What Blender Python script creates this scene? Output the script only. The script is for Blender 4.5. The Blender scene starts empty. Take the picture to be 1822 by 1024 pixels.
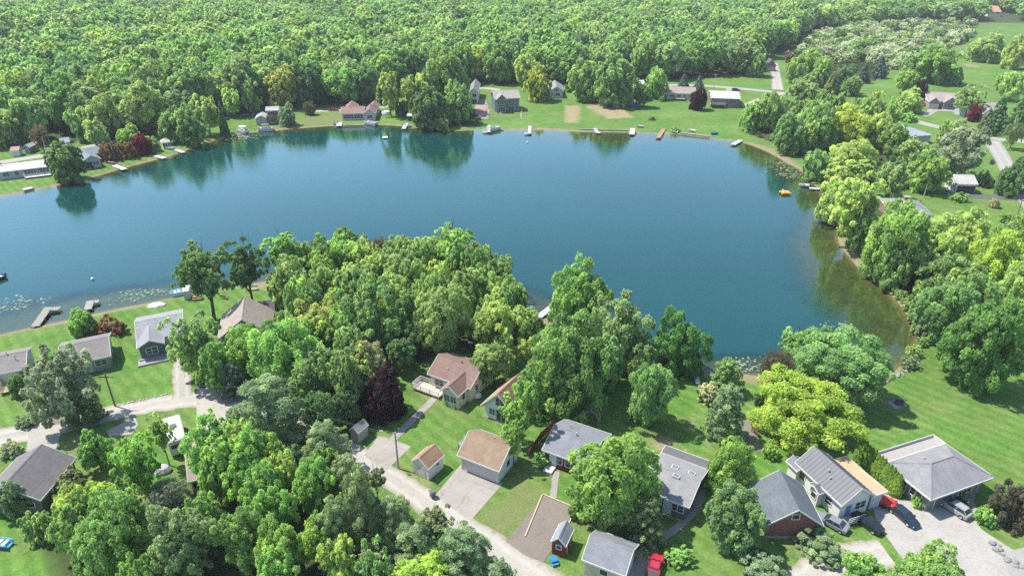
import bpy, math, random
import numpy as np
from mathutils import Vector

random.seed(7)
SC = bpy.context.scene
COL = SC.collection
R = math.radians

# ------------------------------------------------------------------ camera, sky, sun, exposure
CAM_H, PITCH, FPX = 65.0, R(27.0), 1215.0
cam_d = bpy.data.cameras.new("camera")
cam = bpy.data.objects.new("camera", cam_d)
COL.objects.link(cam)
cam.location = (0, 0, CAM_H)
cam.rotation_euler = (R(90) - PITCH, 0, 0)
cam_d.sensor_width = 36.0
cam_d.lens = 36.0 * FPX / 1822.0
cam_d.clip_start = 0.5
cam_d.clip_end = 20000
SC.camera = cam

SUN_EL = R(59)
SUN_DIR = Vector((-0.93, 0.37, 0)).normalized() * math.cos(SUN_EL) + Vector((0, 0, math.sin(SUN_EL)))
world = bpy.data.worlds.new("World")
SC.world = world
world.use_nodes = True
wn = world.node_tree
sky = wn.nodes.new("ShaderNodeTexSky")
sky.sky_type = 'NISHITA'
sky.sun_disc = False
sky.sun_elevation = SUN_EL
sky.sun_rotation = math.atan2(SUN_DIR.x, SUN_DIR.y)
sky.air_density = 1.0
sky.dust_density = 0.6
sky.ozone_density = 1.5
wn.links.new(sky.outputs[0], wn.nodes["Background"].inputs[0])
wn.nodes["Background"].inputs[1].default_value = 0.15

sun_d = bpy.data.lights.new("sun", 'SUN')
sun_d.energy = 4.4
sun_d.angle = R(0.5)
sun_d.color = (1.0, 0.95, 0.86)
sun = bpy.data.objects.new("sun", sun_d)
COL.objects.link(sun)
sun.rotation_euler = SUN_DIR.to_track_quat('Z', 'Y').to_euler()

SC.view_settings.view_transform = 'Standard'
SC.view_settings.look = 'None'
SC.view_settings.gamma = 1
SC.view_settings.use_curve_mapping = False
SC.view_settings.exposure = 0.95
SC.render.engine = 'CYCLES'
SC.cycles.max_bounces = 7
SC.cycles.diffuse_bounces = 4
SC.cycles.glossy_bounces = 3
SC.cycles.transmission_bounces = 4
SC.cycles.transparent_max_bounces = 8
SC.cycles.caustics_reflective = False
SC.cycles.caustics_refractive = False
SC.cycles.use_denoising = False
SC.render.film_transparent = False

# ------------------------------------------------------------------ places: a photo pixel to a point at height z
SP, CP = math.sin(PITCH), math.cos(PITCH)
def at(px, py, z=0.0):
    a = (px - 911.0) / FPX
    b = (512.0 - py) / FPX
    d = Vector((a, CP + b * SP, -SP + b * CP))
    t = (z - CAM_H) / d.z
    return Vector((d.x * t, d.y * t, z))
def depth_of(p):
    return p.y * CP - (p.z - CAM_H) * SP
def poly_at(pts, z=0.0):
    return np.array([at(p[0], p[1], z)[:2] for p in pts])

def inside(P, poly):
    x, y = P[:, 0], P[:, 1]
    r = np.zeros(len(P), bool)
    n = len(poly)
    for i in range(n):
        x1, y1 = poly[i]; x2, y2 = poly[(i + 1) % n]
        c = ((y1 > y) != (y2 > y))
        if abs(y2 - y1) > 1e-9:
            r ^= c & (x < (x2 - x1) * (y - y1) / (y2 - y1) + x1)
    return r
def edge_dist(P, poly, vals=None, closed=True):
    best = np.full(len(P), 1e9)
    out = None if vals is None else np.zeros((len(P), vals.shape[1]))
    n = len(poly)
    for i in range(n if closed else n - 1):
        a = poly[i]; b = poly[(i + 1) % n]
        ab = b - a
        t = np.clip(((P - a) @ ab) / max(ab @ ab, 1e-9), 0, 1)
        d = np.hypot(*(P - a - t[:, None] * ab).T)
        m = d < best
        best[m] = d[m]
        if vals is not None:
            v = vals[i] * (1 - t[:, None]) + vals[(i + 1) % n] * t[:, None]
            out[m] = v[m]
    return best if vals is None else (best, out)

# ------------------------------------------------------------------ objects, tags
def tag(o, label=None, cat=None, group=None, kind=None):
    if label: o['label'] = label
    if cat: o['category'] = cat
    if group: o['group'] = group
    if kind: o['kind'] = kind
    return o
def thing(name, label, cat, loc=(0, 0, 0), rz=0.0, group=None):
    o = bpy.data.objects.new(name, None)
    o.empty_display_size = 0.3
    COL.objects.link(o)
    o.location = loc
    o.rotation_euler = (0, 0, rz)
    return tag(o, label, cat, group)
def link(name, me, parent=None, loc=(0, 0, 0)):
    o = bpy.data.objects.new(name, me)
    COL.objects.link(o)
    o.location = loc
    if parent: o.parent = parent
    return o

class MB:
    """gathers faces; build() links them as one mesh object"""
    def __init__(s):
        s.v, s.f = [], []
    def face(s, *pts):
        n = len(s.v)
        s.v += [tuple(p) for p in pts]
        s.f.append(list(range(n, n + len(pts))))
        return s
    def box(s, x0, x1, y0, y1, z0, z1):
        n = len(s.v)
        s.v += [(x0, y0, z0), (x1, y0, z0), (x1, y1, z0), (x0, y1, z0), (x0, y0, z1), (x1, y0, z1), (x1, y1, z1), (x0, y1, z1)]
        s.f += [[n + i for i in q] for q in ((3, 2, 1, 0), (4, 5, 6, 7), (0, 1, 5, 4), (1, 2, 6, 5), (2, 3, 7, 6), (3, 0, 4, 7))]
        return s
    def obox(s, o, ex, ey, ez):
        """box from corner o along three edge vectors"""
        n = len(s.v)
        o, ex, ey, ez = Vector(o), Vector(ex), Vector(ey), Vector(ez)
        for c in ((0, 0, 0), (1, 0, 0), (1, 1, 0), (0, 1, 0), (0, 0, 1), (1, 0, 1), (1, 1, 1), (0, 1, 1)):
            s.v.append(tuple(o + ex * c[0] + ey * c[1] + ez * c[2]))
        s.f += [[n + i for i in q] for q in ((3, 2, 1, 0), (4, 5, 6, 7), (0, 1, 5, 4), (1, 2, 6, 5), (2, 3, 7, 6), (3, 0, 4, 7))]
        return s
    def loft(s, rings, cap=True):
        n0 = len(s.v); k = len(rings[0])
        for r in rings: s.v += [tuple(p) for p in r]
        for i in range(len(rings) - 1):
            for j in range(k):
                a = n0 + i * k + j; b = n0 + i * k + (j + 1) % k
                s.f.append([a, b, b + k, a + k])
        if cap:
            s.f.append([n0 + j for j in range(k)][::-1])
            s.f.append([n0 + (len(rings) - 1) * k + j for j in range(k)])
        return s
    def tube(s, pts, r, k=6):
        pts = [Vector(p) for p in pts]
        rs = r if isinstance(r, (list, tuple)) else [r] * len(pts)
        rings = []
        for i, p in enumerate(pts):
            d = (pts[min(i + 1, len(pts) - 1)] - pts[max(i - 1, 0)]).normalized()
            up = Vector((0, 0, 1)) if abs(d.z) < 0.9 else Vector((1, 0, 0))
            x = d.cross(up).normalized(); y = d.cross(x)
            rings.append([p + (x * math.cos(6.2832 * j / k) + y * math.sin(6.2832 * j / k)) * rs[i] for j in range(k)])
        return s.loft(rings)
    def prism(s, prof, fn0, fn1):
        """profile (list of 2d) placed by fn0 and fn1"""
        return s.loft([[fn0(*p) for p in prof], [fn1(*p) for p in prof]])
    def build(s, name, mat, parent=None, loc=(0, 0, 0), smooth=False, fix=True):
        me = bpy.data.meshes.new(name)
        me.from_pydata(s.v, [], s.f)
        if fix:
            import bmesh
            bm = bmesh.new(); bm.from_mesh(me)
            bmesh.ops.recalc_face_normals(bm, faces=bm.faces)
            bm.to_mesh(me); bm.free()
        me.materials.append(mat)
        if smooth:
            me.polygons.foreach_set('use_smooth', [True] * len(me.polygons))
        me.update()
        return link(name, me, parent, loc)

def quads_mesh(name, V, mat, tint=None, tcol=None):
    """V: (n,4,3) quads as one mesh, tint per face, tcol per face colour"""
    n = len(V)
    me = bpy.data.meshes.new(name)
    me.vertices.add(n * 4); me.loops.add(n * 4); me.polygons.add(n)
    me.vertices.foreach_set('co', V.reshape(-1).astype(np.float32))
    me.loops.foreach_set('vertex_index', np.arange(n * 4, dtype=np.int32))
    me.polygons.foreach_set('loop_start', np.arange(0, n * 4, 4, dtype=np.int32))
    if tint is not None:
        a = me.attributes.new('tint', 'FLOAT', 'FACE')
        a.data.foreach_set('value', tint.astype(np.float32))
    if tcol is not None:
        a = me.attributes.new('tcol', 'FLOAT_COLOR', 'FACE')
        c = np.ones((n, 4), np.float32); c[:, :3] = tcol
        a.data.foreach_set('color', c.reshape(-1))
    me.materials.append(mat)
    me.update(calc_edges=True)
    return me

# ------------------------------------------------------------------ materials
class NT:
    def __init__(s, name):
        s.m = bpy.data.materials.new(name)
        s.m.use_nodes = True
        s.t = s.m.node_tree
        s.bsdf = s.t.nodes["Principled BSDF"]
        s.out = s.t.nodes["Material Output"]
    def n(s, typ, **kw):
        nd = s.t.nodes.new("ShaderNode" + typ)
        for k, v in kw.items():
            if k.startswith('i_'):
                key = k[2:]
                nd.inputs[int(key) if key.isdigit() else key.replace('_', ' ')].default_value = v
            else:
                setattr(nd, k, v)
        return nd
    def l(s, a, b):
        s.t.links.new(a, b)
    def noise(s, scale, detail=4, rough=0.6, vec=None, dist=0.0):
        nd = s.n('TexNoise')
        nd.inputs['Scale'].default_value = scale
        nd.inputs['Detail'].default_value = detail
        nd.inputs['Roughness'].default_value = rough
        nd.inputs['Distortion'].default_value = dist
        if vec is not None: s.l(vec, nd.inputs['Vector'])
        return nd.outputs[0]
    def ramp(s, fac, stops):
        r = s.n('ValToRGB')
        e = r.color_ramp.elements
        while len(e) < len(stops): e.new(0.5)
        for i, (p, c) in enumerate(stops):
            e[i].position = p
            e[i].color = (c, c, c, 1) if isinstance(c, (int, float)) else (*c, 1)
        s.l(fac, r.inputs[0])
        return r.outputs[0]
    def mix(s, fac, a, b, typ='MIX'):
        m = s.n('MixRGB', blend_type=typ)
        for v, i in ((fac, 0), (a, 1), (b, 2)):
            if hasattr(v, 'is_output'): s.l(v, m.inputs[i])
            else: m.inputs[i].default_value = v if isinstance(v, (int, float)) else (*v, 1)
        return m.outputs[0]
    def math(s, op, a, b=0.0, c=0.0, clamp=False):
        m = s.n('Math', operation=op, use_clamp=clamp)
        for i, v in enumerate((a, b, c)):
            if hasattr(v, 'is_output'): s.l(v, m.inputs[i])
            else: m.inputs[i].default_value = v
        return m.outputs[0]
    def attr(s, name, out='Fac'):
        a = s.n('Attribute', attribute_name=name)
        return a.outputs[out]
    def pos(s):
        return s.n('NewGeometry').outputs['Position']
    def obj(s):
        return s.n('TexCoord').outputs['Object']
    def bump(s, h, strength=0.3, dist=0.05):
        b = s.n('Bump')
        b.inputs['Strength'].default_value = strength
        b.inputs['Distance'].default_value = dist
        s.l(h, b.inputs['Height'])
        s.l(b.outputs[0], s.bsdf.inputs['Normal'])
    def set(s, base=None, rough=None, spec=None, metal=None):
        if base is not None:
            if hasattr(base, 'is_output'): s.l(base, s.bsdf.inputs['Base Color'])
            else: s.bsdf.inputs['Base Color'].default_value = (*base, 1)
        if rough is not None: s.bsdf.inputs['Roughness'].default_value = rough
        if spec is not None: s.bsdf.inputs['Specular IOR Level'].default_value = spec
        if metal is not None: s.bsdf.inputs['Metallic'].default_value = metal
        return s

def sc(c, k):
    return tuple(min(0.95, x * k) for x in c)
_mc = {}
def cached(fn):
    def g(*a):
        k = (fn.__name__,) + a
        if k not in _mc: _mc[k] = fn(*a)
        return _mc[k]
    return g
@cached
def paint(c, rough=0.55, var=0.12):
    t = NT('paint')
    f = t.noise(1.3, 5, 0.65, t.obj())
    f2 = t.noise(14, 3, 0.6, t.obj())
    t.set(t.mix(t.math('MULTIPLY', t.math('ADD', f, t.math('MULTIPLY', f2, 0.5)), 0.7, clamp=True), sc(c, 1 - var * 1.3), sc(c, 1 + var)), rough, 0.3)
    return t.m
@cached
def siding(c):
    t = NT('siding')
    o = t.obj()
    sx = t.n('SeparateXYZ'); t.l(o, sx.inputs[0])
    w = t.math('FRACT', t.math('MULTIPLY', sx.outputs[2], 5.0))
    lap = t.ramp(w, [(0.0, 0.93), (0.15, 1.0), (1.0, 0.99)])
    f = t.noise(1.1, 4, 0.6, o)
    t.set(t.mix(1.0, t.mix(f, sc(c, 0.86), sc(c, 1.1)), lap, 'MULTIPLY'), 0.6, 0.25)
    return t.m
@cached
def shingle(c, turn=False):
    t = NT('shingle')
    o = t.obj()
    mp = t.n('Mapping'); t.l(o, mp.inputs[0])
    if turn: mp.inputs['Rotation'].default_value = (0, 0, R(90))
    b = t.n('TexBrick', offset=0.5, offset_frequency=2, squash=1.0)
    b.inputs['Scale'].default_value = 1.0
    b.inputs['Brick Width'].default_value = 0.62
    b.inputs['Row Height'].default_value = 0.24
    b.inputs['Mortar Size'].default_value = 0.018
    b.inputs['Mortar Smooth'].default_value = 0.6
    b.inputs['Bias'].default_value = 0.0
    b.inputs['Color1'].default_value = (*sc(c, 0.82), 1)
    b.inputs['Color2'].default_value = (*sc(c, 1.2), 1)
    b.inputs['Mortar'].default_value = (*sc(c, 0.6), 1)
    t.l(mp.outputs[0], b.inputs['Vector'])
    st = t.noise(0.45, 5, 0.65, o)
    fine = t.noise(9, 3, 0.7, o)
    g = t.mix(0.55, t.mix(1.0, b.outputs[0], t.ramp(st, [(0.3, 0.68), (0.5, 0.98), (0.72, 1.18)]), 'MULTIPLY'), sc(c, 1.0))
    g = t.mix(1.0, g, t.ramp(fine, [(0.3, 0.8), (0.75, 1.2)]), 'MULTIPLY')
    t.set(g, 0.9, 0.15)
    t.bump(b.outputs[1], 0.3, 0.03)
    return t.m
@cached
def brick(c):
    t = NT('brick_wall')
    o = t.obj()
    sx = t.n('SeparateXYZ'); t.l(o, sx.inputs[0])
    cx = t.n('CombineXYZ')
    t.l(t.math('ADD', sx.outputs[0], sx.outputs[1]), cx.inputs[0]); t.l(sx.outputs[2], cx.inputs[1])
    b = t.n('TexBrick')
    b.inputs['Scale'].default_value = 1.0
    b.inputs['Brick Width'].default_value = 0.3
    b.inputs['Row Height'].default_value = 0.1
    b.inputs['Mortar Size'].default_value = 0.012
    b.inputs['Color1'].default_value = (*sc(c, 0.75), 1)
    b.inputs['Color2'].default_value = (*sc(c, 1.3), 1)
    b.inputs['Mortar'].default_value = (0.22, 0.17, 0.15, 1)
    t.l(cx.outputs[0], b.inputs['Vector'])
    t.set(b.outputs[0], 0.85, 0.2)
    return t.m
@cached
def planks(c, turn=False):
    t = NT('planks')
    o = t.obj()
    sx = t.n('SeparateXYZ'); t.l(o, sx.inputs[0])
    w = t.math('FRACT', t.math('MULTIPLY', sx.outputs[1 if turn else 0], 5.5))
    gap = t.ramp(w, [(0.0, 0.45), (0.12, 1.0)])
    f = t.noise(2.2, 5, 0.7, o)
    t.set(t.mix(1.0, t.mix(f, sc(c, 0.7), sc(c, 1.25)), gap, 'MULTIPLY'), 0.8, 0.2)
    return t.m
@cached
def concrete(c):
    t = NT('concrete')
    p = t.pos()
    f = t.noise(0.25, 6, 0.7, p)
    f2 = t.noise(3.5, 4, 0.7, p)
    br = t.n('TexBrick', offset=0.0)
    br.inputs['Scale'].default_value = 1.0; br.inputs['Brick Width'].default_value = 3.0; br.inputs['Row Height'].default_value = 3.0
    br.inputs['Mortar Size'].default_value = 0.03
    br.inputs['Color1'].default_value = (1, 1, 1, 1); br.inputs['Color2'].default_value = (0.94, 0.94, 0.94, 1); br.inputs['Mortar'].default_value = (0.7, 0.68, 0.66, 1)
    mp = t.n('Mapping'); mp.inputs['Rotation'].default_value = (0, 0, R(27)); t.l(p, mp.inputs[0]); t.l(mp.outputs[0], br.inputs['Vector'])
    g = t.mix(t.math('ADD', t.math('MULTIPLY', f, 0.7), t.math('MULTIPLY', f2, 0.3)), sc(c, 0.72), sc(c, 1.22))
    st = t.noise(0.55, 5, 0.75, p, 1.0)
    g = t.mix(1.0, g, t.ramp(st, [(0.34, 0.80), (0.5, 1.0), (0.8, 1.06)]), 'MULTIPLY')
    t.set(t.mix(1.0, g, br.outputs[0], 'MULTIPLY'), 0.85, 0.2)
    return t.m
@cached
def gravel(c):
    t = NT('gravel')
    p = t.pos()
    f = t.noise(0.18, 6, 0.7, p)
    f2 = t.noise(6.0, 4, 0.8, p)
    f3 = t.noise(0.7, 5, 0.7, p)
    g = t.mix(f, sc(c, 0.74), sc(c, 1.2))
    g = t.mix(t.ramp(f3, [(0.52, 0.0), (0.72, 0.75)]), g, (c[0] * 0.75, c[1] * 0.72, c[2] * 0.62))
    g = t.mix(1.0, g, t.ramp(f2, [(0.25, 0.66), (0.75, 1.25)]), 'MULTIPLY')
    ac = t.attr('across')
    tr = t.ramp(t.math('SUBTRACT', ac, 1.0), [(0.0, 0.0), (0.16, 0.0), (0.27, 0.55), (0.38, 0.0), (0.62, 0.0), (0.73, 0.55), (0.84, 0.0), (1.0, 0.0)])
    g = t.mix(t.math('MULTIPLY', tr, t.ramp(f3, [(0.3, 0.3), (0.7, 1.0)])), g, sc(c, 1.3))
    on = t.math('GREATER_THAN', ac, 0.5)
    ed = t.math('ABSOLUTE', t.math('SUBTRACT', ac, 1.5))
    ed = t.math('ADD', ed, t.math('MULTIPLY', t.math('SUBTRACT', f3, 0.5), 0.35))
    g = t.mix(t.math('MULTIPLY', on, t.ramp(ed, [(0.36, 0.0), (0.5, 0.8)])), g, (0.17, 0.165, 0.075))
    t.set(g, 0.95, 0.1)
    t.bump(f2, 0.3, 0.05)
    return t.m
@cached
def metal(c, rough=0.4):
    t = NT('metal')
    f = t.noise(1.2, 5, 0.7, t.obj())
    t.set(t.mix(f, sc(c, 0.85), sc(c, 1.12)), rough, 0.35, 0.0)
    return t.m
@cached
def gloss(c, rough=0.2):
    t = NT('lacquer')
    f = t.noise(3, 3, 0.6, t.obj())
    t.set(t.mix(f, sc(c, 0.9), sc(c, 1.08)), rough, 0.5)
    t.bsdf.inputs['Coat Weight'].default_value = 0.4
    return t.m
@cached
def glass(c=(0.02, 0.028, 0.035)):
    t = NT('window_glass')
    f = t.noise(0.8, 2, 0.5, t.obj())
    t.set(t.mix(f, sc(c, 0.6), sc(c, 1.7)), 0.06, 0.6)
    return t.m
@cached
def bark(c=(0.12, 0.095, 0.075)):
    t = NT('bark')
    o = t.pos()
    mp = t.n('Mapping'); mp.inputs['Scale'].default_value = (1, 1, 0.25); t.l(o, mp.inputs[0])
    f = t.noise(7, 5, 0.7, mp.outputs[0])
    t.set(t.mix(f, sc(c, 0.5), sc(c, 1.5)), 0.9, 0.1)
    t.bump(f, 0.6, 0.05)
    return t.m
@cached
def rubber():
    t = NT('rubber')
    t.set(t.mix(t.noise(6, 3, 0.6, t.obj()), (0.014, 0.014, 0.015), (0.03, 0.03, 0.03)), 0.8, 0.2)
    return t.m

def leaf_material(name, use_attr):
    t = NT(name)
    if use_attr:
        base = t.attr('tcol', 'Color')
    else:
        base = t.n('ObjectInfo').outputs['Color']
    tint = t.attr('tint', 'Fac')
    big = t.noise(0.33, 3, 0.6, t.pos())
    k = t.math('MULTIPLY', tint, t.math('ADD', 0.72, t.math('MULTIPLY', big, 0.56)))
    hs = t.n('HueSaturation')
    t.l(base, hs.inputs['Color'])
    t.l(t.math('ADD', t.math('ADD', 0.506, t.math('MULTIPLY', t.math('SUBTRACT', big, 0.5), -0.07)), t.math('MULTIPLY', t.math('SUBTRACT', tint, 1.0), -0.035)), hs.inputs['Hue'])
    fine = t.noise(1.4, 3, 0.7, t.pos())
    t.l(t.math('ADD', 0.84, t.math('MULTIPLY', fine, 0.24)), hs.inputs['Saturation'])
    t.l(k, hs.inputs['Value'])
    c = hs.outputs[0]
    t.set(c, 0.6, 0.12)
    tr = t.n('BsdfTranslucent')
    t.l(t.mix(1.0, c, (1.25, 1.25, 0.95), 'MULTIPLY'), tr.inputs[0])
    mx = t.n('MixShader'); mx.inputs[0].default_value = 0.5
    t.l(t.bsdf.outputs[0], mx.inputs[1]); t.l(tr.outputs[0], mx.inputs[2])
    t.l(mx.outputs[0], t.out.inputs[0])
    return t.m
LEAF = leaf_material('foliage', False)
LEAF_ATTR = leaf_material('foliage_mass', True)
# ------------------------------------------------------------------ the lake shore: photo x, y, shallow width m, sand width m
LAKE = [(-420, 420, 8, 1.0), (0, 349, 8, 1.5), (60, 338, 7, 1.5), (150, 319, 6, 1.2), (220, 299, 6, 1.5), (300, 278, 5, 1.5), (345, 262, 7, 1.5), (390, 247, 12, 1.0),
        (440, 237, 8, 2.0), (500, 231, 7, 2.5), (560, 226, 7, 2.0), (610, 223, 8, 1.0), (660, 222, 6, 1.0), (710, 224, 6, 2.5), (760, 230, 7, 1.0),
        (800, 233, 8, 0.6), (850, 231, 11, 0.8), (900, 231, 14, 1.0), (960, 231, 17, 3.2), (1020, 234, 20, 2.5), (1060, 235, 22, 1.2), (1120, 236, 22, 1.0),
        (1190, 238, 16, 1.0), (1240, 243, 13, 0.8), (1290, 249, 12, 0.8), (1330, 256, 12, 2.5), (1370, 272, 14, 6.0), (1398, 288, 15, 4.0), (1425, 303, 13, 1.2), (1447, 325, 11, 0.8),
        (1468, 352, 11, 0.6), (1482, 380, 12, 0.6), (1492, 405, 13, 0.8), (1494, 432, 15, 3.5), (1516, 462, 18, 3.5), (1546, 492, 20, 1.5), (1582, 522, 20, 0.8), (1610, 552, 20, 0.6),
        (1630, 585, 19, 0.5), (1632, 615, 17, 0.5), (1610, 645, 16, 0.7), (1572, 676, 14, 0.7), (1520, 700, 12, 0.8), (1450, 690, 9, 0.8), (1390, 672, 9, 2.5), (1335, 668, 8, 3.5),
        (1285, 664, 7, 2.0), (1245, 660, 6, 3.0), (1200, 652, 6, 1.5), (1130, 620, 6, 1.0), (1060, 590, 7, 1.0), (1010, 576, 8, 3.0), (968, 566, 8, 4.0), (930, 545, 9, 1.5),
        (880, 520, 8, 1.0), (835, 492, 7, 1.0), (760, 476, 7, 1.0), (680, 472, 7, 1.0), (600, 476, 7, 1.0), (540, 487, 7, 1.0), (480, 500, 8, 4.0), (400, 513, 9, 1.5), (340, 524, 11, 1.0),
        (270, 538, 13, 1.8), (200, 552, 15, 2.2), (120, 570, 16, 2.6), (60, 583, 16, 1.6), (0, 596, 16, 1.6), (-120, 620, 16, 1.5), (-420, 690, 16, 1.5)]
def smooth_closed(pts, k=4):
    out = []
    n = len(pts)
    P = np.array(pts, float)
    for i in range(n):
        p0, p1, p2, p3 = P[i - 1], P[i], P[(i + 1) % n], P[(i + 2) % n]
        for j in range(k):
            t = j / k
            out.append(0.5 * (2 * p1 + (p2 - p0) * t + (2 * p0 - 5 * p1 + 4 * p2 - p3) * t * t + (3 * p1 - p0 - 3 * p2 + p3) * t ** 3))
    return np.array(out)
LKP = smooth_closed(LAKE, 4)
LK = np.array([at(p[0], p[1], -0.3)[:2] for p in LKP])
LKV = np.clip(LKP[:, 2:4], 0.4, 40)

def grow(a, b, step, end, k=1.12):
    out = []
    x, s = b, step
    while x < end:
        s *= k
        x += s
        out.append(x)
    return out
ys = list(np.arange(28, 400, 1.25)); ys += grow(0, ys[-1], 1.25, 6000, 1.1); ys = [-300, -100, 0, 15] + ys
xs0 = list(np.arange(-225, 225.1, 1.5)); gx = grow(0, 225, 1.5, 4500, 1.12)
xs = [-v for v in gx[::-1]] + xs0 + gx
XX, YY = np.meshgrid(np.array(xs), np.array(ys))
GP = np.stack([XX.ravel(), YY.ravel()], 1)
rng = np.random.default_rng(5)
dist, lv = edge_dist(GP, LK, LKV)
sd = np.where(inside(GP, LK), dist, -dist)          # positive over the lake
shal, sandw = lv[:, 0], lv[:, 1]
gz = np.where(sd > 0, -0.3 - np.minimum(sd * 0.10, 2.5), -0.3 * np.clip(1 + sd / 1.6, 0, 1) ** 1.5)
def zone(pts_list, soft=1.2):
    w = np.zeros(len(GP))
    for pts in pts_list:
        p = poly_at(pts)
        lo, hi = p.min(0) - 6, p.max(0) + 6
        m = np.all((GP > lo) & (GP < hi), 1)
        if not m.any(): continue
        Q = GP[m]
        d = edge_dist(Q, p)
        s = np.where(inside(Q, p), d, -d)
        w[m] = np.maximum(w[m], np.clip(0.5 + s / (2 * soft), 0, 1))
    return w
FOREST = [(-500, 300), (0, 262), (60, 258), (130, 252), (225, 245), (300, 234), (345, 226), (400, 208), (470, 188), (560, 187), (690, 184), (735, 165), (840, 146), (900, 150),
          (965, 147), (1060, 150), (1180, 143), (1290, 138), (1340, 128), (1362, 96), (1400, 92), (1440, 70), (1500, 48), (1620, 42), (1720, 40), (1830, 40), (2300, 20), (2300, -60), (-600, -60)]
WOODS = [FOREST,
         [(345, 640), (420, 590), (500, 520), (540, 490), (700, 474), (840, 495), (930, 548), (960, 590), (915, 640), (880, 640), (800, 612), (745, 650), (700, 640), (640, 745), (560, 770), (480, 760), (400, 700), (350, 690)],
         [(70, 960), (100, 890), (160, 850), (330, 880), (350, 770), (420, 760), (520, 770), (600, 830), (700, 920), (860, 1040), (400, 1100), (120, 1100)],
         [(1320, 235), (1400, 180), (1560, 205), (1640, 250), (1640, 300), (1560, 340), (1480, 330), (1440, 290), (1400, 262)],
         [(1490, 360), (1590, 375), (1660, 430), (1830, 440), (1900, 700), (1800, 640), (1680, 600), (1600, 500), (1530, 440)],
         [(1400, 100), (1590, 100), (1580, 135), (1500, 165), (1460, 165), (1400, 140)],
         [(720, 190), (840, 185), (860, 225), (740, 228)]]
DIRT = [[(1003, 188), (1035, 186), (1032, 219), (1004, 219)],
        [(1148, 783), (1180, 772), (1222, 798), (1222, 813), (1190, 808), (1160, 802)],
        [(1252, 763), (1268, 758), (1275, 795), (1262, 805)],
        [(1230, 742), (1244, 744), (1238, 770), (1228, 772)],
        [(722, 838), (738, 835), (762, 856), (782, 850), (790, 860), (755, 872), (730, 860)],
        [(185, 872), (300, 860), (330, 895), (260, 905)], [(335, 880), (380, 872), (385, 915), (350, 920)],
        [(1385, 955), (1420, 950), (1428, 985), (1405, 995)],
        [(845, 728), (862, 735), (900, 750), (895, 757), (858, 745)],
        [(110, 780), (150, 775), (150, 800), (112, 806)], [(1505, 955), (1535, 948), (1530, 958), (1508, 962)],
        [(1040, 190), (1060, 182), (1110, 190), (1130, 210), (1080, 212)],
        [(740, 690), (755, 688), (780, 705), (765, 712)], [(1705, 690), (1730, 700), (1760, 720), (1720, 705)],
        [(1360, 262), (1405, 280), (1400, 292), (1370, 276)], [(1570, 245), (1620, 250), (1610, 268), (1570, 262)],
        [(1716, 112), (1745, 116), (1740, 122), (1712, 118)], [(440, 495), (480, 500), (478, 520), (440, 512)],
        [(1395, 290), (1440, 300), (1440, 312), (1410, 308)]]
ROUGHG = [[(560, 205), (640, 200), (640, 215), (470, 228)],
          [(850, 925), (930, 850), (975, 880), (900, 960)], [(1340, 650), (1420, 665), (1400, 690), (1330, 680)], 
          [(1020, 920), (1060, 905), (1060, 950), (1030, 960)], [(1410, 70), (1720, 60), (1700, 130), (1430, 120)]]
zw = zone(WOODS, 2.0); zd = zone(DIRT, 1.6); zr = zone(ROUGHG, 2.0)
zs = np.where(sd <= 0, np.clip(1.15 + sd / np.maximum(sandw, 0.4), 0, 1), 1.0)

def grid_mesh(name, idx_ok, z, mat, attrs):
    ny, nx = len(ys), len(xs)
    ii = np.arange(ny * nx).reshape(ny, nx)
    q = np.stack([ii[:-1, :-1], ii[:-1, 1:], ii[1:, 1:], ii[1:, :-1]], -1).reshape(-1, 4)
    if idx_ok is not None:
        q = q[idx_ok[q].any(1)]
        used = np.unique(q); remap = np.full(ny * nx, -1); remap[used] = np.arange(len(used)); q = remap[q]
    else:
        used = np.arange(ny * nx)
    me = bpy.data.meshes.new(name)
    me.vertices.add(len(used)); me.loops.add(len(q) * 4); me.polygons.add(len(q))
    co = np.stack([GP[used, 0], GP[used, 1], z[used]], 1)
    me.vertices.foreach_set('co', co.reshape(-1).astype(np.float32))
    me.loops.foreach_set('vertex_index', q.reshape(-1).astype(np.int32))
    me.polygons.foreach_set('loop_start', np.arange(0, len(q) * 4, 4, dtype=np.int32))
    me.polygons.foreach_set('use_smooth', np.ones(len(q), bool))
    for k, v in attrs.items():
        a = me.attributes.new(k, 'FLOAT', 'POINT')
        a.data.foreach_set('value', v[used].astype(np.float32))
    me.materials.append(mat)
    me.update(calc_edges=True)
    return link(name, me)

# ground
t = NT('ground')
P = t.pos()
n1 = t.noise(0.035, 5, 0.6, P); n2 = t.noise(0.35, 5, 0.65, P); n3 = t.noise(3.2, 4, 0.75, P); n4 = t.noise(0.11, 6, 0.7, P, 0.6)
edge = t.math('MULTIPLY', t.math('SUBTRACT', n2, 0.5), 0.9)
edge2 = t.math('ADD', edge, t.math('MULTIPLY', t.math('SUBTRACT', n3, 0.5), 0.6))
g = t.mix(t.ramp(n2, [(0.3, 0.0), (0.7, 1.0)]), (0.0588, 0.1395, 0.0218), (0.1008, 0.1988, 0.0381))
g = t.mix(t.ramp(n4, [(0.42, 0.0), (0.72, 0.85)]), g, (0.150, 0.185, 0.060))
g = t.mix(1.0, g, t.ramp(n1, [(0.3, 0.82), (0.7, 1.14)]), 'MULTIPLY')
mow = t.n('TexWave', wave_type='BANDS', bands_direction='DIAGONAL'); mow.inputs['Scale'].default_value = 0.22; mow.inputs['Distortion'].default_value = 2.5; mow.inputs['Detail'].default_value = 2
t.l(P, mow.inputs['Vector'])
g = t.mix(1.0, g, t.ramp(mow.outputs[0], [(0.2, 0.91), (0.8, 1.08)]), 'MULTIPLY')
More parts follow.
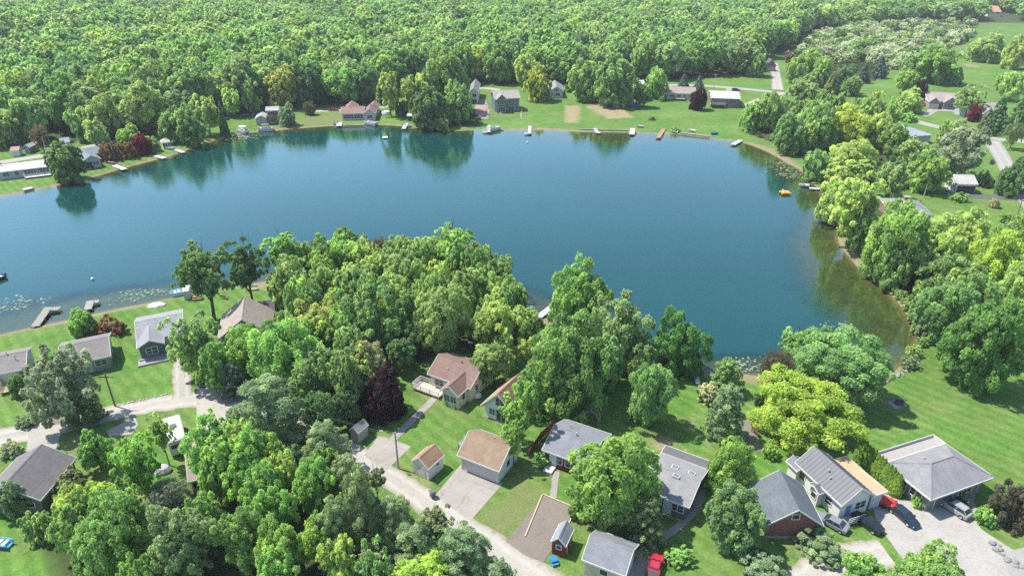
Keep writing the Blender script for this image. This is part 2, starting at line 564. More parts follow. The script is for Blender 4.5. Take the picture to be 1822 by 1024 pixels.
g = t.mix(1.0, g, t.ramp(n3, [(0.25, 0.62), (0.75, 1.36)]), 'MULTIPLY')
n5 = t.noise(1.1, 5, 0.8, P, 0.4)
g = t.mix(1.0, g, t.ramp(n5, [(0.32, 0.80), (0.5, 1.0), (0.7, 1.16)]), 'MULTIPLY')
g = t.mix(t.ramp(n5, [(0.62, 0.0), (0.78, 0.55)]), g, (0.165, 0.19, 0.075))
def soft(attr, e, lo=0.4, hi=0.6):
    return t.ramp(t.math('ADD', t.attr(attr), e), [(lo, 0.0), (hi, 1.0)])
rg = t.mix(n2, (0.09, 0.1435, 0.036), (0.18, 0.1763, 0.081)); rg = t.mix(1.0, rg, t.ramp(n3, [(0.25, 0.6), (0.75, 1.3)]), 'MULTIPLY')
g = t.mix(soft('rough', edge2, 0.3, 0.8), g, rg)
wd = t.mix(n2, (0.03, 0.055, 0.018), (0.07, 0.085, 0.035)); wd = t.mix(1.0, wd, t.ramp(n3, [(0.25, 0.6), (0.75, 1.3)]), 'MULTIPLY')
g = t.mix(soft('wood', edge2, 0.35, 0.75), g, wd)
di = t.mix(n2, (0.20, 0.165, 0.09), (0.32, 0.26, 0.16)); di = t.mix(1.0, di, t.ramp(n3, [(0.25, 0.75), (0.75, 1.15)]), 'MULTIPLY')
edge3 = t.math('ADD', t.math('MULTIPLY', edge2, 1.1), t.math('MULTIPLY', t.math('SUBTRACT', n5, 0.5), 1.1))
g = t.mix(soft('dirt', edge3, 0.42, 1.0), g, di)
sa = t.mix(n2, (0.15, 0.135, 0.07), (0.27, 0.215, 0.135)); sa = t.mix(1.0, sa, t.ramp(n3, [(0.25, 0.7), (0.75, 1.2)]), 'MULTIPLY')
g = t.mix(soft('sand', edge2, 0.3, 0.75), g, sa)
bw = t.noise(0.55, 6, 0.75, P, 1.5)
bed = t.mix(t.ramp(bw, [(0.36, 0.0), (0.6, 1.0)]), (0.035, 0.045, 0.012), (0.12, 0.135, 0.04))
bed = t.mix(t.ramp(n4, [(0.42, 0.0), (0.66, 0.8)]), bed, (0.065, 0.08, 0.02))
bed = t.mix(t.ramp(t.attr('depth'), [(0.03, 1.0), (0.20, 0.0)]), bed, t.mix(n2, (0.08, 0.07, 0.028), (0.20, 0.15, 0.06)))
g = t.mix(t.ramp(t.attr('depth'), [(0.02, 0.0), (0.12, 1.0)]), g, bed)
t.set(g, 0.95, 0.1)
t.bump(n3, 0.35, 0.12)
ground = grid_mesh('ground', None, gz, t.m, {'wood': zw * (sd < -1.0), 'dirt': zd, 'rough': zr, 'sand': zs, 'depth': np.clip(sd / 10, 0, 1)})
tag(ground, 'green lawns, sandy banks and woodland floor around the lake', 'ground', kind='structure')

# water
t = NT('lake_water')
P = t.pos()
mp = t.n('Mapping'); mp.inputs['Scale'].default_value = (1.0, 2.0, 1.0); t.l(P, mp.inputs[0])
w1 = t.noise(1.7, 4, 0.7, mp.outputs[0]); w2 = t.noise(0.42, 3, 0.6, mp.outputs[0])
mp2 = t.n('Mapping'); mp2.inputs['Scale'].default_value = (0.006, 0.02, 1.0); t.l(P, mp2.inputs[0])
calm = t.noise(1.0, 4, 0.55, mp2.outputs[0], 0.8)
h = t.math('ADD', t.math('MULTIPLY', w1, 0.5), t.math('MULTIPLY', w2, 1.0))
bp = t.n('Bump'); bp.inputs['Distance'].default_value = 0.16
t.l(t.math('MULTIPLY', t.ramp(calm, [(0.38, 0.05), (0.62, 0.20)]), t.ramp(t.attr('shal'), [(0.0, 0.25), (0.9, 1.0)])), bp.inputs['Strength']); t.l(h, bp.inputs['Height'])
body = t.mix(t.ramp(calm, [(0.3, 0.0), (0.7, 1.0)]), (0.002, 0.036, 0.034), (0.004, 0.048, 0.047))
df = t.n('BsdfDiffuse'); t.l(body, df.inputs[0])
tp = t.n('BsdfTransparent'); tp.inputs[0].default_value = (0.75, 0.80, 0.66, 1)
dn = t.noise(0.12, 5, 0.7, P, 0.8)
dm = t.math('ADD', t.attr('shal'), t.math('MULTIPLY', t.math('SUBTRACT', dn, 0.5), 0.75))
m1 = t.n('MixShader'); t.l(t.ramp(dm, [(0.0, 0.02), (0.6, 0.22), (1.1, 1.0)]), m1.inputs[0]); t.l(tp.outputs[0], m1.inputs[1]); t.l(df.outputs[0], m1.inputs[2])
gl = t.n('BsdfGlossy'); gl.inputs['Roughness'].default_value = 0.05; gl.inputs['Color'].default_value = (0.80, 1.0, 0.98, 1); t.l(bp.outputs[0], gl.inputs['Normal'])
fr = t.n('Fresnel'); fr.inputs[0].default_value = 1.33; t.l(bp.outputs[0], fr.inputs['Normal'])
m2 = t.n('MixShader'); t.l(t.math('MULTIPLY', fr.outputs[0], 1.6, clamp=True), m2.inputs[0]); t.l(m1.outputs[0], m2.inputs[1]); t.l(gl.outputs[0], m2.inputs[2])
t.l(m2.outputs[0], t.out.inputs[0])
lake = grid_mesh('lake', sd > -2.2, np.full(len(GP), -0.3), t.m, {'shal': np.clip(sd / shal, 0, 2)})
tag(lake, 'calm blue-green lake with tree reflections and brown shallows', 'lake', kind='structure')

# ------------------------------------------------------------------ roads, drives, paths: thin sheets over the ground
def catmull(P, k=6):
    P = np.array(P, float)
    Q = np.vstack([2 * P[0] - P[1], P, 2 * P[-1] - P[-2]])
    out = []
    for i in range(1, len(Q) - 2):
        for j in range(k):
            u = j / k
            p0, p1, p2, p3 = Q[i - 1], Q[i], Q[i + 1], Q[i + 2]
            out.append(0.5 * (2 * p1 + (p2 - p0) * u + (2 * p0 - 5 * p1 + 4 * p2 - p3) * u * u + (3 * p1 - p0 - 3 * p2 + p3) * u ** 3))
    out.append(P[-1])
    return np.array(out)
def ribbon(name, px, width, z, mat, wig=0.25, seed=1, label=None, kind='structure'):
    r = random.Random(seed)
    W = np.array([list(at(p[0], p[1])[:2]) + [p[2] if len(p) > 2 else width] for p in px])
    C = catmull(W, 8)
    mb = MB()
    L, Rr = [], []
    for i in range(len(C)):
        d = C[min(i + 1, len(C) - 1), :2] - C[max(i - 1, 0), :2]
        d /= max(np.hypot(*d), 1e-6)
        nrm = np.array([-d[1], d[0]])
        a = C[i, :2] + nrm * (C[i, 2] / 2 + r.uniform(-wig, wig)); b = C[i, :2] - nrm * (C[i, 2] / 2 + r.uniform(-wig, wig))
        L.append((a[0], a[1], z)); Rr.append((b[0], b[1], z))
    n = len(L); K = 8
    for i in range(n):
        for q in range(K + 1):
            u = q / K
            mb.v.append(tuple(L[i][a] * (1 - u) + Rr[i][a] * u for a in range(3)))
    mb.f = [[i * (K + 1) + q, (i + 1) * (K + 1) + q, (i + 1) * (K + 1) + q + 1, i * (K + 1) + q + 1] for i in range(n - 1) for q in range(K)]
    o = mb.build(name, mat, fix=False)
    if o.data.polygons and o.data.polygons[0].normal.z < 0: o.data.flip_normals()
    a = o.data.attributes.new('across', 'FLOAT', 'POINT')
    a.data.foreach_set('value', np.tile(1 + np.linspace(0, 1, K + 1), n).astype(np.float32))
    return tag(o, label, 'road' if 'road' in name else 'path', kind=kind)
def patch(name, px, z, mat, label=None, kind='structure', thick=0.0, zpix=0.0):
    pts = [at(p[0], p[1], zpix) for p in px]
    mb = MB()
    if thick:
        mb.loft([[(p.x, p.y, z - thick) for p in pts], [(p.x, p.y, z) for p in pts]])
        o = mb.build(name, mat)
    else:
        mb.face(*[(p.x, p.y, z) for p in pts])
        o = mb.build(name, mat, fix=False)
        if o.data.polygons[0].normal.z < 0: o.data.flip_normals()
    return tag(o, label, name.replace('_', ' '), kind=kind)
GRV = gravel((0.336, 0.315, 0.281)); GRV2 = gravel((0.31, 0.294, 0.261)); ASPH = gravel((0.285, 0.277, 0.261)); CON = concrete((0.2888, 0.2648, 0.2376)); CON2 = concrete((0.2752, 0.2544, 0.2272))
TARMAC = gravel((0.104, 0.104, 0.104)); PAVE = gravel((0.184, 0.16, 0.136))
ribbon('gravel_road', [(-160, 800, 4.8), (0, 778, 4.8), (80, 763, 4.8), (150, 747, 4.6), (220, 730, 4.4), (300, 716, 4.4), (370, 709, 4.6), (440, 722, 4.6), (520, 755, 4.0), (590, 785, 3.9), (650, 822, 3.8), (720, 866, 3.8), (800, 922, 4.0), (880, 980, 4.8), (960, 1040, 6.0), (1040, 1100, 6.5)], 5, 0.02, GRV, 0.22, 3, 'pale gravel lane running along the lakeside cottages')
ribbon('driveway', [(322, 625), (323, 660), (324, 706)], 2.9, 0.036, GRV2, 0.15, 4, 'narrow gravel drive up to the blue-grey cottage')
patch('driveway', [(350, 690), (400, 688), (402, 745), (392, 775), (350, 775)], 0.034, GRV, 'white gravel pull-off beside the lane')
patch('driveway', [(96, 700), (125, 702), (112, 752), (78, 760)], 0.034, PAVE, 'brown paved drive beside the silver willow')
patch('driveway', [(52, 768), (112, 762), (95, 812), (44, 815)], 0.034, GRV2, 'gravel drive to the dark-roofed garage')
ribbon('footpath', [(88, 694), (78, 720), (68, 747)], 1.1, 0.05, CON2, 0.03, 5, 'narrow concrete path to the lane at the far left')
patch('driveway', [(189, 766), (240, 741), (246, 755), (235, 772), (195, 776)], 0.038, GRV2, 'bare gravel patch beside the lane')
patch('driveway', [(648, 809), (673, 775), (688, 778), (732, 794), (686, 838)], 0.032, CON, 'square concrete drive beside the utility pole')
ribbon('footpath', [(778, 704), (738, 743), (697, 783)], 1.2, 0.044, CON2, 0.02, 6, 'straight concrete walk from drive to brown-roofed house')
patch('driveway', [(775, 880), (823, 822), (896, 859), (838, 925)], 0.034, CON, 'wide concrete drive in front of the double garage')
patch('driveway', [(968, 880), (1023, 904), (1006, 944), (966, 1000), (930, 985), (900, 962)], 0.03, PAVE, 'brown gravel parking pad with timber edging')
ribbon('footpath', [(990, 838), (984, 885)], 0.9, 0.04, CON2, 0.05, 7, 'short brick path to the red cottage door')
ribbon('footpath', [(1250, 868), (1238, 905), (1205, 938), (1165, 965), (1130, 990)], 1.0, 0.04, CON2, 0.05, 8, 'concrete path down the side of the grey-roofed house')
patch('driveway', [(1108, 1024), (1140, 985), (1166, 970), (1175, 1000), (1160, 1060), (1090, 1070)], 0.03, GRV2, 'gravel parking spot for the red pickup')
patch('driveway', [(1545, 872), (1590, 882), (1650, 902), (1700, 900), (1735, 915), (1745, 940), (1790, 970), (1840, 1000), (1840, 1090), (1540, 1090), (1610, 1000), (1560, 930)], 0.03, gravel((0.325, 0.31, 0.285)), 'broad gravel yard with parked cars')
ribbon('driveway', [(1580, 985, 4.5), (1520, 990, 4.5), (1470, 1006, 4.5), (1430, 1035, 4.5), (1390, 1080, 5)], 4.5, 0.045, GRV, 0.2, 9, 'gravel drive curving past the brick garage')
patch('driveway', [(1780, 985), (1840, 968), (1840, 1040), (1800, 1030)], 0.05, ASPH, 'paved road edge at the lower right corner')
ribbon('footpath', [(1730, 862), (1722, 890), (1738, 920)], 1.4, 0.05, CON2, 0.03, 10, 'curved path beside the hip-roofed house')
# far roads
ribbon('paved_road', [(1060, 157, 5), (1180, 152, 5), (1255, 153, 5.5), (1340, 160, 5.5), (1400, 167, 5.5), (1465, 177, 5.5), (1530, 192, 5.5), (1590, 206, 5.5), (1690, 231, 5.5), (1770, 247, 5.5), (1840, 253, 5.5), (1960, 262, 5.5)], 5.5, 0.04, ASPH, 0.1, 11, 'light grey road curving past the far houses')
ribbon('paved_road', [(1762, 250, 6.5), (1782, 278, 5.5), (1802, 318, 5.2), (1840, 372, 5.2), (1900, 440, 5.2)], 5.5, 0.055, ASPH, 0.1, 12, 'light grey side road at the right edge')
ribbon('driveway', [(1374, 112, 6.5), (1381, 135, 5), (1384, 160, 6)], 5, 0.06, GRV2, 0.1, 13, 'pale drive up to the brick garage in the trees')
ribbon('driveway', [(1392, 166), (1362, 174), (1325, 189)], 4.5, 0.065, GRV2, 0.1, 14, 'pale drive down to the low white-roofed ranch house')
patch('driveway', [(1640, 205), (1655, 192), (1672, 185), (1690, 190), (1760, 202), (1756, 210), (1700, 199), (1668, 198), (1650, 208)], 0.06, CON, 'pale concrete drive of the brown ranch house')
patch('driveway', [(1292, 157), (1315, 158), (1316, 164), (1292, 162)], 0.06, CON2, 'parking pad behind the ranch house')
patch('driveway', [(1683, 336), (1745, 344), (1790, 348), (1830, 352), (1830, 358), (1740, 353), (1680, 346)], 0.05, TARMAC, 'dark asphalt drive beside the white garage')
patch('driveway', [(1788, 404), (1860, 402), (1860, 416), (1800, 416)], 0.05, CON2, 'pale paved strip at the right edge')
ribbon('gravel_road', [(-200, 318, 5), (0, 289, 5), (80, 276, 5), (150, 263, 5), (208, 250, 5), (300, 230, 4.5), (390, 212, 4), (440, 203, 4), (560, 198, 4), (660, 193, 4), (740, 180, 4), (845, 158, 4.5), (890, 160, 4.5)], 5, 0.03, GRV2, 0.2, 15, 'narrow gravel lane behind the far shore houses')
patch('patio', [(760, 690), (776, 680), (805, 690), (792, 706), (776, 704)], 0.03, CON2, 'concrete patio by the brown-roofed house')
patch('patio', [(1578, 714), (1602, 708), (1616, 722), (1592, 728)], 0.04, CON2, 'square paved fire pit pad on the lawn')
patch('patio', [(1318, 742), (1335, 748), (1352, 790), (1366, 800), (1335, 805)], 0.03, PAVE, 'brown flagstone terrace beside the metal-roofed house')
# ------------------------------------------------------------------ buildings
WHITE = (0.62, 0.61, 0.58)
def block_mesh(bl, roof_m, wall_m, trim_m, parent):
    x0, x1, y0, y1, he, rise, typ, rf, ov = (bl[k] for k in ('x0', 'x1', 'y0', 'y1', 'he', 'rise', 'typ', 'rf', 'ov'))
    th = bl.get('th', 0.2); z0 = bl.get('z0', 0.0)
    W, L = y1 - y0, x1 - x0
    wx0, wx1, wy0, wy1 = x0 + ov, x1 - ov, y0 + ov, y1 - ov
    rm, wm, fm = MB(), MB(), MB()
    if typ in ('gable_u', 'gable_v'):
        u = typ == 'gable_u'
        S = W if u else L
        a0 = y0 if u else x0
        rp = a0 + rf * S
        top = [(a0, he), (rp, he + rise), (a0 + S, he)]
        prof = top + [(p, z - th) for p, z in reversed(top)]
        e0, e1 = (x0, x1) if u else (y0, y1)
        mk = (lambda e: (lambda p, z: (e, p, z))) if u else (lambda e: (lambda p, z: (p, e, z)))
        rm.prism(prof, mk(e0), mk(e1))
        s1, s2 = rise / (rf * S), rise / ((1 - rf) * S)
        w0, w1 = a0 + ov, a0 + S - ov
        wp = [(w0, z0), (w1, z0), (w1, he + s2 * ov - th + 0.06), (rp, he + rise - th + 0.04), (w0, he + s1 * ov - th + 0.06)]
        we0, we1 = e0 + ov, e1 - ov
        wm.prism(wp, mk(we0), mk(we1))
        # fascia: boards along the eaves and up the rakes
        for a, sgn in ((a0, -1), (a0 + S, 1)):
            pr = [(a, he - th - 0.04), (a + sgn * 0.05, he - th - 0.04), (a + sgn * 0.05, he - 0.012), (a, he - 0.012)]
            fm.prism(pr, mk(e0 - 0.04), mk(e1 + 0.04))
        for e, sgn in ((e0, -1), (e1, 1)):
            for (pa, za), (pb, zb) in ((top[0], top[1]), (top[1], top[2])):
                pr = [(pa, za - th - 0.03), (pb, zb - th - 0.03), (pb, zb + 0.012), (pa, za + 0.012)]
                fm.prism(pr, mk(e + sgn * 0.002), mk(e + sgn * 0.045))
        if bl.get('ribs'):
            rb = MB()
            k = int((e1 - e0) / 0.55)
            for i in range(k + 1):
                e = e0 + 0.05 + (e1 - e0 - 0.1) * i / k
                for (pa, za), (pb, zb) in ((top[0], top[1]), (top[1], top[2])):
                    rb.prism([(pa, za - 0.02), (pb, zb - 0.02), (pb, zb + 0.05), (pa, za + 0.05)], mk(e - 0.025), mk(e + 0.025))
            bl['rib_mb'] = rb
        else:
            rb = MB()
            rb.prism([(rp - 0.17, he + rise - 0.17 * s1 - 0.01), (rp, he + rise - 0.01), (rp + 0.17, he + rise - 0.17 * s2 - 0.01), (rp + 0.17, he + rise - 0.17 * s2 + 0.03), (rp, he + rise + 0.035), (rp - 0.17, he + rise - 0.17 * s1 + 0.03)], mk(e0), mk(e1))
            bl['rib_mb'] = rb
    elif typ == 'hip':
        hw = min(W, L) / 2
        if L >= W:
            r0, r1 = (x0 + hw, y0 + W / 2), (x1 - hw, y0 + W / 2)
        else:
            r0, r1 = (x0 + L / 2, y0 + hw), (x0 + L / 2, y1 - hw)
        c = [(x0, y0, he), (x1, y0, he), (x1, y1, he), (x0, y1, he)]
        a, b = (*r0, he + rise), (*r1, he + rise)
        if L >= W:
            rm.face(c[0], c[1], b, a); rm.face(c[1], c[2], b); rm.face(c[2], c[3], a, b); rm.face(c[3], c[0], a)
            hips = [(c[0], a), (c[3], a), (c[1], b), (c[2], b), (a, b)]
        else:
            rm.face(c[0], c[1], a); rm.face(c[1], c[2], b, a); rm.face(c[2], c[3], b); rm.face(c[3], c[0], a, b)
            hips = [(c[0], a), (c[1], a), (c[2], b), (c[3], b), (a, b)]
        lo = [(x, y, z - th) for x, y, z in c]
        rm.face(*lo[::-1])
        for i in range(4): rm.face(c[i], lo[i], lo[(i + 1) % 4], c[(i + 1) % 4])
        wm.box(wx0, wx1, wy0, wy1, z0, he - th + 0.05)
        rb = MB()
        for p, q in hips: rb.tube([p, q], 0.085, 5)
        bl['rib_mb'] = rb
        for i in range(4):
            p, q = Vector(c[i]), Vector(c[(i + 1) % 4]); d = (q - p).normalized(); n = Vector((d.y, -d.x, 0))
            fm.obox(p - d * 0.05 + n * 0.003 + Vector((0, 0, -th - 0.04)), (q - p) + d * 0.1, n * 0.06, (0, 0, th + 0.03))
    else:
        rm.box(x0, x1, y0, y1, he - th, he)
        wm.box(wx0, wx1, wy0, wy1, z0, he - th - 0.002)
        fm.box(x0 - 0.05, x1 + 0.05, y0 - 0.06, y0 - 0.003, he - th - 0.03, he + 0.03); fm.box(x0 - 0.05, x1 + 0.05, y1 + 0.003, y1 + 0.06, he - th - 0.03, he + 0.03)
        fm.box(x0 - 0.06, x0 - 0.003, y0 - 0.003, y1 + 0.003, he - th - 0.03, he + 0.03); fm.box(x1 + 0.003, x1 + 0.06, y0 - 0.003, y1 + 0.003, he - th - 0.03, he + 0.03)
    ro = rm.build('roof', roof_m, parent)
    wo = wm.build('wall', wall_m, parent)
    fm.build('fascia', trim_m, ro)
    if 'rib_mb' in bl: bl['rib_mb'].build('ridge_cap' if not bl.get('ribs') else 'standing_seams', roof_m, ro)
    return ro, wo
def opening(parent, bl, kind, side, s, zc, w, h, trim_m, col=None):
    ov = bl['ov']; x0, x1, y0, y1 = bl['x0'] + ov, bl['x1'] - ov, bl['y0'] + ov, bl['y1'] - ov
    o, tt, nn, ln = {'n': ((x0, y0), (1, 0), (0, -1), x1 - x0), 'r': ((x1, y0), (0, 1), (1, 0), y1 - y0), 'f': ((x1, y1), (-1, 0), (0, 1), x1 - x0), 'l': ((x0, y1), (0, -1), (-1, 0), y1 - y0)}[side]
    c = Vector((o[0] + tt[0] * ln * s, o[1] + tt[1] * ln * s, zc))
    T, N, Z = Vector((*tt, 0)), Vector((*nn, 0)), Vector((0, 0, 1))
    def bx(mb, a0, a1, z0, z1, d0, d1):
        mb.obox(c + T * a0 + Z * z0 + N * d0, T * (a1 - a0), N * (d1 - d0), Z * (z1 - z0))
    f = 0.09
    fm = MB()
    bx(fm, -w / 2 - f, -w / 2, -h / 2 - f, h / 2 + f, -0.02, 0.06); bx(fm, w / 2, w / 2 + f, -h / 2 - f, h / 2 + f, -0.02, 0.06)
    bx(fm, -w / 2, w / 2, h / 2, h / 2 + f, -0.02, 0.06)
    if kind.startswith('win') or kind == 'slider':
        bx(fm, -w / 2, w / 2, -h / 2 - f, -h / 2, -0.02, 0.08)
        n = {'win': 1, 'win2': 2, 'win3': 3, 'win4': 4, 'slider': 2}[kind]
        for i in range(1, n):
            a = -w / 2 + w * i / n
            bx(fm, a - 0.04, a + 0.04, -h / 2, h / 2, -0.02, 0.05)
        if kind != 'slider' and h > 0.9: bx(fm, -w / 2, w / 2, -0.025, 0.025, -0.02, 0.045)
        fo = fm.build('window' if kind != 'slider' else 'sliding_door', trim_m, parent)
        gm = MB(); bx(gm, -w / 2, w / 2, -h / 2, h / 2, -0.02, 0.025)
        gm.build('pane', glass(), fo)
    elif kind == 'door':
        do = MB(); bx(do, -w / 2, w / 2, -h / 2, h / 2, -0.02, 0.03)
        d = do.build('door', paint(col or (0.5, 0.48, 0.45)), parent)
        fm.build('frame', trim_m, d)
        hm = MB(); bx(hm, w / 2 - 0.14, w / 2 - 0.06, -0.1, 0.02, 0.03, 0.09); hm.build('handle', metal((0.3, 0.3, 0.3)), d)
    elif kind == 'gdoor':
        do = MB(); k = 4
        for i in range(k):
            bx(do, -w / 2, w / 2, -h / 2 + h * i / k, -h / 2 + h * (i + 1) / k - 0.04, -0.02, 0.035)
        bx(do, -w / 2, w / 2, -h / 2, h / 2, -0.03, 0.012)
        d = do.build('garage_door', paint(col or (0.55, 0.53, 0.5)), parent)
        fm.build('frame', trim_m, d)
    elif kind == 'dark':
        do = MB(); bx(do, -w / 2, w / 2, -h / 2, h / 2, -0.02, 0.008)
        d = do.build('doorway', paint((0.03, 0.03, 0.032)), parent)
        fm.build('frame', trim_m, d)
def house(name, label, cat, A, B, C, he, rise, typ, roof_m, wall_m, trim=WHITE, ov=0.35, rf=0.5, openings=(), wings=(), ribs=False, base=0.0, vents=(), chim=None, W=None, z0=0.0):
    a, b, c = at(A[0], A[1], he), at(B[0], B[1], he), at(C[0], C[1], he)
    u = Vector((b.x - a.x, b.y - a.y, 0)); L = u.length; u.normalize()
    v = Vector((-u.y, u.x, 0))
    Wd = W or (c - a).dot(v)
    t = thing(name, label, cat, (a.x, a.y, 0), math.atan2(u.y, u.x))
    tm = paint(trim)
    bls = [dict(x0=0, x1=L, y0=0, y1=Wd, he=he, rise=rise, typ=typ, rf=rf, ov=ov, ribs=ribs, z0=z0)]
    mats = [(roof_m, wall_m)]
    for wg in wings:
        d = dict(rf=0.5, ov=0.3, typ='gable_v', rise=1.2, he=he - 0.1); d.update(wg)
        if 'fx0' in d: d['x0'] = d['fx0'] * L
        if 'fx1' in d: d['x1'] = d['fx1'] * L
        if 'fy0' in d: d['y0'] = d['fy0'] * Wd
        if 'fy1' in d: d['y1'] = d['fy1'] * Wd
        bls.append(d); mats.append((wg.get('roof') or roof_m, wg.get('wall') or wall_m))
    t['dims'] = (L, Wd)
    for bl, (rm, wm) in zip(bls, mats): block_mesh(bl, rm, wm, tm, t)
    for op in openings:
        bi, kind, side, s, zc, w, h = op[:7]
        opening(t, bls[bi], kind, side, s, zc, w, h, tm, op[7] if len(op) > 7 else None)
    for (fx, fy, h) in vents:
        x, y = fx * L, fy * Wd
        m = MB(); m.tube([(x, y, he), (x, y, he + rise + h)], 0.07, 8); m.tube([(x, y, he + rise + h), (x, y, he + rise + h + 0.12)], [0.13, 0.1], 8)
        m.build('roof_vent', metal((0.35, 0.35, 0.35)), t)
    if chim:
        fx, fy, w, h = chim
        x, y = fx * L, fy * Wd
        m = MB(); m.box(x - w / 2, x + w / 2, y - w * .35, y + w * .35, he, he + rise + h); ch = m.build('chimney', brick((0.25, 0.1, 0.07)), t)
        m = MB(); m.box(x - w / 2 - .06, x + w / 2 + .06, y - w * .35 - .06, y + w * .35 + .06, he + rise + h - 0.001, he + rise + h + .1); m.build('cap', concrete((0.35, 0.34, 0.32)), ch)
    return t, L, Wd, bls
GREY = shingle((0.20, 0.20, 0.205)); GREYV = shingle((0.20, 0.20, 0.205), True); LGREY = shingle((0.225, 0.225, 0.225)); TAN = shingle((0.27, 0.235, 0.20), True)
BRN = shingle((0.20, 0.135, 0.112)); BRNV = shingle((0.31, 0.20, 0.13), True); BRNT = shingle((0.25, 0.18, 0.125)); DKG = shingle((0.115, 0.115, 0.12)); SLATE = shingle((0.115, 0.13, 0.145), True); GRB = shingle((0.19, 0.175, 0.165))
def deck(parent, x0, x1, y0, y1, z, col=(0.4, 0.33, 0.26), rail=True, rcol=(0.5, 0.47, 0.42), sides='nlr', name='deck'):
    m = MB(); m.box(x0, x1, y0, y1, z - 0.15, z)
    for px in (x0 + .1, x1 - .2):
        for py in (y0 + .1, y1 - .2): m.box(px, px + .12, py, py + .12, 0.0, z - .151)
    d = m.build(name, planks(col), parent)
    if rail:
        r = MB()
        def run(xa, ya, xb, yb):
            n = max(2, int(math.hypot(xb - xa, yb - ya) / 1.4))
            for i in range(n + 1):
                x, y = xa + (xb - xa) * i / n, ya + (yb - ya) * i / n
                r.box(x - .045, x + .045, y - .045, y + .045, z, z + 0.95)
            for zz in (0.35, 0.65, 0.95):
                dv = Vector((xb - xa, yb - ya, 0)); nn = Vector((-dv.y, dv.x, 0)).normalized() * 0.05
                r.obox(Vector((xa, ya, z + zz - 0.04)) - nn / 2, dv, nn, (0, 0, 0.08))
        if 'n' in sides: run(x0, y0, x1, y0)
        if 'f' in sides: run(x0, y1, x1, y1)
        if 'l' in sides: run(x0, y0, x0, y1)
        if 'r' in sides: run(x1, y0, x1, y1)
        r.build('railing', paint(rcol), d)
    return d

# near left cottages
t, L, W, b = house('house', 'long white house with grey-brown roof cut off by the left edge', 'house', (-100, 684), (46, 655), (58, 616), 2.6, 1.3, 'gable_u', GRB, siding((0.5, 0.49, 0.46)), openings=[(0, 'win2', 'n', 0.58, 1.5, 1.6, 1.1), (0, 'win', 'n', 0.93, 1.5, 0.9, 1.1), (0, 'door', 'n', 0.78, 1.05, 0.95, 2.05), (0, 'win', 'r', 0.5, 1.5, 1.1, 1.1)], vents=[(0.74, 0.5, 0.4), (0.86, 0.3, 0.2)])
deck(t, L * 0.66, L * 0.9, -2.6, 0.3, 0.5, (0.42, 0.30, 0.2), True, (0.4, 0.27, 0.18), 'nlr')
t, L, W, b = house('house', 'grey-sided cottage with brown-grey gabled roof behind the silvery willow', 'house', (106, 652), (197, 632), (208, 589), 2.6, 1.5, 'gable_u', GRB, siding((0.23, 0.24, 0.25)), openings=[(0, 'win2', 'n', 0.8, 1.5, 1.7, 1.0), (0, 'win', 'n', 0.3, 1.5, 1.2, 1.0), (0, 'win', 'r', 0.3, 1.5, 1.0, 1.1), (0, 'door', 'r', 0.72, 1.05, 0.95, 2.05), (0, 'slider', 'f', 0.5, 1.1, 2.2, 2.0)])
deck(t, 0.5, L * 0.75, W - 0.2, W + 2.4, 0.4, (0.45, 0.31, 0.2), True, (0.42, 0.28, 0.18), 'flr')
t, L, W, b = house('cottage', 'blue-grey cottage with grey roof and white-framed double window', 'cottage', (243, 608), (330, 590), (327, 556), 2.7, 1.5, 'gable_u', shingle((0.24, 0.245, 0.26)), siding((0.095, 0.125, 0.155)), W=9.5,
    wings=[dict(x0=0.0, x1=4.3, y0=-2.4, y1=4.6, he=2.7, rise=1.1, typ='gable_v')], openings=[(1, 'win2', 'n', 0.5, 1.55, 1.7, 1.2), (0, 'win', 'n', 0.75, 1.5, 1.2, 1.2), (0, 'win', 'n', 0.93, 1.5, 0.8, 1.0), (0, 'door', 'n', 0.58, 1.05, 0.95, 2.05), (0, 'win', 'l', 0.5, 1.5, 1.2, 1.2)])
m = MB(); m.box(-0.3, 4.6, -4.2, -2.2, 0.0, 0.25); m.box(-0.1, 4.4, -2.7, -2.2, 0.25, 0.45); m.build('front_step', planks((0.25, 0.25, 0.26)), t)
t, L, W, b = house('house', 'tan gabled house with steep tan roof half hidden by bright trees', 'house', (386, 605), (484, 592), (483, 550), 3.0, 3.4, 'gable_v', TAN, siding((0.33, 0.30, 0.27)), trim=(0.35, 0.32, 0.3), ov=0.5, openings=[(0, 'win2', 'n', 0.62, 1.5, 1.6, 1.2), (0, 'win', 'n', 0.5, 4.2, 1.0, 1.0), (0, 'door', 'n', 0.3, 1.05, 0.95, 2.05), (0, 'win', 'r', 0.4, 1.5, 1.2, 1.2)],
    wings=[dict(fx0=0.55, fx1=1.02, fy0=0.9, fy1=1.35, he=2.8, rise=1.6, typ='gable_u', roof=DKG)], vents=[(0.4, 0.8, -0.6)])
# centre houses
t, L, W, b = house('house', 'cream house with brown roof, front wing and white-railed deck', 'house', (760, 664), (837, 691), (881, 652), 2.9, 1.9, 'gable_u', BRN, siding((0.60, 0.55, 0.45)), ov=0.4, rf=0.46,
    wings=[dict(fx0=0.52, fx1=0.93, y0=-2.6, fy1=0.46, he=2.8, rise=1.35, typ='gable_v')],
    openings=[(1, 'win2', 'n', 0.28, 1.6, 1.0, 1.1), (1, 'win2', 'n', 0.72, 1.6, 1.0, 1.1), (1, 'win', 'r', 0.3, 1.6, 0.8, 1.0), (0, 'win2', 'n', 0.22, 1.6, 1.6, 1.1), (0, 'door', 'n', 0.42, 1.05, 0.95, 2.05, (0.55, 0.55, 0.53)), (0, 'win', 'r', 0.62, 1.6, 1.0, 1.0), (0, 'win', 'r', 0.3, 1.6, 0.8, 1.0)], vents=[(0.36, 0.22, -0.9), (0.55, 0.44, 0.3)])
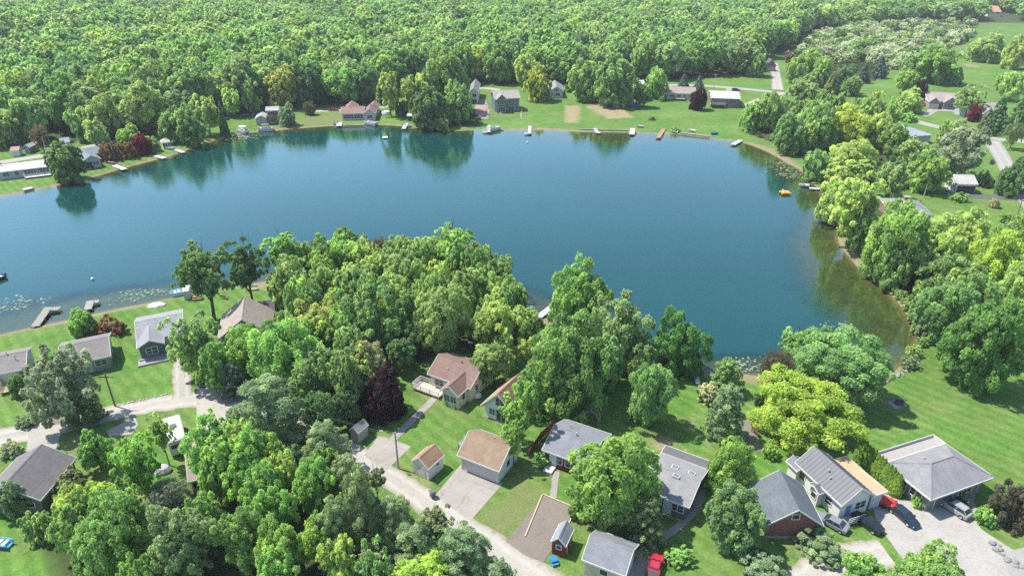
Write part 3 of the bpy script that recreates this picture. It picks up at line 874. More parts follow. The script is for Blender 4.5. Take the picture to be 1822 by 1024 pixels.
deck(t, -1.9, L * 0.40, -1.7, 0.6, 0.5, (0.42, 0.37, 0.32), True, (0.62, 0.6, 0.56), 'nlf')
t, L, W, b = house('cottage', 'white cottage with steep tan A-shaped roof behind the double garage', 'cottage', (855, 720), (917, 744), (972, 711), 2.2, 3.3, 'gable_v', BRNV, siding((0.66, 0.65, 0.63)), ov=0.5, openings=[(0, 'win2', 'n', 0.52, 3.6, 1.5, 1.3), (0, 'win2', 'n', 0.25, 1.4, 1.0, 1.0), (0, 'slider', 'n', 0.56, 1.1, 1.7, 2.0), (0, 'win', 'r', 0.4, 1.3, 1.0, 0.9)])
t, L, W, b = house('double_garage', 'white double garage with large light brown roof and concrete drive', 'garage', (813, 809), (888, 838), (921, 787), 2.6, 2.0, 'gable_u', BRNT, siding((0.68, 0.67, 0.64)), ov=0.4, openings=[(0, 'gdoor', 'n', 0.56, 1.1, 4.6, 2.15), (0, 'door', 'n', 0.1, 1.02, 0.9, 2.0), (0, 'win', 'r', 0.5, 1.5, 0.9, 0.9)], vents=[(0.55, 0.62, -0.3)])
deck(t, -1.6, 0.25, W * 0.45, W * 0.85, 0.9, (0.33, 0.33, 0.33), True, (0.36, 0.36, 0.37), 'lnf', 'side_deck')
t, L, W, b = house('storage_shed', 'small white shed with brown gabled roof beside the lane', 'shed', (731, 818.5), (761.5, 834), (792, 809), 2.2, 1.25, 'gable_v', shingle((0.29, 0.18, 0.12), True), siding((0.66, 0.65, 0.62)), ov=0.15, openings=[(0, 'win', 'r', 0.62, 1.5, 0.5, 0.35), (0, 'door', 'n', 0.5, 0.95, 1.4, 1.8, (0.5, 0.49, 0.47))])
house('storage_shed', 'small weathered grey shed at the foot of the purple tree', 'shed', (621, 764), (637, 770.5), (661, 757), 2.0, 0.8, 'gable_v', shingle((0.26, 0.26, 0.25), True), siding((0.33, 0.33, 0.31)), trim=(0.4, 0.4, 0.38), ov=0.12, openings=[(0, 'door', 'n', 0.5, 0.92, 1.1, 1.75, (0.3, 0.3, 0.28))])
t, L, W, b = house('cottage', 'red cottage with grey roof behind the very large round maple', 'cottage', (964, 799), (1050, 830), (1093, 773), 2.6, 1.6, 'gable_u', shingle((0.185, 0.195, 0.21)), siding((0.20, 0.025, 0.03)), openings=[(0, 'win', 'n', 0.33, 1.5, 0.9, 1.3), (0, 'door', 'n', 0.19, 1.05, 0.9, 2.05, (0.6, 0.6, 0.58)), (0, 'win2', 'n', 0.6, 1.5, 1.6, 1.2), (0, 'win', 'l', 0.5, 1.5, 1.0, 1.0)], vents=[(0.3, 0.62, 0.1), (0.5, 0.44, 0.2)])
m = MB(); m.box(L * 0.12, L * 0.3, -1.3, 0.3, 0, 0.3); m.build('front_step', concrete((0.45, 0.45, 0.44)), t)
t, L, W, b = house('house', 'low house with grey shingle roof, three skylights and darker rear strip', 'house', (1138, 867), (1227, 902), (1251, 831), 2.8, 1.2, 'gable_u', LGREY, siding((0.13, 0.115, 0.105)), ov=0.4, rf=0.5, openings=[(0, 'door', 'n', 0.58, 1.05, 0.95, 2.05, (0.5, 0.5, 0.55)), (0, 'win2', 'n', 0.8, 1.6, 1.5, 1.0), (0, 'win2', 'n', 0.3, 1.6, 1.5, 1.0), (0, 'win', 'r', 0.4, 1.6, 1.0, 1.0)],
    wings=[dict(fx0=0.0, fx1=1.0, fy0=1.002, fy1=1.22, he=2.75, rise=0, typ='flat', roof=DKG)])
for fx, fy in ((0.44, 0.62), (0.78, 0.62), (0.55, 0.42)):
    z = 2.8 + 1.2 * (1 - abs(fy - 0.5) * 2)
    m = MB(); m.box(fx * L - .45, fx * L + .45, fy * W - .35, fy * W + .35, z - 0.25, z + 0.16); s = m.build('skylight', paint((0.42, 0.42, 0.42)), t)
    m = MB(); m.box(fx * L - .36, fx * L + .36, fy * W - .27, fy * W + .27, z + 0.161, z + 0.175); m.build('pane', glass((0.12, 0.13, 0.14)), s)
t, L, W, b = house('storage_shed', 'small dark red shed with grey roof and white square window', 'shed', (980, 962), (1007, 971), (1024, 941), 2.1, 1.0, 'gable_v', shingle((0.225, 0.245, 0.26), True), siding((0.15, 0.03, 0.025)), ov=0.12, openings=[(0, 'win', 'n', 0.52, 1.45, 0.55, 0.55), (0, 'door', 'r', 0.5, 0.95, 1.2, 1.8, (0.14, 0.028, 0.024))])
t, L, W, b = house('garage', 'grey-roofed cream garage at the lower edge beside the red pickup', 'garage', (1035, 994), (1113, 1024), (1138, 968), 2.6, 1.5, 'gable_u', shingle((0.19, 0.195, 0.21)), siding((0.42, 0.38, 0.30)), ov=0.3, openings=[(0, 'gdoor', 'r', 0.5, 1.1, 2.6, 2.1), (0, 'win', 'n', 0.5, 1.5, 0.9, 0.8)])
t, L, W, b = house('brick_garage', 'red brick garage with dark slate-grey gabled roof', 'garage', (1364, 933), (1466, 934), (1421, 862), 2.5, 2.5, 'gable_v', SLATE, brick((0.20, 0.055, 0.04)), ov=0.35, openings=[(0, 'win', 'n', 0.5, 3.5, 0.8, 0.7), (0, 'gdoor', 'r', 0.5, 1.1, 2.6, 2.1)])
m = MB(); m.box(0.3, L - 0.3, 0.3, W - 0.3, 0.0, 0.35); m.build('foundation', concrete((0.3, 0.29, 0.28)), t)
MROOF = metal((0.105, 0.11, 0.12), 0.6)
t, L, W, b = house('house', 'white house with grey standing-seam metal roof and tan flat annexe', 'house', (1498, 899), (1558, 880), (1462, 808), 2.9, 2.0, 'gable_v', MROOF, siding((0.62, 0.62, 0.58)), ov=0.4, rf=0.5, ribs=True,
    wings=[dict(fx0=0.97, fx1=1.42, fy0=0.02, fy1=0.86, he=2.65, rise=0, typ='flat', roof=gravel((0.42, 0.30, 0.19)), wall=siding((0.42, 0.45, 0.5))), dict(fx0=-0.16, fx1=0.12, fy0=0.34, fy1=0.58, he=2.5, rise=0.5, typ='gable_u', roof=MROOF), dict(fx0=-0.1, fx1=0.3, fy0=0.86, fy1=1.12, he=2.5, rise=0.6, typ='gable_v', roof=MROOF)],
    openings=[(0, 'win2', 'n', 0.72, 1.5, 1.6, 1.1), (0, 'door', 'n', 0.3, 1.05, 0.95, 2.05, (0.12, 0.2, 0.35)), (1, 'door', 'n', 0.5, 1.05, 0.9, 2.0, (0.45, 0.5, 0.55)), (0, 'win', 'l', 0.75, 1.5, 1.0, 1.0), (0, 'win', 'l', 0.12, 1.5, 1.0, 1.0), (2, 'win', 'l', 0.5, 1.4, 0.8, 0.8)], vents=[(0.3, 0.52, -0.5), (0.22, 0.42, -0.9)])
deck(t, L * 0.14, L * 0.62, -1.0, 0.3, 0.4, (0.3, 0.29, 0.28), True, (0.42, 0.41, 0.4), 'n', 'porch')
HIP = shingle((0.21, 0.207, 0.212))
t, L, W, b = house('house', 'low grey hip-roofed house beside the clipped arborvitae row', 'house', (1574, 823), (1657, 888), (1752, 836), 2.9, 1.7, 'hip', HIP, siding((0.20, 0.19, 0.18)), ov=0.7, openings=[(0, 'gdoor', 'r', 0.3, 1.15, 3.0, 2.2, (0.12, 0.12, 0.12)), (0, 'win3', 'r', 0.68, 1.5, 2.2, 1.2), (0, 'door', 'r', 0.88, 1.05, 0.95, 2.05, (0.35, 0.2, 0.15)), (0, 'win2', 'n', 0.7, 1.5, 1.6, 1.1), (0, 'win2', 'n', 0.3, 1.5, 1.6, 1.1)], vents=[(0.28, 0.4, -0.6), (0.62, 0.85, -1.2)])
m = MB(); m.box(-1.9, 0.2, 0.2, W - 0.1, 2.45, 2.6); d_ = m.build('gutter_deck', planks((0.3, 0.28, 0.26), True), t)
m = MB(); m.box(-1.98, -1.9, 0.1, W, 2.35, 3.0); m.box(-1.9, 0.2, W - 0.09, W - 0.01, 2.35, 3.0); m.build('parapet', paint((0.5, 0.5, 0.49)), d_)
m = MB()
for k_ in range(5): m.box(-1.8, -1.65, 0.5 + k_ * (W - 1) / 4.2, 0.65 + k_ * (W - 1) / 4.2, 0, 2.449)
m.build('deck_posts', paint((0.4, 0.38, 0.35)), d_)
t, L, W, b = house('garage', 'dark garage with weathered dark grey roof at the lower left', 'garage', (-42, 889), (72, 889), (95, 813), 2.6, 2.3, 'gable_v', shingle((0.15, 0.14, 0.14), True), siding((0.14, 0.13, 0.12)), ov=0.35, openings=[(0, 'win', 'n', 0.8, 1.5, 1.0, 0.8), (0, 'win', 'r', 0.5, 1.5, 1.0, 0.9), (0, 'gdoor', 'f', 0.5, 1.1, 4.5, 2.1)])
t, L, W, b = house('cabin', 'tan-roofed cabin half hidden by the dark maple beside the camper', 'cabin', (334, 857), (368, 848), (342, 771), 2.6, 1.7, 'gable_u', TAN, siding((0.25, 0.2, 0.15)), ov=0.3, openings=[(0, 'win', 'n', 0.4, 1.5, 1.0, 0.9), (0, 'door', 'l', 0.4, 1.05, 0.9, 2.0, (0.3, 0.22, 0.16)), (0, 'win', 'l', 0.75, 1.5, 0.9, 0.9)])

# far shore
t, L, W, b = house('lake_house', 'two-storey blue-grey house with front gable on the far lawn', 'house', (880, 176), (926, 174), (923, 146.5), 5.6, 2.4, 'gable_u', shingle((0.29, 0.265, 0.24)), siding((0.14, 0.165, 0.18)), ov=0.4, W=10.5,
    wings=[dict(fx0=0.04, fx1=0.46, y0=-1.6, y1=4.5, he=5.55, rise=2.1, typ='gable_v')], openings=[(1, 'win4', 'n', 0.5, 4.4, 3.6, 1.5), (1, 'win3', 'n', 0.5, 1.4, 3.0, 1.7), (0, 'win2', 'n', 0.62, 4.3, 1.4, 1.4), (0, 'win', 'n', 0.88, 4.4, 1.0, 1.3), (0, 'slider', 'n', 0.66, 1.15, 2.2, 2.1), (0, 'win', 'n', 0.9, 1.4, 1.2, 1.4), (0, 'win', 'r', 0.5, 4.3, 1.0, 1.2)])
t, L, W, b = house('lake_house', 'long brown-roofed lake house with glazed front on the far shore', 'house', (606, 202), (648, 201), (668, 187), 2.8, 1.8, 'gable_u', shingle((0.235, 0.15, 0.125)), siding((0.46, 0.44, 0.42)), ov=0.35, W=8.5,
    wings=[dict(fx0=0.96, fx1=1.5, fy0=-0.18, fy1=1.0, he=2.8, rise=1.9, typ='gable_v'), dict(fx0=0.05, fx1=0.6, fy0=0.9, fy1=2.0, he=2.7, rise=1.8, typ='gable_v'), dict(fx0=1.1, fx1=1.56, fy0=1.0, fy1=2.0, he=2.7, rise=1.7, typ='gable_v')],
    openings=[(0, 'win4', 'n', 0.3, 1.4, 4.0, 1.5), (0, 'win4', 'n', 0.76, 1.4, 3.4, 1.5), (1, 'win2', 'n', 0.5, 1.5, 2.0, 1.3), (1, 'win', 'r', 0.5, 1.5, 1.0, 1.0)])
t, L, W, b = house('lake_house', 'two-level lake house with brown balcony beside the small shore tree', 'house', (472, 197), (495, 196), (494, 183), 5.2, 0.9, 'gable_u', shingle((0.33, 0.34, 0.34)), siding((0.36, 0.33, 0.30)), ov=0.3, W=6.5, openings=[(0, 'win2', 'n', 0.3, 4.0, 1.6, 1.2), (0, 'slider', 'n', 0.72, 3.8, 1.8, 2.0), (0, 'win2', 'n', 0.5, 1.3, 2.0, 1.2)],
    wings=[dict(x0=-4.2, x1=0.5, y0=-1.5, y1=5, he=2.6, rise=1.2, typ='gable_v')])
m = MB(); m.box(0.2, L - .2, -1.7, 0.3, 2.6, 2.78); m.box(0.2, L - .2, -1.75, -1.65, 2.78, 3.6); m.build('balcony', planks((0.3, 0.15, 0.08)), t)
t, L, W, b = house('lake_house', 'white house glimpsed between the big shore clump and the rock slope', 'house', (834, 165), (851, 165), (851, 148), 5.0, 2.0, 'gable_v', GREYV, siding((0.55, 0.56, 0.57)), openings=[(0, 'win2', 'n', 0.6, 3.8, 1.6, 1.3), (0, 'slider', 'n', 0.6, 1.1, 2.0, 2.0), (0, 'win', 'r', 0.4, 3.8, 1.0, 1.2)])
t, L, W, b = house('cottage', 'small white-gabled house right of the round yellow-green tree', 'cottage', (978, 162), (1003, 162), (1003, 150), 3.2, 2.0, 'gable_v', LGREY, siding((0.5, 0.5, 0.5)), openings=[(0, 'win2', 'n', 0.6, 1.6, 2.0, 1.3), (0, 'win', 'n', 0.5, 3.5, 0.9, 0.8)])
t, L, W, b = house('lake_house', 'pale house mostly hidden between trees on the far lawn', 'house', (1130, 160), (1152, 160), (1152, 144), 5.0, 2.4, 'gable_u', shingle((0.36, 0.36, 0.36)), siding((0.42, 0.46, 0.48)), openings=[(0, 'win2', 'n', 0.3, 3.8, 1.6, 1.3), (0, 'win2', 'n', 0.75, 3.8, 1.6, 1.3), (0, 'win2', 'n', 0.5, 1.3, 1.6, 1.3)])
t, L, W, b = house('ranch_house', 'long beige ranch house with two blue spruces behind it', 'house', (1178, 165), (1239, 167), (1241, 155), 2.9, 1.4, 'gable_u', shingle((0.26, 0.21, 0.185)), siding((0.50, 0.48, 0.45)), openings=[(0, 'win2', 'n', 0.1, 1.6, 2.0, 1.2), (0, 'win2', 'n', 0.3, 1.6, 2.0, 1.2), (0, 'slider', 'n', 0.5, 1.1, 1.8, 2.0), (0, 'win', 'n', 0.68, 1.6, 1.2, 1.1), (0, 'win2', 'n', 0.87, 1.6, 1.6, 1.1)])
deck(t, L * .35, L * .68, -2.6, 0.3, 0.9, (0.28, 0.22, 0.18), True, (0.3, 0.24, 0.2), 'nlr')
t, L, W, b = house('ranch_house', 'brick ranch house with pale roof and front balcony right of purple tree', 'house', (1265, 174), (1318, 176), (1319, 163), 4.0, 1.2, 'gable_u', shingle((0.42, 0.42, 0.42)), brick((0.18, 0.10, 0.08)), openings=[(0, 'win3', 'n', 0.2, 2.7, 2.6, 1.5), (0, 'win3', 'n', 0.52, 2.7, 2.2, 1.4), (0, 'win2', 'n', 0.82, 2.7, 1.6, 1.4), (0, 'win2', 'n', 0.7, 0.9, 1.6, 0.8)])
m = MB(); m.box(0, L * .5, -2.2, 0.3, 1.5, 1.68); m.box(0, L * .5, -2.25, -2.17, 1.68, 2.5); m.box(0, 0.15, -2.2, -2.05, 0, 1.499); m.box(L * .5 - .15, L * .5, -2.2, -2.05, 0, 1.499); m.build('balcony', paint((0.45, 0.44, 0.42)), t)
t, L, W, b = house('brick_garage', 'brick garage with dark gable at the end of the pale drive', 'garage', (1362, 117), (1382, 117), (1382, 105), 3.0, 3.4, 'gable_v', DKG, brick((0.2, 0.10, 0.075)), openings=[(0, 'gdoor', 'n', 0.5, 1.1, 4.2, 2.1, (0.4, 0.3, 0.27)), (0, 'win', 'n', 0.5, 3.6, 0.9, 0.8)], wings=[dict(fx0=0.1, fx1=0.55, fy0=0.9, fy1=2.6, he=4.8, rise=2.4, typ='gable_v', wall=siding((0.5, 0.5, 0.5)))])
t, L, W, b = house('ranch_house', 'brown-roofed ranch house with two dark gables beside the purple tree', 'house', (1651, 179), (1706, 182), (1702, 168), 3.0, 2.2, 'gable_u', shingle((0.27, 0.23, 0.21)), brick((0.28, 0.23, 0.19)), wings=[dict(fx0=0.0, fx1=0.36, y0=-2.6, y1=5, he=2.95, rise=2.0, typ='gable_v'), dict(fx0=0.5, fx1=0.95, y0=-1.8, y1=5, he=2.95, rise=2.3, typ='gable_v', wall=siding((0.2, 0.2, 0.2)))],
    openings=[(1, 'gdoor', 'n', 0.5, 1.1, 3.6, 2.1, (0.5, 0.47, 0.43)), (2, 'win2', 'n', 0.5, 1.6, 2.2, 1.3), (0, 'door', 'n', 0.43, 1.05, 1.0, 2.1, (0.2, 0.12, 0.1))])
t, L, W, b = house('ranch_house', 'second ranch house with taupe roof behind the small magenta tree', 'house', (1738, 200), (1790, 197), (1790, 184), 3.0, 2.2, 'gable_u', shingle((0.27, 0.24, 0.225)), siding((0.40, 0.42, 0.44)), wings=[dict(fx0=0.05, fx1=0.45, y0=-2.4, y1=5, he=2.95, rise=2.0, typ='gable_v')], openings=[(1, 'gdoor', 'n', 0.5, 1.1, 4.0, 2.1, (0.55, 0.55, 0.55)), (0, 'win2', 'n', 0.7, 1.6, 2.0, 1.3), (0, 'win2', 'n', 0.88, 1.6, 1.6, 1.2)])
t, L, W, b = house('house', 'house with blue-grey roof half hidden behind green trees by the road', 'house', (1608, 243), (1660, 240), (1652, 218), 3.0, 1.9, 'hip', shingle((0.27, 0.30, 0.36)), siding((0.45, 0.45, 0.45)), openings=[(0, 'win2', 'n', 0.4, 1.6, 1.8, 1.2), (0, 'win2', 'r', 0.5, 1.6, 1.8, 1.2)])
t, L, W, b = house('garage', 'white garage with pale roof and wide dark open door', 'garage', (1703, 327), (1741, 328), (1736, 317), 2.9, 1.7, 'gable_u', shingle((0.40, 0.38, 0.36)), siding((0.58, 0.57, 0.55)), W=7.2, openings=[(0, 'dark', 'n', 0.52, 1.15, 5.0, 2.2), (0, 'win', 'l', 0.5, 1.5, 0.9, 0.9)])
t, L, W, b = house('house', 'house with dark grey hip roof and brick chimney on the right bank', 'house', (1588, 378), (1660, 382), (1636, 341), 2.9, 2.0, 'hip', shingle((0.20, 0.205, 0.215)), brick((0.24, 0.15, 0.11)), W=11.0, openings=[(0, 'win2', 'n', 0.4, 1.6, 1.8, 1.2), (0, 'win2', 'l', 0.5, 1.6, 1.8, 1.2)], chim=(0.5, 0.52, 1.4, 0.5))
house('house', 'orange-roofed white house far away at the upper right corner', 'house', (1759, 21), (1783, 21.5), (1783, 17), 4.2, 4.2, 'gable_u', shingle((0.40, 0.20, 0.12)), siding((0.6, 0.6, 0.6)), openings=[(0, 'win2', 'n', 0.3, 3.2, 2.0, 1.4), (0, 'win2', 'n', 0.7, 3.2, 2.0, 1.4)])
# left shore
t, L, W, b = house('long_house', 'long low white house with white metal roof on the left shore', 'house', (-10, 307), (90, 295), (89, 285), 2.6, 1.1, 'gable_u', metal((0.60, 0.61, 0.62), 0.35), siding((0.34, 0.38, 0.40)), W=8.0, openings=[(0, 'win2', 'n', 0.16, 1.5, 1.6, 1.1), (0, 'win', 'n', 0.36, 1.5, 1.0, 1.1), (0, 'win4', 'n', 0.62, 1.5, 3.4, 1.4), (0, 'win4', 'n', 0.85, 1.5, 3.4, 1.4)], vents=[(0.4, 0.6, 0.3)])
deck(t, L * .5, L * .98, -2.4, 0.3, 0.5, (0.5, 0.5, 0.5), True, (0.62, 0.62, 0.62), 'nlr')
t, L, W, b = house('cottage', 'blue-grey cottage with slate roof beside the coppery shore bushes', 'cottage', (146, 288), (180, 282), (176, 267), 2.7, 1.6, 'gable_v', shingle((0.17, 0.20, 0.225), True), siding((0.30, 0.37, 0.40)), W=13, openings=[(0, 'dark', 'n', 0.28, 1.2, 2.6, 2.1), (0, 'win2', 'n', 0.7, 1.5, 1.8, 1.2), (0, 'win2', 'r', 0.3, 1.5, 1.6, 1.1)], wings=[dict(x0=-3, x1=9.5, y0=8, y1=15, he=2.6, rise=1.4, typ='gable_u')])
house('garden_shed', 'small blue-grey shed at the wood edge above the left lane', 'shed', (107, 254), (124, 252), (125, 248), 2.3, 1.2, 'gable_u', shingle((0.30, 0.35, 0.40)), siding((0.22, 0.27, 0.30)), W=3.6, ov=0.2, openings=[(0, 'win', 'n', 0.5, 1.4, 0.8, 0.8)])
house('garden_shed', 'small white shed with rusty red roof at far left', 'shed', (18, 268), (33, 267), (33, 263), 2.1, 0.9, 'gable_u', shingle((0.42, 0.25, 0.18)), siding((0.55, 0.55, 0.53)), W=3.4, ov=0.15, openings=[(0, 'door', 'n', 0.5, 0.95, 1.0, 1.8, (0.5, 0.5, 0.5))])
house('garden_shed', 'small shed with pale roof right of the rusty-roofed shed', 'shed', (41, 262), (52, 262), (52, 257), 2.2, 0.9, 'gable_v', shingle((0.44, 0.42, 0.40), True), siding((0.16, 0.17, 0.17)), W=5.0, ov=0.15, openings=[(0, 'door', 'n', 0.5, 0.95, 0.9, 1.8, (0.3, 0.3, 0.3))])
house('gazebo', 'small white shore hut with large windows right of the red maple', 'hut', (288, 254), (303, 252), (303, 248), 2.3, 0.9, 'hip', shingle((0.5, 0.46, 0.43)), siding((0.6, 0.6, 0.6)), W=3.6, ov=0.2, openings=[(0, 'win3', 'n', 0.5, 1.3, 2.4, 1.2), (0, 'win2', 'r', 0.5, 1.3, 1.6, 1.2)])
# ------------------------------------------------------------------ trees: unit crowns (radius 1, half height 1) of leaf clumps
def rnd_dirs(n, g):
    v = g.normal(size=(n, 3))
    return v / np.linalg.norm(v, axis=1, keepdims=True)
def leaf_quads(P, N, s, g, asp=1.5):
    """kite shaped leaf clumps at P with normals N"""
    n = len(P)
    T = np.cross(N, rnd_dirs(n, g)); T /= np.maximum(np.linalg.norm(T, axis=1, keepdims=True), 1e-6)
    B = np.cross(N, T)
    a = (s * asp * 0.5)[:, None]; b = (s * 0.5)[:, None]
    bend = N * (s * 0.18)[:, None]
    return np.stack([P - T * a - bend, P - B * b + T * a * 0.15, P + T * a - bend, P + B * b + T * a * 0.15], 1)
def puff_leaves(C, RAD, total, leaf, g, up=0.35, outw=0.8, cull=0.35, tvar=0.16):
    C = np.array(C); RAD = np.array(RAD)
    w = (RAD[:, 0] * RAD[:, 1]) ** 1.0
    cnt = np.maximum(6, (total * w / w.sum()).astype(int))
    idx = np.repeat(np.arange(len(C)), cnt)
    n = len(idx)
    D = rnd_dirs(n, g)
    cd = C / np.maximum(np.linalg.norm(C, axis=1, keepdims=True), 0.15)
    D = D + cd[idx] * 0.55 + np.array([0, 0, 0.3]); D /= np.linalg.norm(D, axis=1, keepdims=True)
    rr = 0.55 + 0.52 * g.random(n) ** 0.7 + np.where(g.random(n) < 0.10, 0.35 * g.random(n), 0)
    P = C[idx] + D * RAD[idx] * rr[:, None]
    keep = np.linalg.norm(P, axis=1) > cull * (0.6 + 0.8 * g.random(n))
    P, D, idx = P[keep], D[keep], idx[keep]
    n = len(P)
    N = D * outw + rnd_dirs(n, g) * 0.75 + np.array([0, 0, up]); N /= np.linalg.norm(N, axis=1, keepdims=True)
    pt = 1 + g.normal(size=len(C)) * tvar
    tint = np.clip(pt[idx] * (1 + g.normal(size=n) * 0.17), 0.5, 1.6)
    s = leaf * (0.65 + 0.7 * g.random(n))
    return leaf_quads(P, N, s, g), tint
def normalise(q):
    c = q.mean(1)
    r = np.percentile(np.hypot(c[:, 0], c[:, 1]), 97)
    lo, hi = np.percentile(c[:, 2], 2), np.percentile(c[:, 2], 99.2)
    q = q - np.array([0, 0, (lo + hi) / 2])
    return q / np.array([r, r, (hi - lo) / 2])
def crown_round(seed, leaf, total, lumps=46, gap=0.0, squash=0.62, droop=0.0, spread=0.70, limbs=9):
    """a crown of several limb masses, each a flattened cloud of leaf puffs"""
    g = np.random.default_rng(seed)
    C, RD = [], []
    M = limbs + int(g.integers(0, 4))
    cent = []
    for k in range(M):
        z = 0.86 - (0.86 + squash) * (k + 0.3) / M
        th = k * 2.39996 + g.normal() * 0.35
        q = max(0.55, math.sqrt(max(0.05, 1 - z * z)))
        d = np.array([q * math.cos(th), q * math.sin(th), z])
        m = spread * g.uniform(0.62, 0.98)
        rm = g.uniform(0.30, 0.50) * (0.85 if gap else 1.0)
        cent.append((d * m, rm))
    per = max(5, int(lumps * 2.2 / M))
    for c, rm in cent:
        for k in range(per):
            z = 1 - 1.55 * (k + 0.5) / per
            th = k * 2.39996 + g.random()
            q = math.sqrt(max(0, 1 - z * z))
            if gap and g.random() < gap: continue
            p = c + np.array([q * math.cos(th), q * math.sin(th), z * (0.62 + droop)]) * rm * g.uniform(0.75, 1.1)
            rp = rm * (g.uniform(0.18, 0.36) if gap else g.uniform(0.24, 0.44))
            C.append(p); RD.append([rp * 1.1, rp * 1.1, rp * (0.72 + droop)])
    for k in range(int(lumps * 0.3)):
        d = rnd_dirs(1, g)[0] * g.uniform(0.15, 0.5)
        C.append(d); RD.append([0.24, 0.24, 0.2])
    q, tint = puff_leaves(C, RD, total, leaf, g, up=0.75, outw=0.45)
    return normalise(q), tint
def crown_pine(seed, leaf, total, spiky=False):
    g = np.random.default_rng(seed)
    C, RD = [], []
    lev = 11 if not spiky else 13
    for i in range(lev):
        z = -0.85 + 1.75 * i / (lev - 1)
        f = (1 - (z + 0.85) / 1.9)
        rad = (0.22 + 0.85 * f ** 0.75) if not spiky else (0.06 + 0.98 * f)
        arms = max(3, int(4 + 4 * rad)) if not spiky else max(4, int(4 + 6 * rad))
        off = g.random() * 6.28
        for a in range(arms):
            th = off + 6.2832 * a / arms + g.normal() * 0.15
            ln = rad * (g.uniform(0.65, 1.12) if not spiky else g.uniform(0.85, 1.06))
            m = max(2, int(ln * 5))
            for j in range(m):
                u = (j + 1) / m
                if u < 0.35 and rad > 0.4: continue
                rise = (0.10 * u if not spiky else -0.10 * u)
                side = g.normal() * 0.07
                C.append([math.cos(th) * ln * u - math.sin(th) * side, math.sin(th) * ln * u + math.cos(th) * side, z + rise + g.normal() * 0.03])
                rp = (0.10 + 0.07 * g.random()) if not spiky else 0.11
                RD.append([rp * 1.15, rp * 1.15, rp * 0.7])
    C.append([0, 0, 0.97]); RD.append([0.09, 0.09, 0.14])
    Cn = np.array(C)
    q, tint = puff_leaves(C, RD, total, leaf, g, up=0.7, outw=0.5, cull=0.05, tvar=0.2)
    return normalise(q), tint
def crown_column(seed, leaf, total):
    g = np.random.default_rng(seed)
    n = total
    z = g.uniform(-1, 1, n); th = g.uniform(0, 6.2832, n)
    f = np.where(z < -0.4, 0.92 + 0.08 * np.sin((z + 1) * 2.6), 1.0 * np.clip((1 - z) / 1.4, 0, 1) ** 0.7)
    lump = 1 + 0.09 * np.sin(th * 5 + z * 9) + 0.06 * np.sin(th * 3 - z * 17)
    r = f * lump * (0.86 + 0.16 * g.random(n))
    P = np.stack([np.cos(th) * r, np.sin(th) * r, z], 1)
    N = np.stack([np.cos(th), np.sin(th), np.full(n, 0.3)], 1) + rnd_dirs(n, g) * 0.6
    N /= np.linalg.norm(N, axis=1, keepdims=True)
    return leaf_quads(P, N, leaf * (0.6 + 0.8 * g.random(n)), g), np.clip(1 + g.normal(size=n) * 0.16, 0.5, 1.6)
def crown_bare(seed, leaf, total):
    """a crown of bare twigs with a few small leaves"""
    g = np.random.default_rng(seed)
    q1, t1 = crown_round(seed, leaf * 0.75, int(total * 0.5), 60, 0.4)
    n = int(total * 0.35)
    D = rnd_dirs(n, g); D[:, 2] = np.abs(D[:, 2]) * 1.0 - 0.35 * (g.random(n) < 0.4)
    D /= np.linalg.norm(D, axis=1, keepdims=True)
    P = D * (0.35 + 0.65 * g.random(n) ** 0.6)[:, None]
    T = D + rnd_dirs(n, g) * 0.45 + np.array([0, 0, 0.3]); T /= np.linalg.norm(T, axis=1, keepdims=True)
    B = np.cross(T, rnd_dirs(n, g)); B /= np.linalg.norm(B, axis=1, keepdims=True)
    ln = (0.10 + 0.16 * g.random(n))[:, None]; w = leaf * 0.12
    q2 = np.stack([P - T * ln - B * w, P - T * ln + B * w, P + T * ln + B * w * 0.4, P + T * ln - B * w * 0.4], 1)
    return np.concatenate([q1, q2]), np.concatenate([t1, np.full(n, 0.8)])
LODS = [(0.029, 54000), (0.048, 24000), (0.082, 9500), (0.140, 3300)]
def lod_of(rpx):
    return 0 if rpx > 44 else 1 if rpx > 22 else 2 if rpx > 11 else 3
_crowns = {}
NVAR = {'round': 7, 'airy': 3, 'willow': 3, 'pine': 3, 'spruce': 2, 'column': 2, 'bare': 2, 'bush': 3}
def crown_data(kind, var, lod):
    leaf, tot = LODS[lod]
    sd_ = 100 * var + hash_kind[kind]
    if kind == 'round': return crown_round(sd_, leaf, tot, 56 + 6 * var, limbs=7 + var)
    if kind == 'airy': return crown_round(sd_, leaf * 1.05, int(tot * 0.52), 66, 0.46, 0.45, 0.0, 0.80, limbs=10)
    if kind == 'willow': return crown_round(sd_, leaf * 0.85, int(tot * 1.15), 70, 0.12, 0.75, 0.30, limbs=12)
    if kind == 'pine': return crown_pine(sd_, leaf * 0.72, int(tot * 1.2))
    if kind == 'spruce': return crown_pine(sd_, leaf * 0.8, int(tot * 1.2), True)
    if kind == 'column': return crown_column(sd_, leaf * 1.3, int(tot * 0.6))
    if kind == 'bare': return crown_bare(sd_, leaf, int(tot * 0.7))
    if kind == 'bush': return crown_round(sd_, leaf, int(tot * 0.95), 48, 0.05, 0.85, 0.2, 0.62, limbs=12)
hash_kind = {k: i * 17 + 3 for i, k in enumerate(NVAR)}
def crown_mesh(kind, var, lod):
    k = (kind, var, lod)
    if k not in _crowns:
        q, tint = crown_data(*k)
        _crowns[k] = quads_mesh('crown', q, LEAF, tint)
    return _crowns[k]
_trunks = {}
BARK = bark()
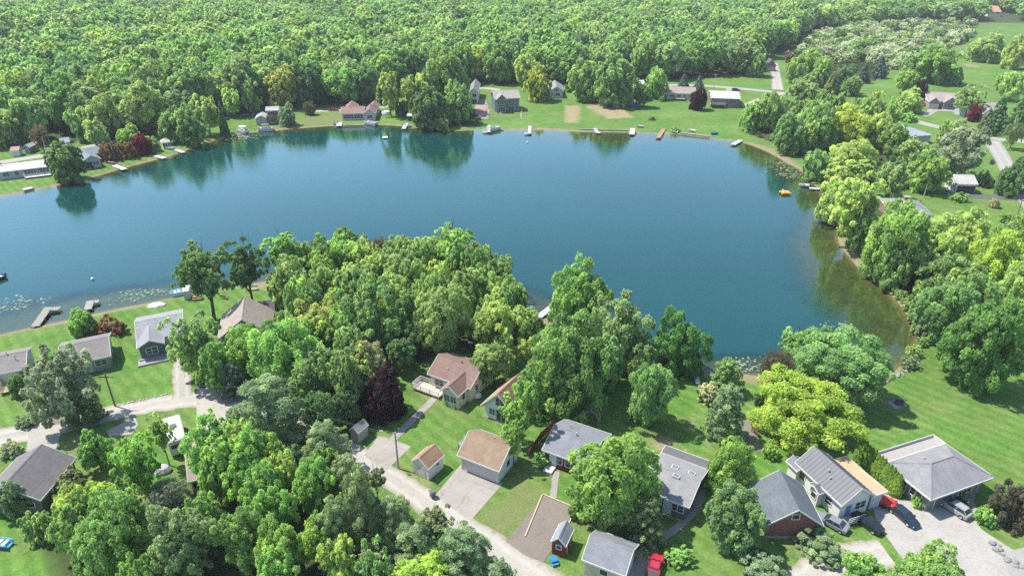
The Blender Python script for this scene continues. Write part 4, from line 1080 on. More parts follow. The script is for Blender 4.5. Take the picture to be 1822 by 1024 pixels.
def trunk_mesh(kind, var):
    k = (kind, var)
    if k in _trunks: return _trunks[k]
    r = random.Random(sum(map(ord, kind)) * 13 + var)
    mb = MB()
    def limb(p0, d, ln, r0, depth):
        pts = [p0]; p = p0; dd = Vector(d).normalized()
        for i in range(4):
            dd = (dd + Vector((r.gauss(0, 0.14), r.gauss(0, 0.14), 0.10))).normalized()
            p = p + dd * ln / 4
            pts.append(p)
        mb.tube(pts, [r0 * (1 - 0.2 * i) for i in range(5)], 5)
        if depth > 0:
            for q in range(2):
                limb(pts[2 + q], (dd + Vector((r.gauss(0, 0.6), r.gauss(0, 0.6), 0.25))), ln * 0.62, r0 * 0.5, depth - 1)
    if kind in ('pine', 'spruce', 'column'):
        mb.tube([(0, 0, -0.06), (0, 0, 0.4), (0.01, 0, 1.0), (0, 0, 1.6)], [0.06, 0.05, 0.035, 0.015], 7)
        for i in range(12):
            th = i * 2.4; z = 0.35 + i * 0.1; ln = 0.75 * (1 - (z - 0.3) / 1.5)
            mb.tube([(0, 0, z), (math.cos(th) * ln * 0.5, math.sin(th) * ln * 0.5, z + 0.02), (math.cos(th) * ln, math.sin(th) * ln, z + 0.05)], [0.014, 0.01, 0.004], 4)
    else:
        lean = Vector((r.gauss(0, 0.07), r.gauss(0, 0.07), 0))
        top = Vector((lean.x, lean.y, 0.62))
        mb.tube([(-lean.x * .1, -lean.y * .1, -0.06), (0, 0, 0.03), tuple(lean * 0.5 + Vector((0, 0, 0.32))), tuple(top)], [0.085, 0.062, 0.05, 0.042], 8)
        nl = 5 if kind != 'airy' else 4
        for i in range(nl):
            th = 6.2832 * i / nl + r.random()
            b = lean * 0.6 + Vector((0, 0, 0.36 + 0.26 * i / nl))
            limb(b, (math.cos(th) * 0.8, math.sin(th) * 0.8, 0.62), 0.74, 0.032, 2)
        limb(top, (lean.x, lean.y, 1.0), 0.7, 0.04, 2)
    o = mb.build('trunk', BARK)
    _trunks[k] = o.data
    bpy.data.objects.remove(o)
    return _trunks[k]

PAL = {'G': (0.185, 0.320, 0.095), 'B': (0.205, 0.365, 0.088), 'D': (0.105, 0.205, 0.070), 'L': (0.275, 0.400, 0.110), 'Y': (0.40, 0.46, 0.07), 'O': (0.218, 0.335, 0.110),
       'W': (0.175, 0.265, 0.125), 'S': (0.105, 0.165, 0.120), 'P': (0.058, 0.026, 0.031), 'R': (0.20, 0.017, 0.05), 'T': (0.19, 0.165, 0.10), 'C': (0.46, 0.48, 0.27), 'M': (0.230, 0.315, 0.190),
       'K': (0.26, 0.165, 0.08), 'X': (0.148, 0.215, 0.090)}
for _k in 'GBDLOWSMX': PAL[_k] = (PAL[_k][0] * 1.6, PAL[_k][1] * 1.40, PAL[_k][2] * 1.5)
FOL = 2.3
NAME = {'round': 'broadleaf_tree', 'airy': 'open_crowned_tree', 'willow': 'willow_tree', 'pine': 'pine_tree', 'spruce': 'spruce_tree', 'column': 'arborvitae', 'bare': 'half_bare_tree', 'bush': 'bush'}
CATS = {'round': 'tree', 'airy': 'tree', 'willow': 'tree', 'pine': 'pine', 'spruce': 'spruce', 'column': 'hedge tree', 'bare': 'tree', 'bush': 'bush'}
TR = random.Random(21)
PLACED = []          # x, y, r of every tree put down by hand
def put_tree(kind, base, r, hh, zc, col, label, group=None, name=None, rot=None):
    p = Vector((base[0], base[1], 0))
    d = depth_of(Vector((base[0], base[1], zc)))
    lod = lod_of(r / d * FPX * 1024 / 1822)
    var = TR.randrange(NVAR[kind])
    t = thing(name or NAME[kind], label, CATS[kind], (p.x, p.y, 0), rot if rot is not None else TR.uniform(0, 6.28), group)
    tz = zc
    tr = link('trunk', trunk_mesh(kind if kind in ('pine', 'spruce', 'column', 'airy') else 'round', var % 3), t)
    tr.scale = (r, r, tz if kind not in ('pine', 'spruce', 'column') else zc * 0.98 + hh * 0.1)
    cr = link('crown', crown_mesh(kind, var, lod), t, (0, 0, zc))
    ax = TR.uniform(0.9, 1.1)
    if kind in ('round', 'airy', 'willow', 'bare'): cr.rotation_euler = (TR.uniform(-.12, .12), TR.uniform(-.12, .12), 0)
    cr.scale = (r * ax, r / ax, hh * TR.uniform(0.95, 1.06))
    c = PAL[col] if isinstance(col, str) else sc(col, FOL if name != 'woodland_tree' else 1.0)
    j = TR.uniform(0.90, 1.12); w = TR.uniform(-0.07, 0.07)
    cr.color = (c[0] * j * (1 + w), c[1] * j, c[2] * j * (1 - w), 1)
    PLACED.append((p.x, p.y, r))
    return t
def tree(x, yt, yb, w, kind, col, label, clear=None, group=None, name=None, flat=None):
    if clear is None:
        clear = {'round': 2.2, 'airy': 4.0, 'willow': 1.5, 'pine': 1.0, 'spruce': 0.4, 'column': 0.05, 'bare': 2.5, 'bush': 0.0}[kind]
    xc, yc = x, (yt + yb) / 2
    zc = 6.0
    for _ in range(8):
        p = at(xc, yc, zc)
        d = depth_of(p)
        s = FPX / d
        r = w / 2 / s / 1.03
        phi = math.atan2(CAM_H - zc, math.hypot(p.x, p.y))
        H = (yb - yt) / 2 / s / 1.02
        hh2 = (H * H - (r * math.sin(phi)) ** 2) / math.cos(phi) ** 2
        lo, hi = {'column': (1.6, 5), 'spruce': (1.1, 3.2), 'pine': (0.95, 2.4), 'bush': (0.5, 1.2)}.get(kind, (flat or 0.62, 1.22 if kind != 'airy' else 1.5))
        hh = min(max(math.sqrt(max(hh2, 0)), lo * r), hi * r)
        if hh == hi * r: yc = yt + 1.02 * s * math.sqrt((r * math.sin(phi)) ** 2 + (hh * math.cos(phi)) ** 2)
        zc = hh * (0.92 if kind in ('pine', 'spruce') else 1.0 if kind == 'column' else 0.72 if kind == 'bush' else 0.85) + clear
    return put_tree(kind, p, r, hh, zc, col, label, group, name)
# ------------------------------------------------------------------ trees by their crowns in the photo: x, top, bottom, width, kind, colour, label
TREES = [
 # left far shore
 (115, 258, 322, 60, 'round', 'D', 'round dark green tree on the shore beside the long white house', 0.8),
 (4, 292, 325, 22, 'bush', 'K', 'brownish bush at the left end of the long white house'),
 (194, 256, 290, 34, 'bush', 'K', 'coppery orange bush touching the small blue shore cottage'),
 (224, 253, 286, 34, 'bush', 'K', 'coppery bush between the orange bush and the red maple'),
 (250, 241, 276, 34, 'round', 'R', 'deep red maple among green bushes on the left shore', 0.3),
 (228, 224, 258, 44, 'round', 'B', 'round green tree behind the red maple and coppery bushes', 0.5),
 (270, 242, 270, 26, 'round', 'G', 'low green tree between red maple and small white gazebo', 0.3),
 (306, 196, 246, 48, 'round', 'G', 'loose green tree right behind the small white gazebo'),
 (335, 186, 256, 62, 'airy', 'G', 'green tree with visible trunk at the water, right of the white gazebo', 1.5),
 (366, 170, 226, 56, 'airy', 'L', 'umbrella-shaped light green tree beside the dark shore spruce', 4.0),
 (396, 186, 243, 18, 'spruce', 'D', 'slender dark spruce standing at the water on the left shore'),
 (443, 143, 216, 38, 'airy', 'G', 'tall slim pale tree left of the two-level lake house', 2.0),
 (411, 158, 206, 36, 'round', 'L', 'yellow-green tree left of the tall slim shore tree'),
 (257, 153, 226, 64, 'round', 'O', 'pale whitish-green tree at the edge of the left wood'),
 (185, 148, 212, 46, 'round', 'L', 'yellow-lime tree at the edge of the left wood'),
 (310, 155, 195, 44, 'bare', 'T', 'brown half bare tree at the edge of the left wood'),
 (70, 222, 262, 32, 'bare', 'T', 'brown half bare tree behind the small red-roofed shed'),
 (138, 196, 250, 40, 'round', 'G', 'green tree beside the blue-roofed shed, right at the wood edge'),
 (172, 215, 258, 40, 'round', 'O', 'pale bushy tree right of the blue-roofed shed'),
 (30, 195, 262, 46, 'round', 'D', 'dark tree behind the two small sheds at far left'),
 (501, 122, 188, 62, 'round', (0.19, 0.20, 0.05), 'yellow-orange tree behind the two-level lake house'),
 (548, 112, 188, 60, 'round', 'D', 'dark green tree right of the yellow-orange tree'),
 (510, 186, 224, 32, 'round', 'W', 'small green tree on the bank below the two-level lake house', 0.4),
 (551, 182, 214, 22, 'bush', 'T', 'small brownish tree on the lawn left of the brown-roofed lake house'),
 # far shore middle
 (692, 128, 190, 44, 'airy', 'L', 'open light green tree beside the pole of the brown-roofed lake house', 5.0),
 (745, 135, 205, 62, 'round', 'L', 'light green tree on the left of the big shore clump'),
 (792, 92, 190, 88, 'round', 'G', 'tallest tree of the big clump on the far shore', 4.0),
 (760, 158, 228, 62, 'round', 'D', 'dark tree at the front of the big shore clump', 1.0),
 (815, 150, 228, 56, 'round', 'G', 'green tree on the right of the big shore clump', 1.5),
 (785, 206, 234, 34, 'bush', 'L', 'pale willow bush hanging over the water under the big clump'),
 (715, 180, 215, 26, 'bush', 'D', 'low dark bush at the left foot of the big shore clump'),
 (957, 119, 178, 54, 'round', 'Y', 'round yellow-green tree beside the two-storey grey house', 1.2),
 (940, 98, 150, 48, 'round', 'L', 'light green tree behind the round yellow-green tree'),
 (1044, 110, 176, 66, 'round', 'G', 'broad green tree in the middle of the far lawn', 2.0),
 (1088, 103, 182, 70, 'round', 'G', 'tall green tree on the far lawn with a bare trunk', 3.0),
 (1118, 130, 184, 48, 'round', 'O', 'pale green tree above the blue tarp pile'),
 (1146, 152, 184, 32, 'round', 'D', 'small dark tree right of the blue tarp pile'),
 (1170, 122, 178, 40, 'round', 'B', 'bright green tree left of the long beige ranch house'),
 (1014, 148, 166, 20, 'bush', 'D', 'dark bush beside the small white-roofed house', ),
 (1242, 160, 195, 32, 'round', 'P', 'round purple tree on the lawn between two ranch houses', 0.6),
 (1217, 134, 156, 22, 'spruce', 'S', 'blue spruce behind the long beige ranch house'),
 (1244, 137, 160, 22, 'spruce', 'S', 'blue spruce at the right end of the beige ranch house'),
 (1159, 205, 215, 12, 'bush', 'M', 'small round grey-green bush alone on the far lawn'),
 (1202, 225, 236, 18, 'bush', 'G', 'low green bush at the far shoreline beside the brown dock'),
 (1180, 168, 182, 16, 'bush', 'G', 'small bush below the bright green tree near the ranch house'),
 # right bank, far to near
 (1338, 183, 243, 40, 'round', 'B', 'left tree of the pair above the small sandy beach', 1.0),
 (1371, 166, 238, 54, 'round', 'G', 'right and taller tree of the pair above the sandy beach', 1.0),
 (1406, 202, 268, 58, 'round', 'G', 'green tree at the top of the sandy beach'),
 (1453, 183, 282, 70, 'round', 'G', 'large green tree between sandy beach and yellow-topped tree', 1.0),
 (1433, 137, 184, 56, 'round', 'O', 'spreading olive tree at the roadside, left of the pale pole', 2.5),
 (1407, 257, 276, 24, 'bush', 'M', 'grey-green bush on the sand at the far right beach'),
 (1515, 190, 258, 84, 'round', (0.24, 0.28, 0.045), 'big yellow-green tree left of the blue-grey roof'),
 (1562, 200, 262, 50, 'round', 'L', 'light green tree touching the big yellow-green tree'),
 (1590, 216, 268, 50, 'round', 'G', 'green tree right in front of the blue-grey roof'),
 (1512, 250, 318, 84, 'round', 'L', 'pale yellow-green tree above the right bank'),
 (1510, 280, 330, 80, 'airy', 'L', 'light tree behind the tall pair leaning over the dock', 3.0),
 (1525, 312, 410, 112, 'airy', 'L', 'tall leaning tree with thick grey trunk on the right bank', 6.0),
 (1586, 288, 346, 56, 'round', 'O', 'olive tree behind the dark hip-roofed house'),
 (1653, 266, 340, 72, 'round', 'B', 'round bright green tree left of the white garage', 1.0),
 (1625, 244, 288, 50, 'airy', 'O', 'open olive tree below the blue-grey roof'),
 (1712, 220, 308, 110, 'airy', 'M', 'wide pale grey-green tree behind the white garage', 3.0),
 (1600, 262, 300, 50, 'bush', 'D', 'dark shrubs between olive trees on the right bank'),
 (1484, 322, 392, 56, 'round', 'L', 'light tree overhanging the water beside the leaning tree', 2.0),
 (1546, 372, 452, 62, 'round', 'G', 'green tree behind the trunk of the leaning tree', 2.0),
 (1452, 268, 318, 46, 'round', 'G', 'green tree on the bank above the narrow grey dock', 1.0),
 (1590, 440, 512, 60, 'round', 'G', 'green tree at the sandy point under the large green tree', 1.0),
 (1646, 520, 586, 54, 'bush', 'G', 'leafy bush along the right bank path'),
 (1602, 364, 498, 112, 'round', 'B', 'large green tree on the sandy point of the right bank', 2.0),
 (1700, 372, 460, 128, 'round', 'L', 'light green spreading tree below the lawn of the dark hip roof'),
 (1778, 408, 515, 100, 'round', (0.22, 0.28, 0.05), 'yellow-green spreading tree at the right edge'),
 (1702, 450, 532, 124, 'round', 'G', 'green tree below the light green spreading tree'),
 (1686, 492, 608, 96, 'round', 'G', 'green tree at the bend of the right bank path', 1.5),
 (1756, 528, 684, 134, 'round', (0.085, 0.16, 0.04), 'biggest tree of the right bank, thick trunk on the lawn', 2.5),
 (1822, 470, 580, 90, 'round', 'L', 'light green tree cut off by the right edge'),
 (1654, 560, 620, 44, 'bush', 'W', 'grey-green bush at the bend of the lakeside path'),
 (1805, 284, 356, 54, 'round', 'D', 'dark round tree at the right edge across the asphalt drive', 0.8),
 (1706, 342, 360, 34, 'bush', 'G', 'low bush on the lawn below the white garage'),
 (1770, 354, 372, 18, 'bush', 'C', 'small white-flowering bush on the lawn below the white garage'),
 (1790, 380, 398, 24, 'bush', 'G', 'round low bush on the lawn at the right edge'),
 (1754, 305, 335, 28, 'bush', 'W', 'bush behind the right corner of the white garage'),
 (1806, 218, 256, 34, 'bare', 'X', 'small thin half bare tree at the road junction'),
 (1620, 158, 196, 44, 'round', 'L', 'yellow-green tree beside the drive of the brown ranch house', 1.5),
 (1612, 127, 160, 40, 'round', 'B', 'round green tree left of the purple tree'),
 (1639, 148, 176, 30, 'round', 'P', 'purple tree at the corner of the brown ranch house'),
 (1735, 190, 214, 24, 'round', 'R', 'small magenta tree on the lawn near the second ranch house', 0.8),
 (1683, 174, 190, 20, 'round', 'G', 'small round tree in front of the brown ranch house', 0.5),
 (1697, 122, 152, 28, 'round', 'G', 'small round tree on the meadow behind the brown ranch house', 0.6),
 (1728, 150, 194, 52, 'airy', 'O', 'thin olive tree between the two ranch houses'),
 (1776, 176, 236, 46, 'spruce', 'D', 'dark spruce beside the second ranch house'),
 (1812, 178, 236, 40, 'spruce', 'D', 'dark spruce at the right edge of the photo'),
 (1756, 196, 240, 30, 'spruce', 'X', 'brownish spruce in front of the dark spruces'),
 (1672, 80, 144, 82, 'round', 'B', 'large bright tree group crown at the meadow edge'),
 (1625, 100, 140, 44, 'round', 'G', 'green tree left of the large bright meadow tree'),
 (1755, 62, 106, 60, 'round', 'O', 'spreading olive tree standing alone on the upper meadow', 2.0),
 (1812, 64, 130, 46, 'round', 'L', 'light green tree cut off at the upper right edge'),
 (1806, 128, 174, 46, 'round', 'L', 'light green tree at right edge below the upper meadow'),
 (1782, 132, 160, 24, 'round', 'B', 'small bright tree right of the meadow lawn', 0.6),
 (1566, 101, 139, 28, 'spruce', 'S', 'blue-green spruce at the top of the roadside lawn'),
 (1538, 115, 147, 26, 'spruce', 'S', 'spruce left of the blue-green spruce above the lawn'),
 (1505, 120, 160, 34, 'round', 'D', 'dark tree behind the grey-brown spruce'),
 (1480, 134, 170, 36, 'spruce', 'X', 'grey-brown spruce beside the pale roadside pole'),
 (1514, 138, 170, 34, 'round', 'G', 'round green tree on the roadside lawn, right of the pale pole', 0.6),
 (1434, 90, 150, 54, 'round', 'B', 'bright green tree right of the brick garage drive', 1.0),
 (1462, 105, 152, 40, 'round', 'G', 'green tree between the brick garage and the spruces'),
 (1597, 190, 211, 24, 'round', 'D', 'small dark tree at the roadside above the blue-grey roof', 0.4),
 (1616, 199, 218, 34, 'bush', 'B', 'round bush hiding the top of the blue-grey roof'),
 (1347, 92, 132, 36, 'round', 'G', 'tree with bare trunk left of the brick garage', 2.0),
 (1350, 700, 722, 20, 'bush', 'D', 'small dark bush beside the half bare lakeside tree'),
 # near left shore
 (362, 436, 528, 112, 'airy', 'D', 'tall dark leaning tree with forked trunk on the left lawn', 6.5),
 (436, 426, 508, 84, 'airy', 'D', 'tall dark twin-trunk tree beside the tan gabled roof', 6.5),
 (502, 415, 470, 72, 'airy', 'B', 'open bright crown standing out against the water', 6.0),
 (146, 551, 597, 44, 'round', 'B', 'round bright green tree right beside the grey-brown roof', 0.5),
 (195, 569, 595, 56, 'bush', 'K', 'brown rounded bush behind the grey-brown roof'),
 (106, 618, 738, 124, 'willow', 'M', 'large silvery willow beside the lane', 3.5),
 (142, 668, 752, 68, 'pine', 'D', 'dark pine under the silvery willow at the lane'),
 (33, 664, 735, 34, 'round', 'D', 'small dark tree left of the silvery willow', 0.6),
 (46, 738, 762, 36, 'bush', 'W', 'grey-green bush beside the lane at far left'),
 (342, 556, 660, 100, 'airy', 'O', 'olive open tree in front of the blue-grey cottage', 3.0),
 (18, 786, 818, 40, 'bush', 'C', 'white-blossoming bush beside the dark garage roof'),
 (109, 803, 830, 26, 'bush', 'G', 'small round bush beside the drive of the dark garage'),
 # centre grove
 (610, 418, 481, 70, 'round', 'B', 'round bright green tree at the tip of the lakeside grove', 3.0),
 (614, 404, 440, 46, 'willow', 'O', 'pale crown behind the round bright green tree'),
 (672, 424, 458, 46, 'bare', 'T', 'grey bare tree at the water behind the grove'),
 (563, 430, 472, 34, 'bare', 'T', 'thin bare tree left of the round bright green tree'),
 (714, 422, 458, 46, 'round', 'G', 'small green crown left of the pale tree top of the grove'),
 (806, 401, 458, 92, 'airy', 'B', 'topmost bright open crown of the grove against the lake', 6.0),
 (772, 418, 482, 76, 'round', 'O', 'pale olive tree below the topmost crown of the grove'),
 (863, 436, 472, 40, 'airy', 'B', 'small bright crown on the right shoulder of the grove', 4.0),
 (840, 450, 492, 54, 'round', 'G', 'green tree below the bright right shoulder of the grove'),
 (890, 454, 520, 60, 'willow', 'O', 'pale olive willow at the right edge of the grove'),
 (512, 462, 562, 76, 'round', 'O', 'olive tree at the left edge of the grove beside the small beach'),
 (580, 470, 546, 68, 'round', 'G', 'green tree under the round bright tree of the grove'),
 (652, 492, 606, 112, 'airy', 'G', 'green tree with dark spreading limbs in the middle of the grove', 4.5),
 (717, 448, 532, 68, 'round', 'O', 'olive tree in the upper middle of the grove'),
 (775, 462, 518, 52, 'willow', 'L', 'soft light willow in the upper middle of the grove'),
 (838, 472, 556, 90, 'willow', 'L', 'broad soft light willow on the right of the grove'),
 (786, 506, 622, 106, 'round', 'O', 'dark olive tree with rusty tips above the brown-roofed house'),
 (886, 528, 638, 114, 'airy', 'L', 'yellow-green spreading tree right above the brown-roofed house', 2.5),
 (874, 606, 676, 74, 'round', 'O', 'olive tree right beside the brown-roofed house wall'),
 (938, 545, 600, 60, 'airy', 'O', 'thin olive tree at the little beach with the white dock', 2.0),
 (565, 532, 616, 100, 'willow', (0.20, 0.22, 0.06), 'yellowish olive willow right of the tan gabled roof'),
 (616, 552, 622, 58, 'round', 'B', 'bright green tree below the yellowish olive willow'),
 (502, 565, 692, 128, 'round', 'B', 'big bright green tree below the tan gabled roof'),
 (440, 576, 656, 88, 'round', 'B', 'bright green tree hiding the front of the tan gabled house'),
 (386, 606, 700, 70, 'round', 'B', 'bright green tree beside the narrow gravel drive'),
 (528, 612, 680, 76, 'round', 'B', 'bright green tree above the dark shaded clearing'),
 (600, 624, 692, 62, 'round', 'G', 'green tree left of the cream-blossomed tree'),
 (656, 602, 690, 68, 'round', 'C', 'cream-blossomed tree behind the purple tree', 1.5),
 (716, 598, 650, 52, 'round', 'D', 'dark shaded tree left of the brown-roofed house'),
 (688, 545, 620, 70, 'round', 'G', 'green tree right of the tree with dark spreading limbs'),
 (740, 560, 620, 60, 'round', 'D', 'dark green tree at the back of the small lawn'),
 (682, 655, 768, 78, 'round', 'P', 'dark purple tree beside the straight concrete walk', 0.6),
 (414, 644, 702, 54, 'pine', 'S', 'blue-green pine at the bend of the lane'),
 (478, 670, 802, 150, 'pine', 'W', 'large soft pine beside the lane, left of the old grey shed'),
 (572, 690, 770, 64, 'round', 'D', 'dark tree in the shade between the soft pine and purple tree'),
 (614, 690, 755, 50, 'round', 'D', 'shaded dark tree left of the old grey shed'),
 # near middle
 (1032, 466, 604, 108, 'round', 'B', 'bright green tree beside the white shore dock', 3.0),
 (1108, 512, 650, 118, 'airy', (0.16, 0.21, 0.09), 'large pale olive tree at the shore, right of the white dock', 2.5),
 (1013, 558, 748, 150, 'round', (0.098, 0.165, 0.05), 'very large dark green maple behind the red house', 2.0),
 (1072, 600, 690, 74, 'round', 'G', 'green tree between the very large maple and the pale olive shore tree', 1.5),
 (1140, 610, 690, 56, 'round', 'O', 'small olive tree under the pale olive shore tree', 1.0),
 (958, 600, 668, 66, 'round', 'L', 'light green tree left of the very large maple', 1.5),
 (1209, 554, 672, 96, 'round', (0.075, 0.15, 0.035), 'rounded dark green tree at the shore beside the white kayak', 1.0),
 (1161, 646, 752, 86, 'round', 'G', 'slim green tree on the lawn below the rounded shore tree', 2.5),
 (1294, 684, 776, 72, 'pine', 'W', 'soft grey-green pine on the lawn left of the yellow tree'),
 (1260, 680, 722, 48, 'bush', 'C', 'white-blossoming bush left of the soft grey-green pine'),
 (1292, 640, 690, 62, 'pine', 'G', 'green conifer on the shore behind the white-blossoming bush'),
 (1480, 588, 704, 176, 'round', (0.115, 0.185, 0.06), 'wide fresh green tree at the shore behind the yellow tree', 2.0),
 (1422, 582, 640, 66, 'airy', 'B', 'green top left of the wide fresh green shore tree', 4.0),
 (1384, 622, 702, 58, 'bare', 'T', 'half bare grey tree at the shore left of the yellow tree', 3.0),
 (1440, 664, 792, 204, 'round', (0.165, 0.222, 0.034), 'huge bright yellow-green maple above the metal-roofed house', 0.3, 0.5),
 (930, 668, 772, 74, 'airy', 'B', 'bright tree with bare forked trunk beside the double garage', 3.5),
 (914, 748, 804, 48, 'airy', 'B', 'low bright limb tree overhanging the double garage roof', 3.0),
 (966, 800, 830, 34, 'bush', 'B', 'round bush at the corner of the red cottage'),
 (1087, 768, 932, 156, 'round', 'B', 'very large round maple between red cottage and grey-roofed house', 1.5),
 (1152, 884, 966, 70, 'pine', 'X', 'olive conifer below the large round maple'),
 (1302, 777, 866, 86, 'round', 'B', 'round green tree on the lawn left of the metal-roofed house', 1.2),
 (1312, 868, 1004, 100, 'round', (0.11, 0.16, 0.06), 'olive tree left of the brick garage', 1.0),
 (1358, 984, 1044, 84, 'bush', 'W', 'flowering bush cut off at the lower edge below the olive tree'),
 (1462, 934, 1004, 92, 'bush', 'W', 'large lilac bush in front of the brick garage'),
 (1208, 968, 1010, 50, 'bush', 'B', 'green shrub beside the red pickup'),
 (1370, 788, 818, 30, 'bush', 'B', 'clipped round bush beside the flagstone terrace'),
 (1808, 852, 970, 84, 'bush', 'T', 'large grey-brown bare bush at the right edge'),
 (1706, 868, 893, 20, 'bush', 'B', 'clipped round bush behind the silver estate car'),
 (1733, 848, 874, 17, 'bush', 'B', 'clipped round bush at the right corner of the hip roof'),
 (1635, 880, 905, 24, 'bush', 'B', 'clipped round bush at the near corner of the hip-roofed house'),
 (1752, 902, 936, 34, 'bush', 'B', 'leafy bush at the edge of the gravel yard'),
 (1538, 980, 1046, 76, 'round', 'B', 'bright treetop at the lower edge beside the curving drive', 1.5),
 (1658, 974, 1062, 118, 'round', 'B', 'wide bright treetop at the lower edge below the parked cars', 1.5),
 (796, 706, 722, 14, 'bush', 'B', 'small round bush under the wing windows of the brown-roofed house'),
 (812, 716, 728, 12, 'bush', 'B', 'smaller round bush at the corner of the brown-roofed house wing'),
 # near left woods
 (167, 764, 852, 56, 'round', 'B', 'fresh green tree beside the bare gravel patch', 1.5),
 (245, 770, 874, 100, 'airy', (0.12, 0.2, 0.04), 'open light tree with a slanting trunk beside the camper', 3.5),
 (284, 738, 806, 42, 'airy', 'L', 'thin light tree between the lane and the camper'),
 (125, 838, 898, 66, 'bush', 'X', 'olive bush beside the dark garage wall'),
 (22, 848, 965, 58, 'round', 'W', 'grey-green tree in front of the dark garage roof', 1.0),
 (70, 906, 968, 56, 'bush', 'O', 'pale green bush below the dark garage'),
 (126, 866, 1005, 64, 'round', 'L', 'narrow yellow-green tree below the olive bush'),
 (176, 855, 905, 70, 'round', (0.2, 0.26, 0.04), 'lime green tree top in the near left wood'),
 (196, 888, 1034, 132, 'round', (0.115, 0.182, 0.055), 'big fresh green tree at the lower left', 1.5),
 (298, 850, 900, 66, 'bare', (0.13, 0.15, 0.1), 'grey-green thin tree below the camper'),
 (324, 890, 1034, 130, 'willow', (0.115, 0.155, 0.07), 'large brownish olive tree at the lower left', 1.5),
 (380, 742, 882, 102, 'round', 'B', 'dark leafy maple right of the camper', 1.5),
 (434, 770, 914, 98, 'round', (0.145, 0.225, 0.055), 'bright tree right of the dark leafy maple'),
 (466, 822, 942, 84, 'round', 'B', 'bright green tree in the middle of the near wood'),
 (427, 905, 1034, 92, 'round', 'G', 'green tree at the lower edge right of the brownish tree'),
 (496, 926, 1040, 90, 'round', (0.145, 0.225, 0.055), 'bright lower edge tree in the near wood'),
 (563, 818, 924, 82, 'round', (0.145, 0.225, 0.055), 'bright tree left of the roadside pines'),
 (566, 914, 1030, 76, 'round', (0.145, 0.225, 0.055), 'bright green tree below its twin, left of the roadside pines'),
 (578, 744, 846, 100, 'pine', 'W', 'pine at the lane below the old grey shed'),
 (618, 806, 900, 84, 'pine', 'W', 'upper pine of the roadside row, opposite the square drive'),
 (642, 838, 992, 104, 'pine', 'W', 'tall pine of the roadside row, opposite the white shed'),
 (702, 876, 994, 104, 'pine', 'W', 'roadside pine opposite the wide concrete drive'),
 (773, 900, 962, 74, 'airy', (0.13, 0.165, 0.075), 'rusty-tipped tree overhanging the lane'),
 (738, 922, 1030, 116, 'pine', 'W', 'lower pine of the roadside row beside the lime tree'),
 (826, 938, 1034, 124, 'pine', 'W', 'roadside pine nearest the lower edge of the lane'),
 (750, 986, 1060, 118, 'round', (0.19, 0.27, 0.05), 'lime green treetop at the lower edge below the pines'),
 (650, 976, 1044, 94, 'willow', (0.15, 0.18, 0.085), 'pale brown treetop at the lower edge left of the lime tree'),
 (598, 886, 1004, 84, 'pine', 'W', 'pine between the bright trees and the tall roadside pine'),
 (888, 992, 1060, 80, 'pine', 'W', 'pine cut off by the lower edge where the lane leaves the photo'),
 (668, 832, 866, 38, 'airy', 'X', 'small olive tree at the lane edge above the pines'),
 (512, 790, 840, 60, 'round', 'D', 'dark shaded tree between the soft pine and the bright wood'),
]
for q in TREES:
    tree(*q[:7], clear=q[7] if len(q) > 7 else None, flat=q[8] if len(q) > 8 else None)
# arborvitae hedge between the two lower right houses: a row of separate columns
for i in range(13):
    u = i / 12
    b = at(1528 + (1592 - 1528) * u, 816 + (880 - 816) * u)
    put_tree('column', b, 0.78, 1.75 + 0.15 * math.sin(i * 2.1), 1.75, (0.13, 0.19, 0.03), 'narrow clipped arborvitae in the row between metal roof and hip roof', 'arborvitae row between the houses')

# smaller trees standing between the ones above in the groves
def filler(poly_px, n, label, group, hs, rs, cols, avoid=()):
    gg = np.random.default_rng(n + len(poly_px))
    p = poly_at(poly_px); lo, hi = p.min(0), p.max(0)
    av = [poly_at(a) for a in avoid]
    done = 0
    for _ in range(6000):
        q = gg.uniform(lo, hi)[None]
        if not inside(q, p)[0] or inside(q, LK)[0] or any(inside(q, a)[0] for a in av): continue
        r = gg.uniform(*rs)
        hp = np.array(PLACED); d = np.hypot(hp[:, 0] - q[0, 0], hp[:, 1] - q[0, 1]) - hp[:, 2] * 0.55 - r * 0.5
        if d.min() < 0 or edge_dist(q, LK)[0] < 2.0: continue
        h = gg.uniform(*hs); hh = h * 0.42
        put_tree(['round', 'round', 'airy', 'willow'][int(gg.integers(4))], q[0], r, hh, h - hh * 0.95, cols[int(gg.integers(len(cols)))], label, group, 'grove_tree')
        done += 1
        if done >= n: break
HOUSES_PX = [[(375, 535), (520, 535), (520, 690), (375, 690)], [(742, 622), (890, 622), (890, 725), (742, 725)], [(720, 650), (780, 650), (760, 760), (640, 790), (690, 700)]]
LANE_PX = [(280, 695), (380, 680), (450, 695), (530, 725), (600, 755), (660, 790), (740, 840), (820, 900), (960, 1000), (1000, 1060), (900, 1070), (780, 965), (640, 860), (580, 820), (510, 790), (430, 760), (300, 745)]
filler([(400, 600), (495, 520), (540, 492), (700, 478), (840, 498), (930, 550), (955, 585), (915, 640), (885, 640), (800, 612), (745, 640), (700, 640), (640, 745), (560, 760), (480, 740), (400, 690)], 60,
       'green tree packed into the lakeside grove between the tan-roofed and cream houses', 'trees of the lakeside grove', (7.5, 11), (2.0, 3.2), ['G', 'O', 'L', 'O', 'G'], HOUSES_PX + [LANE_PX])
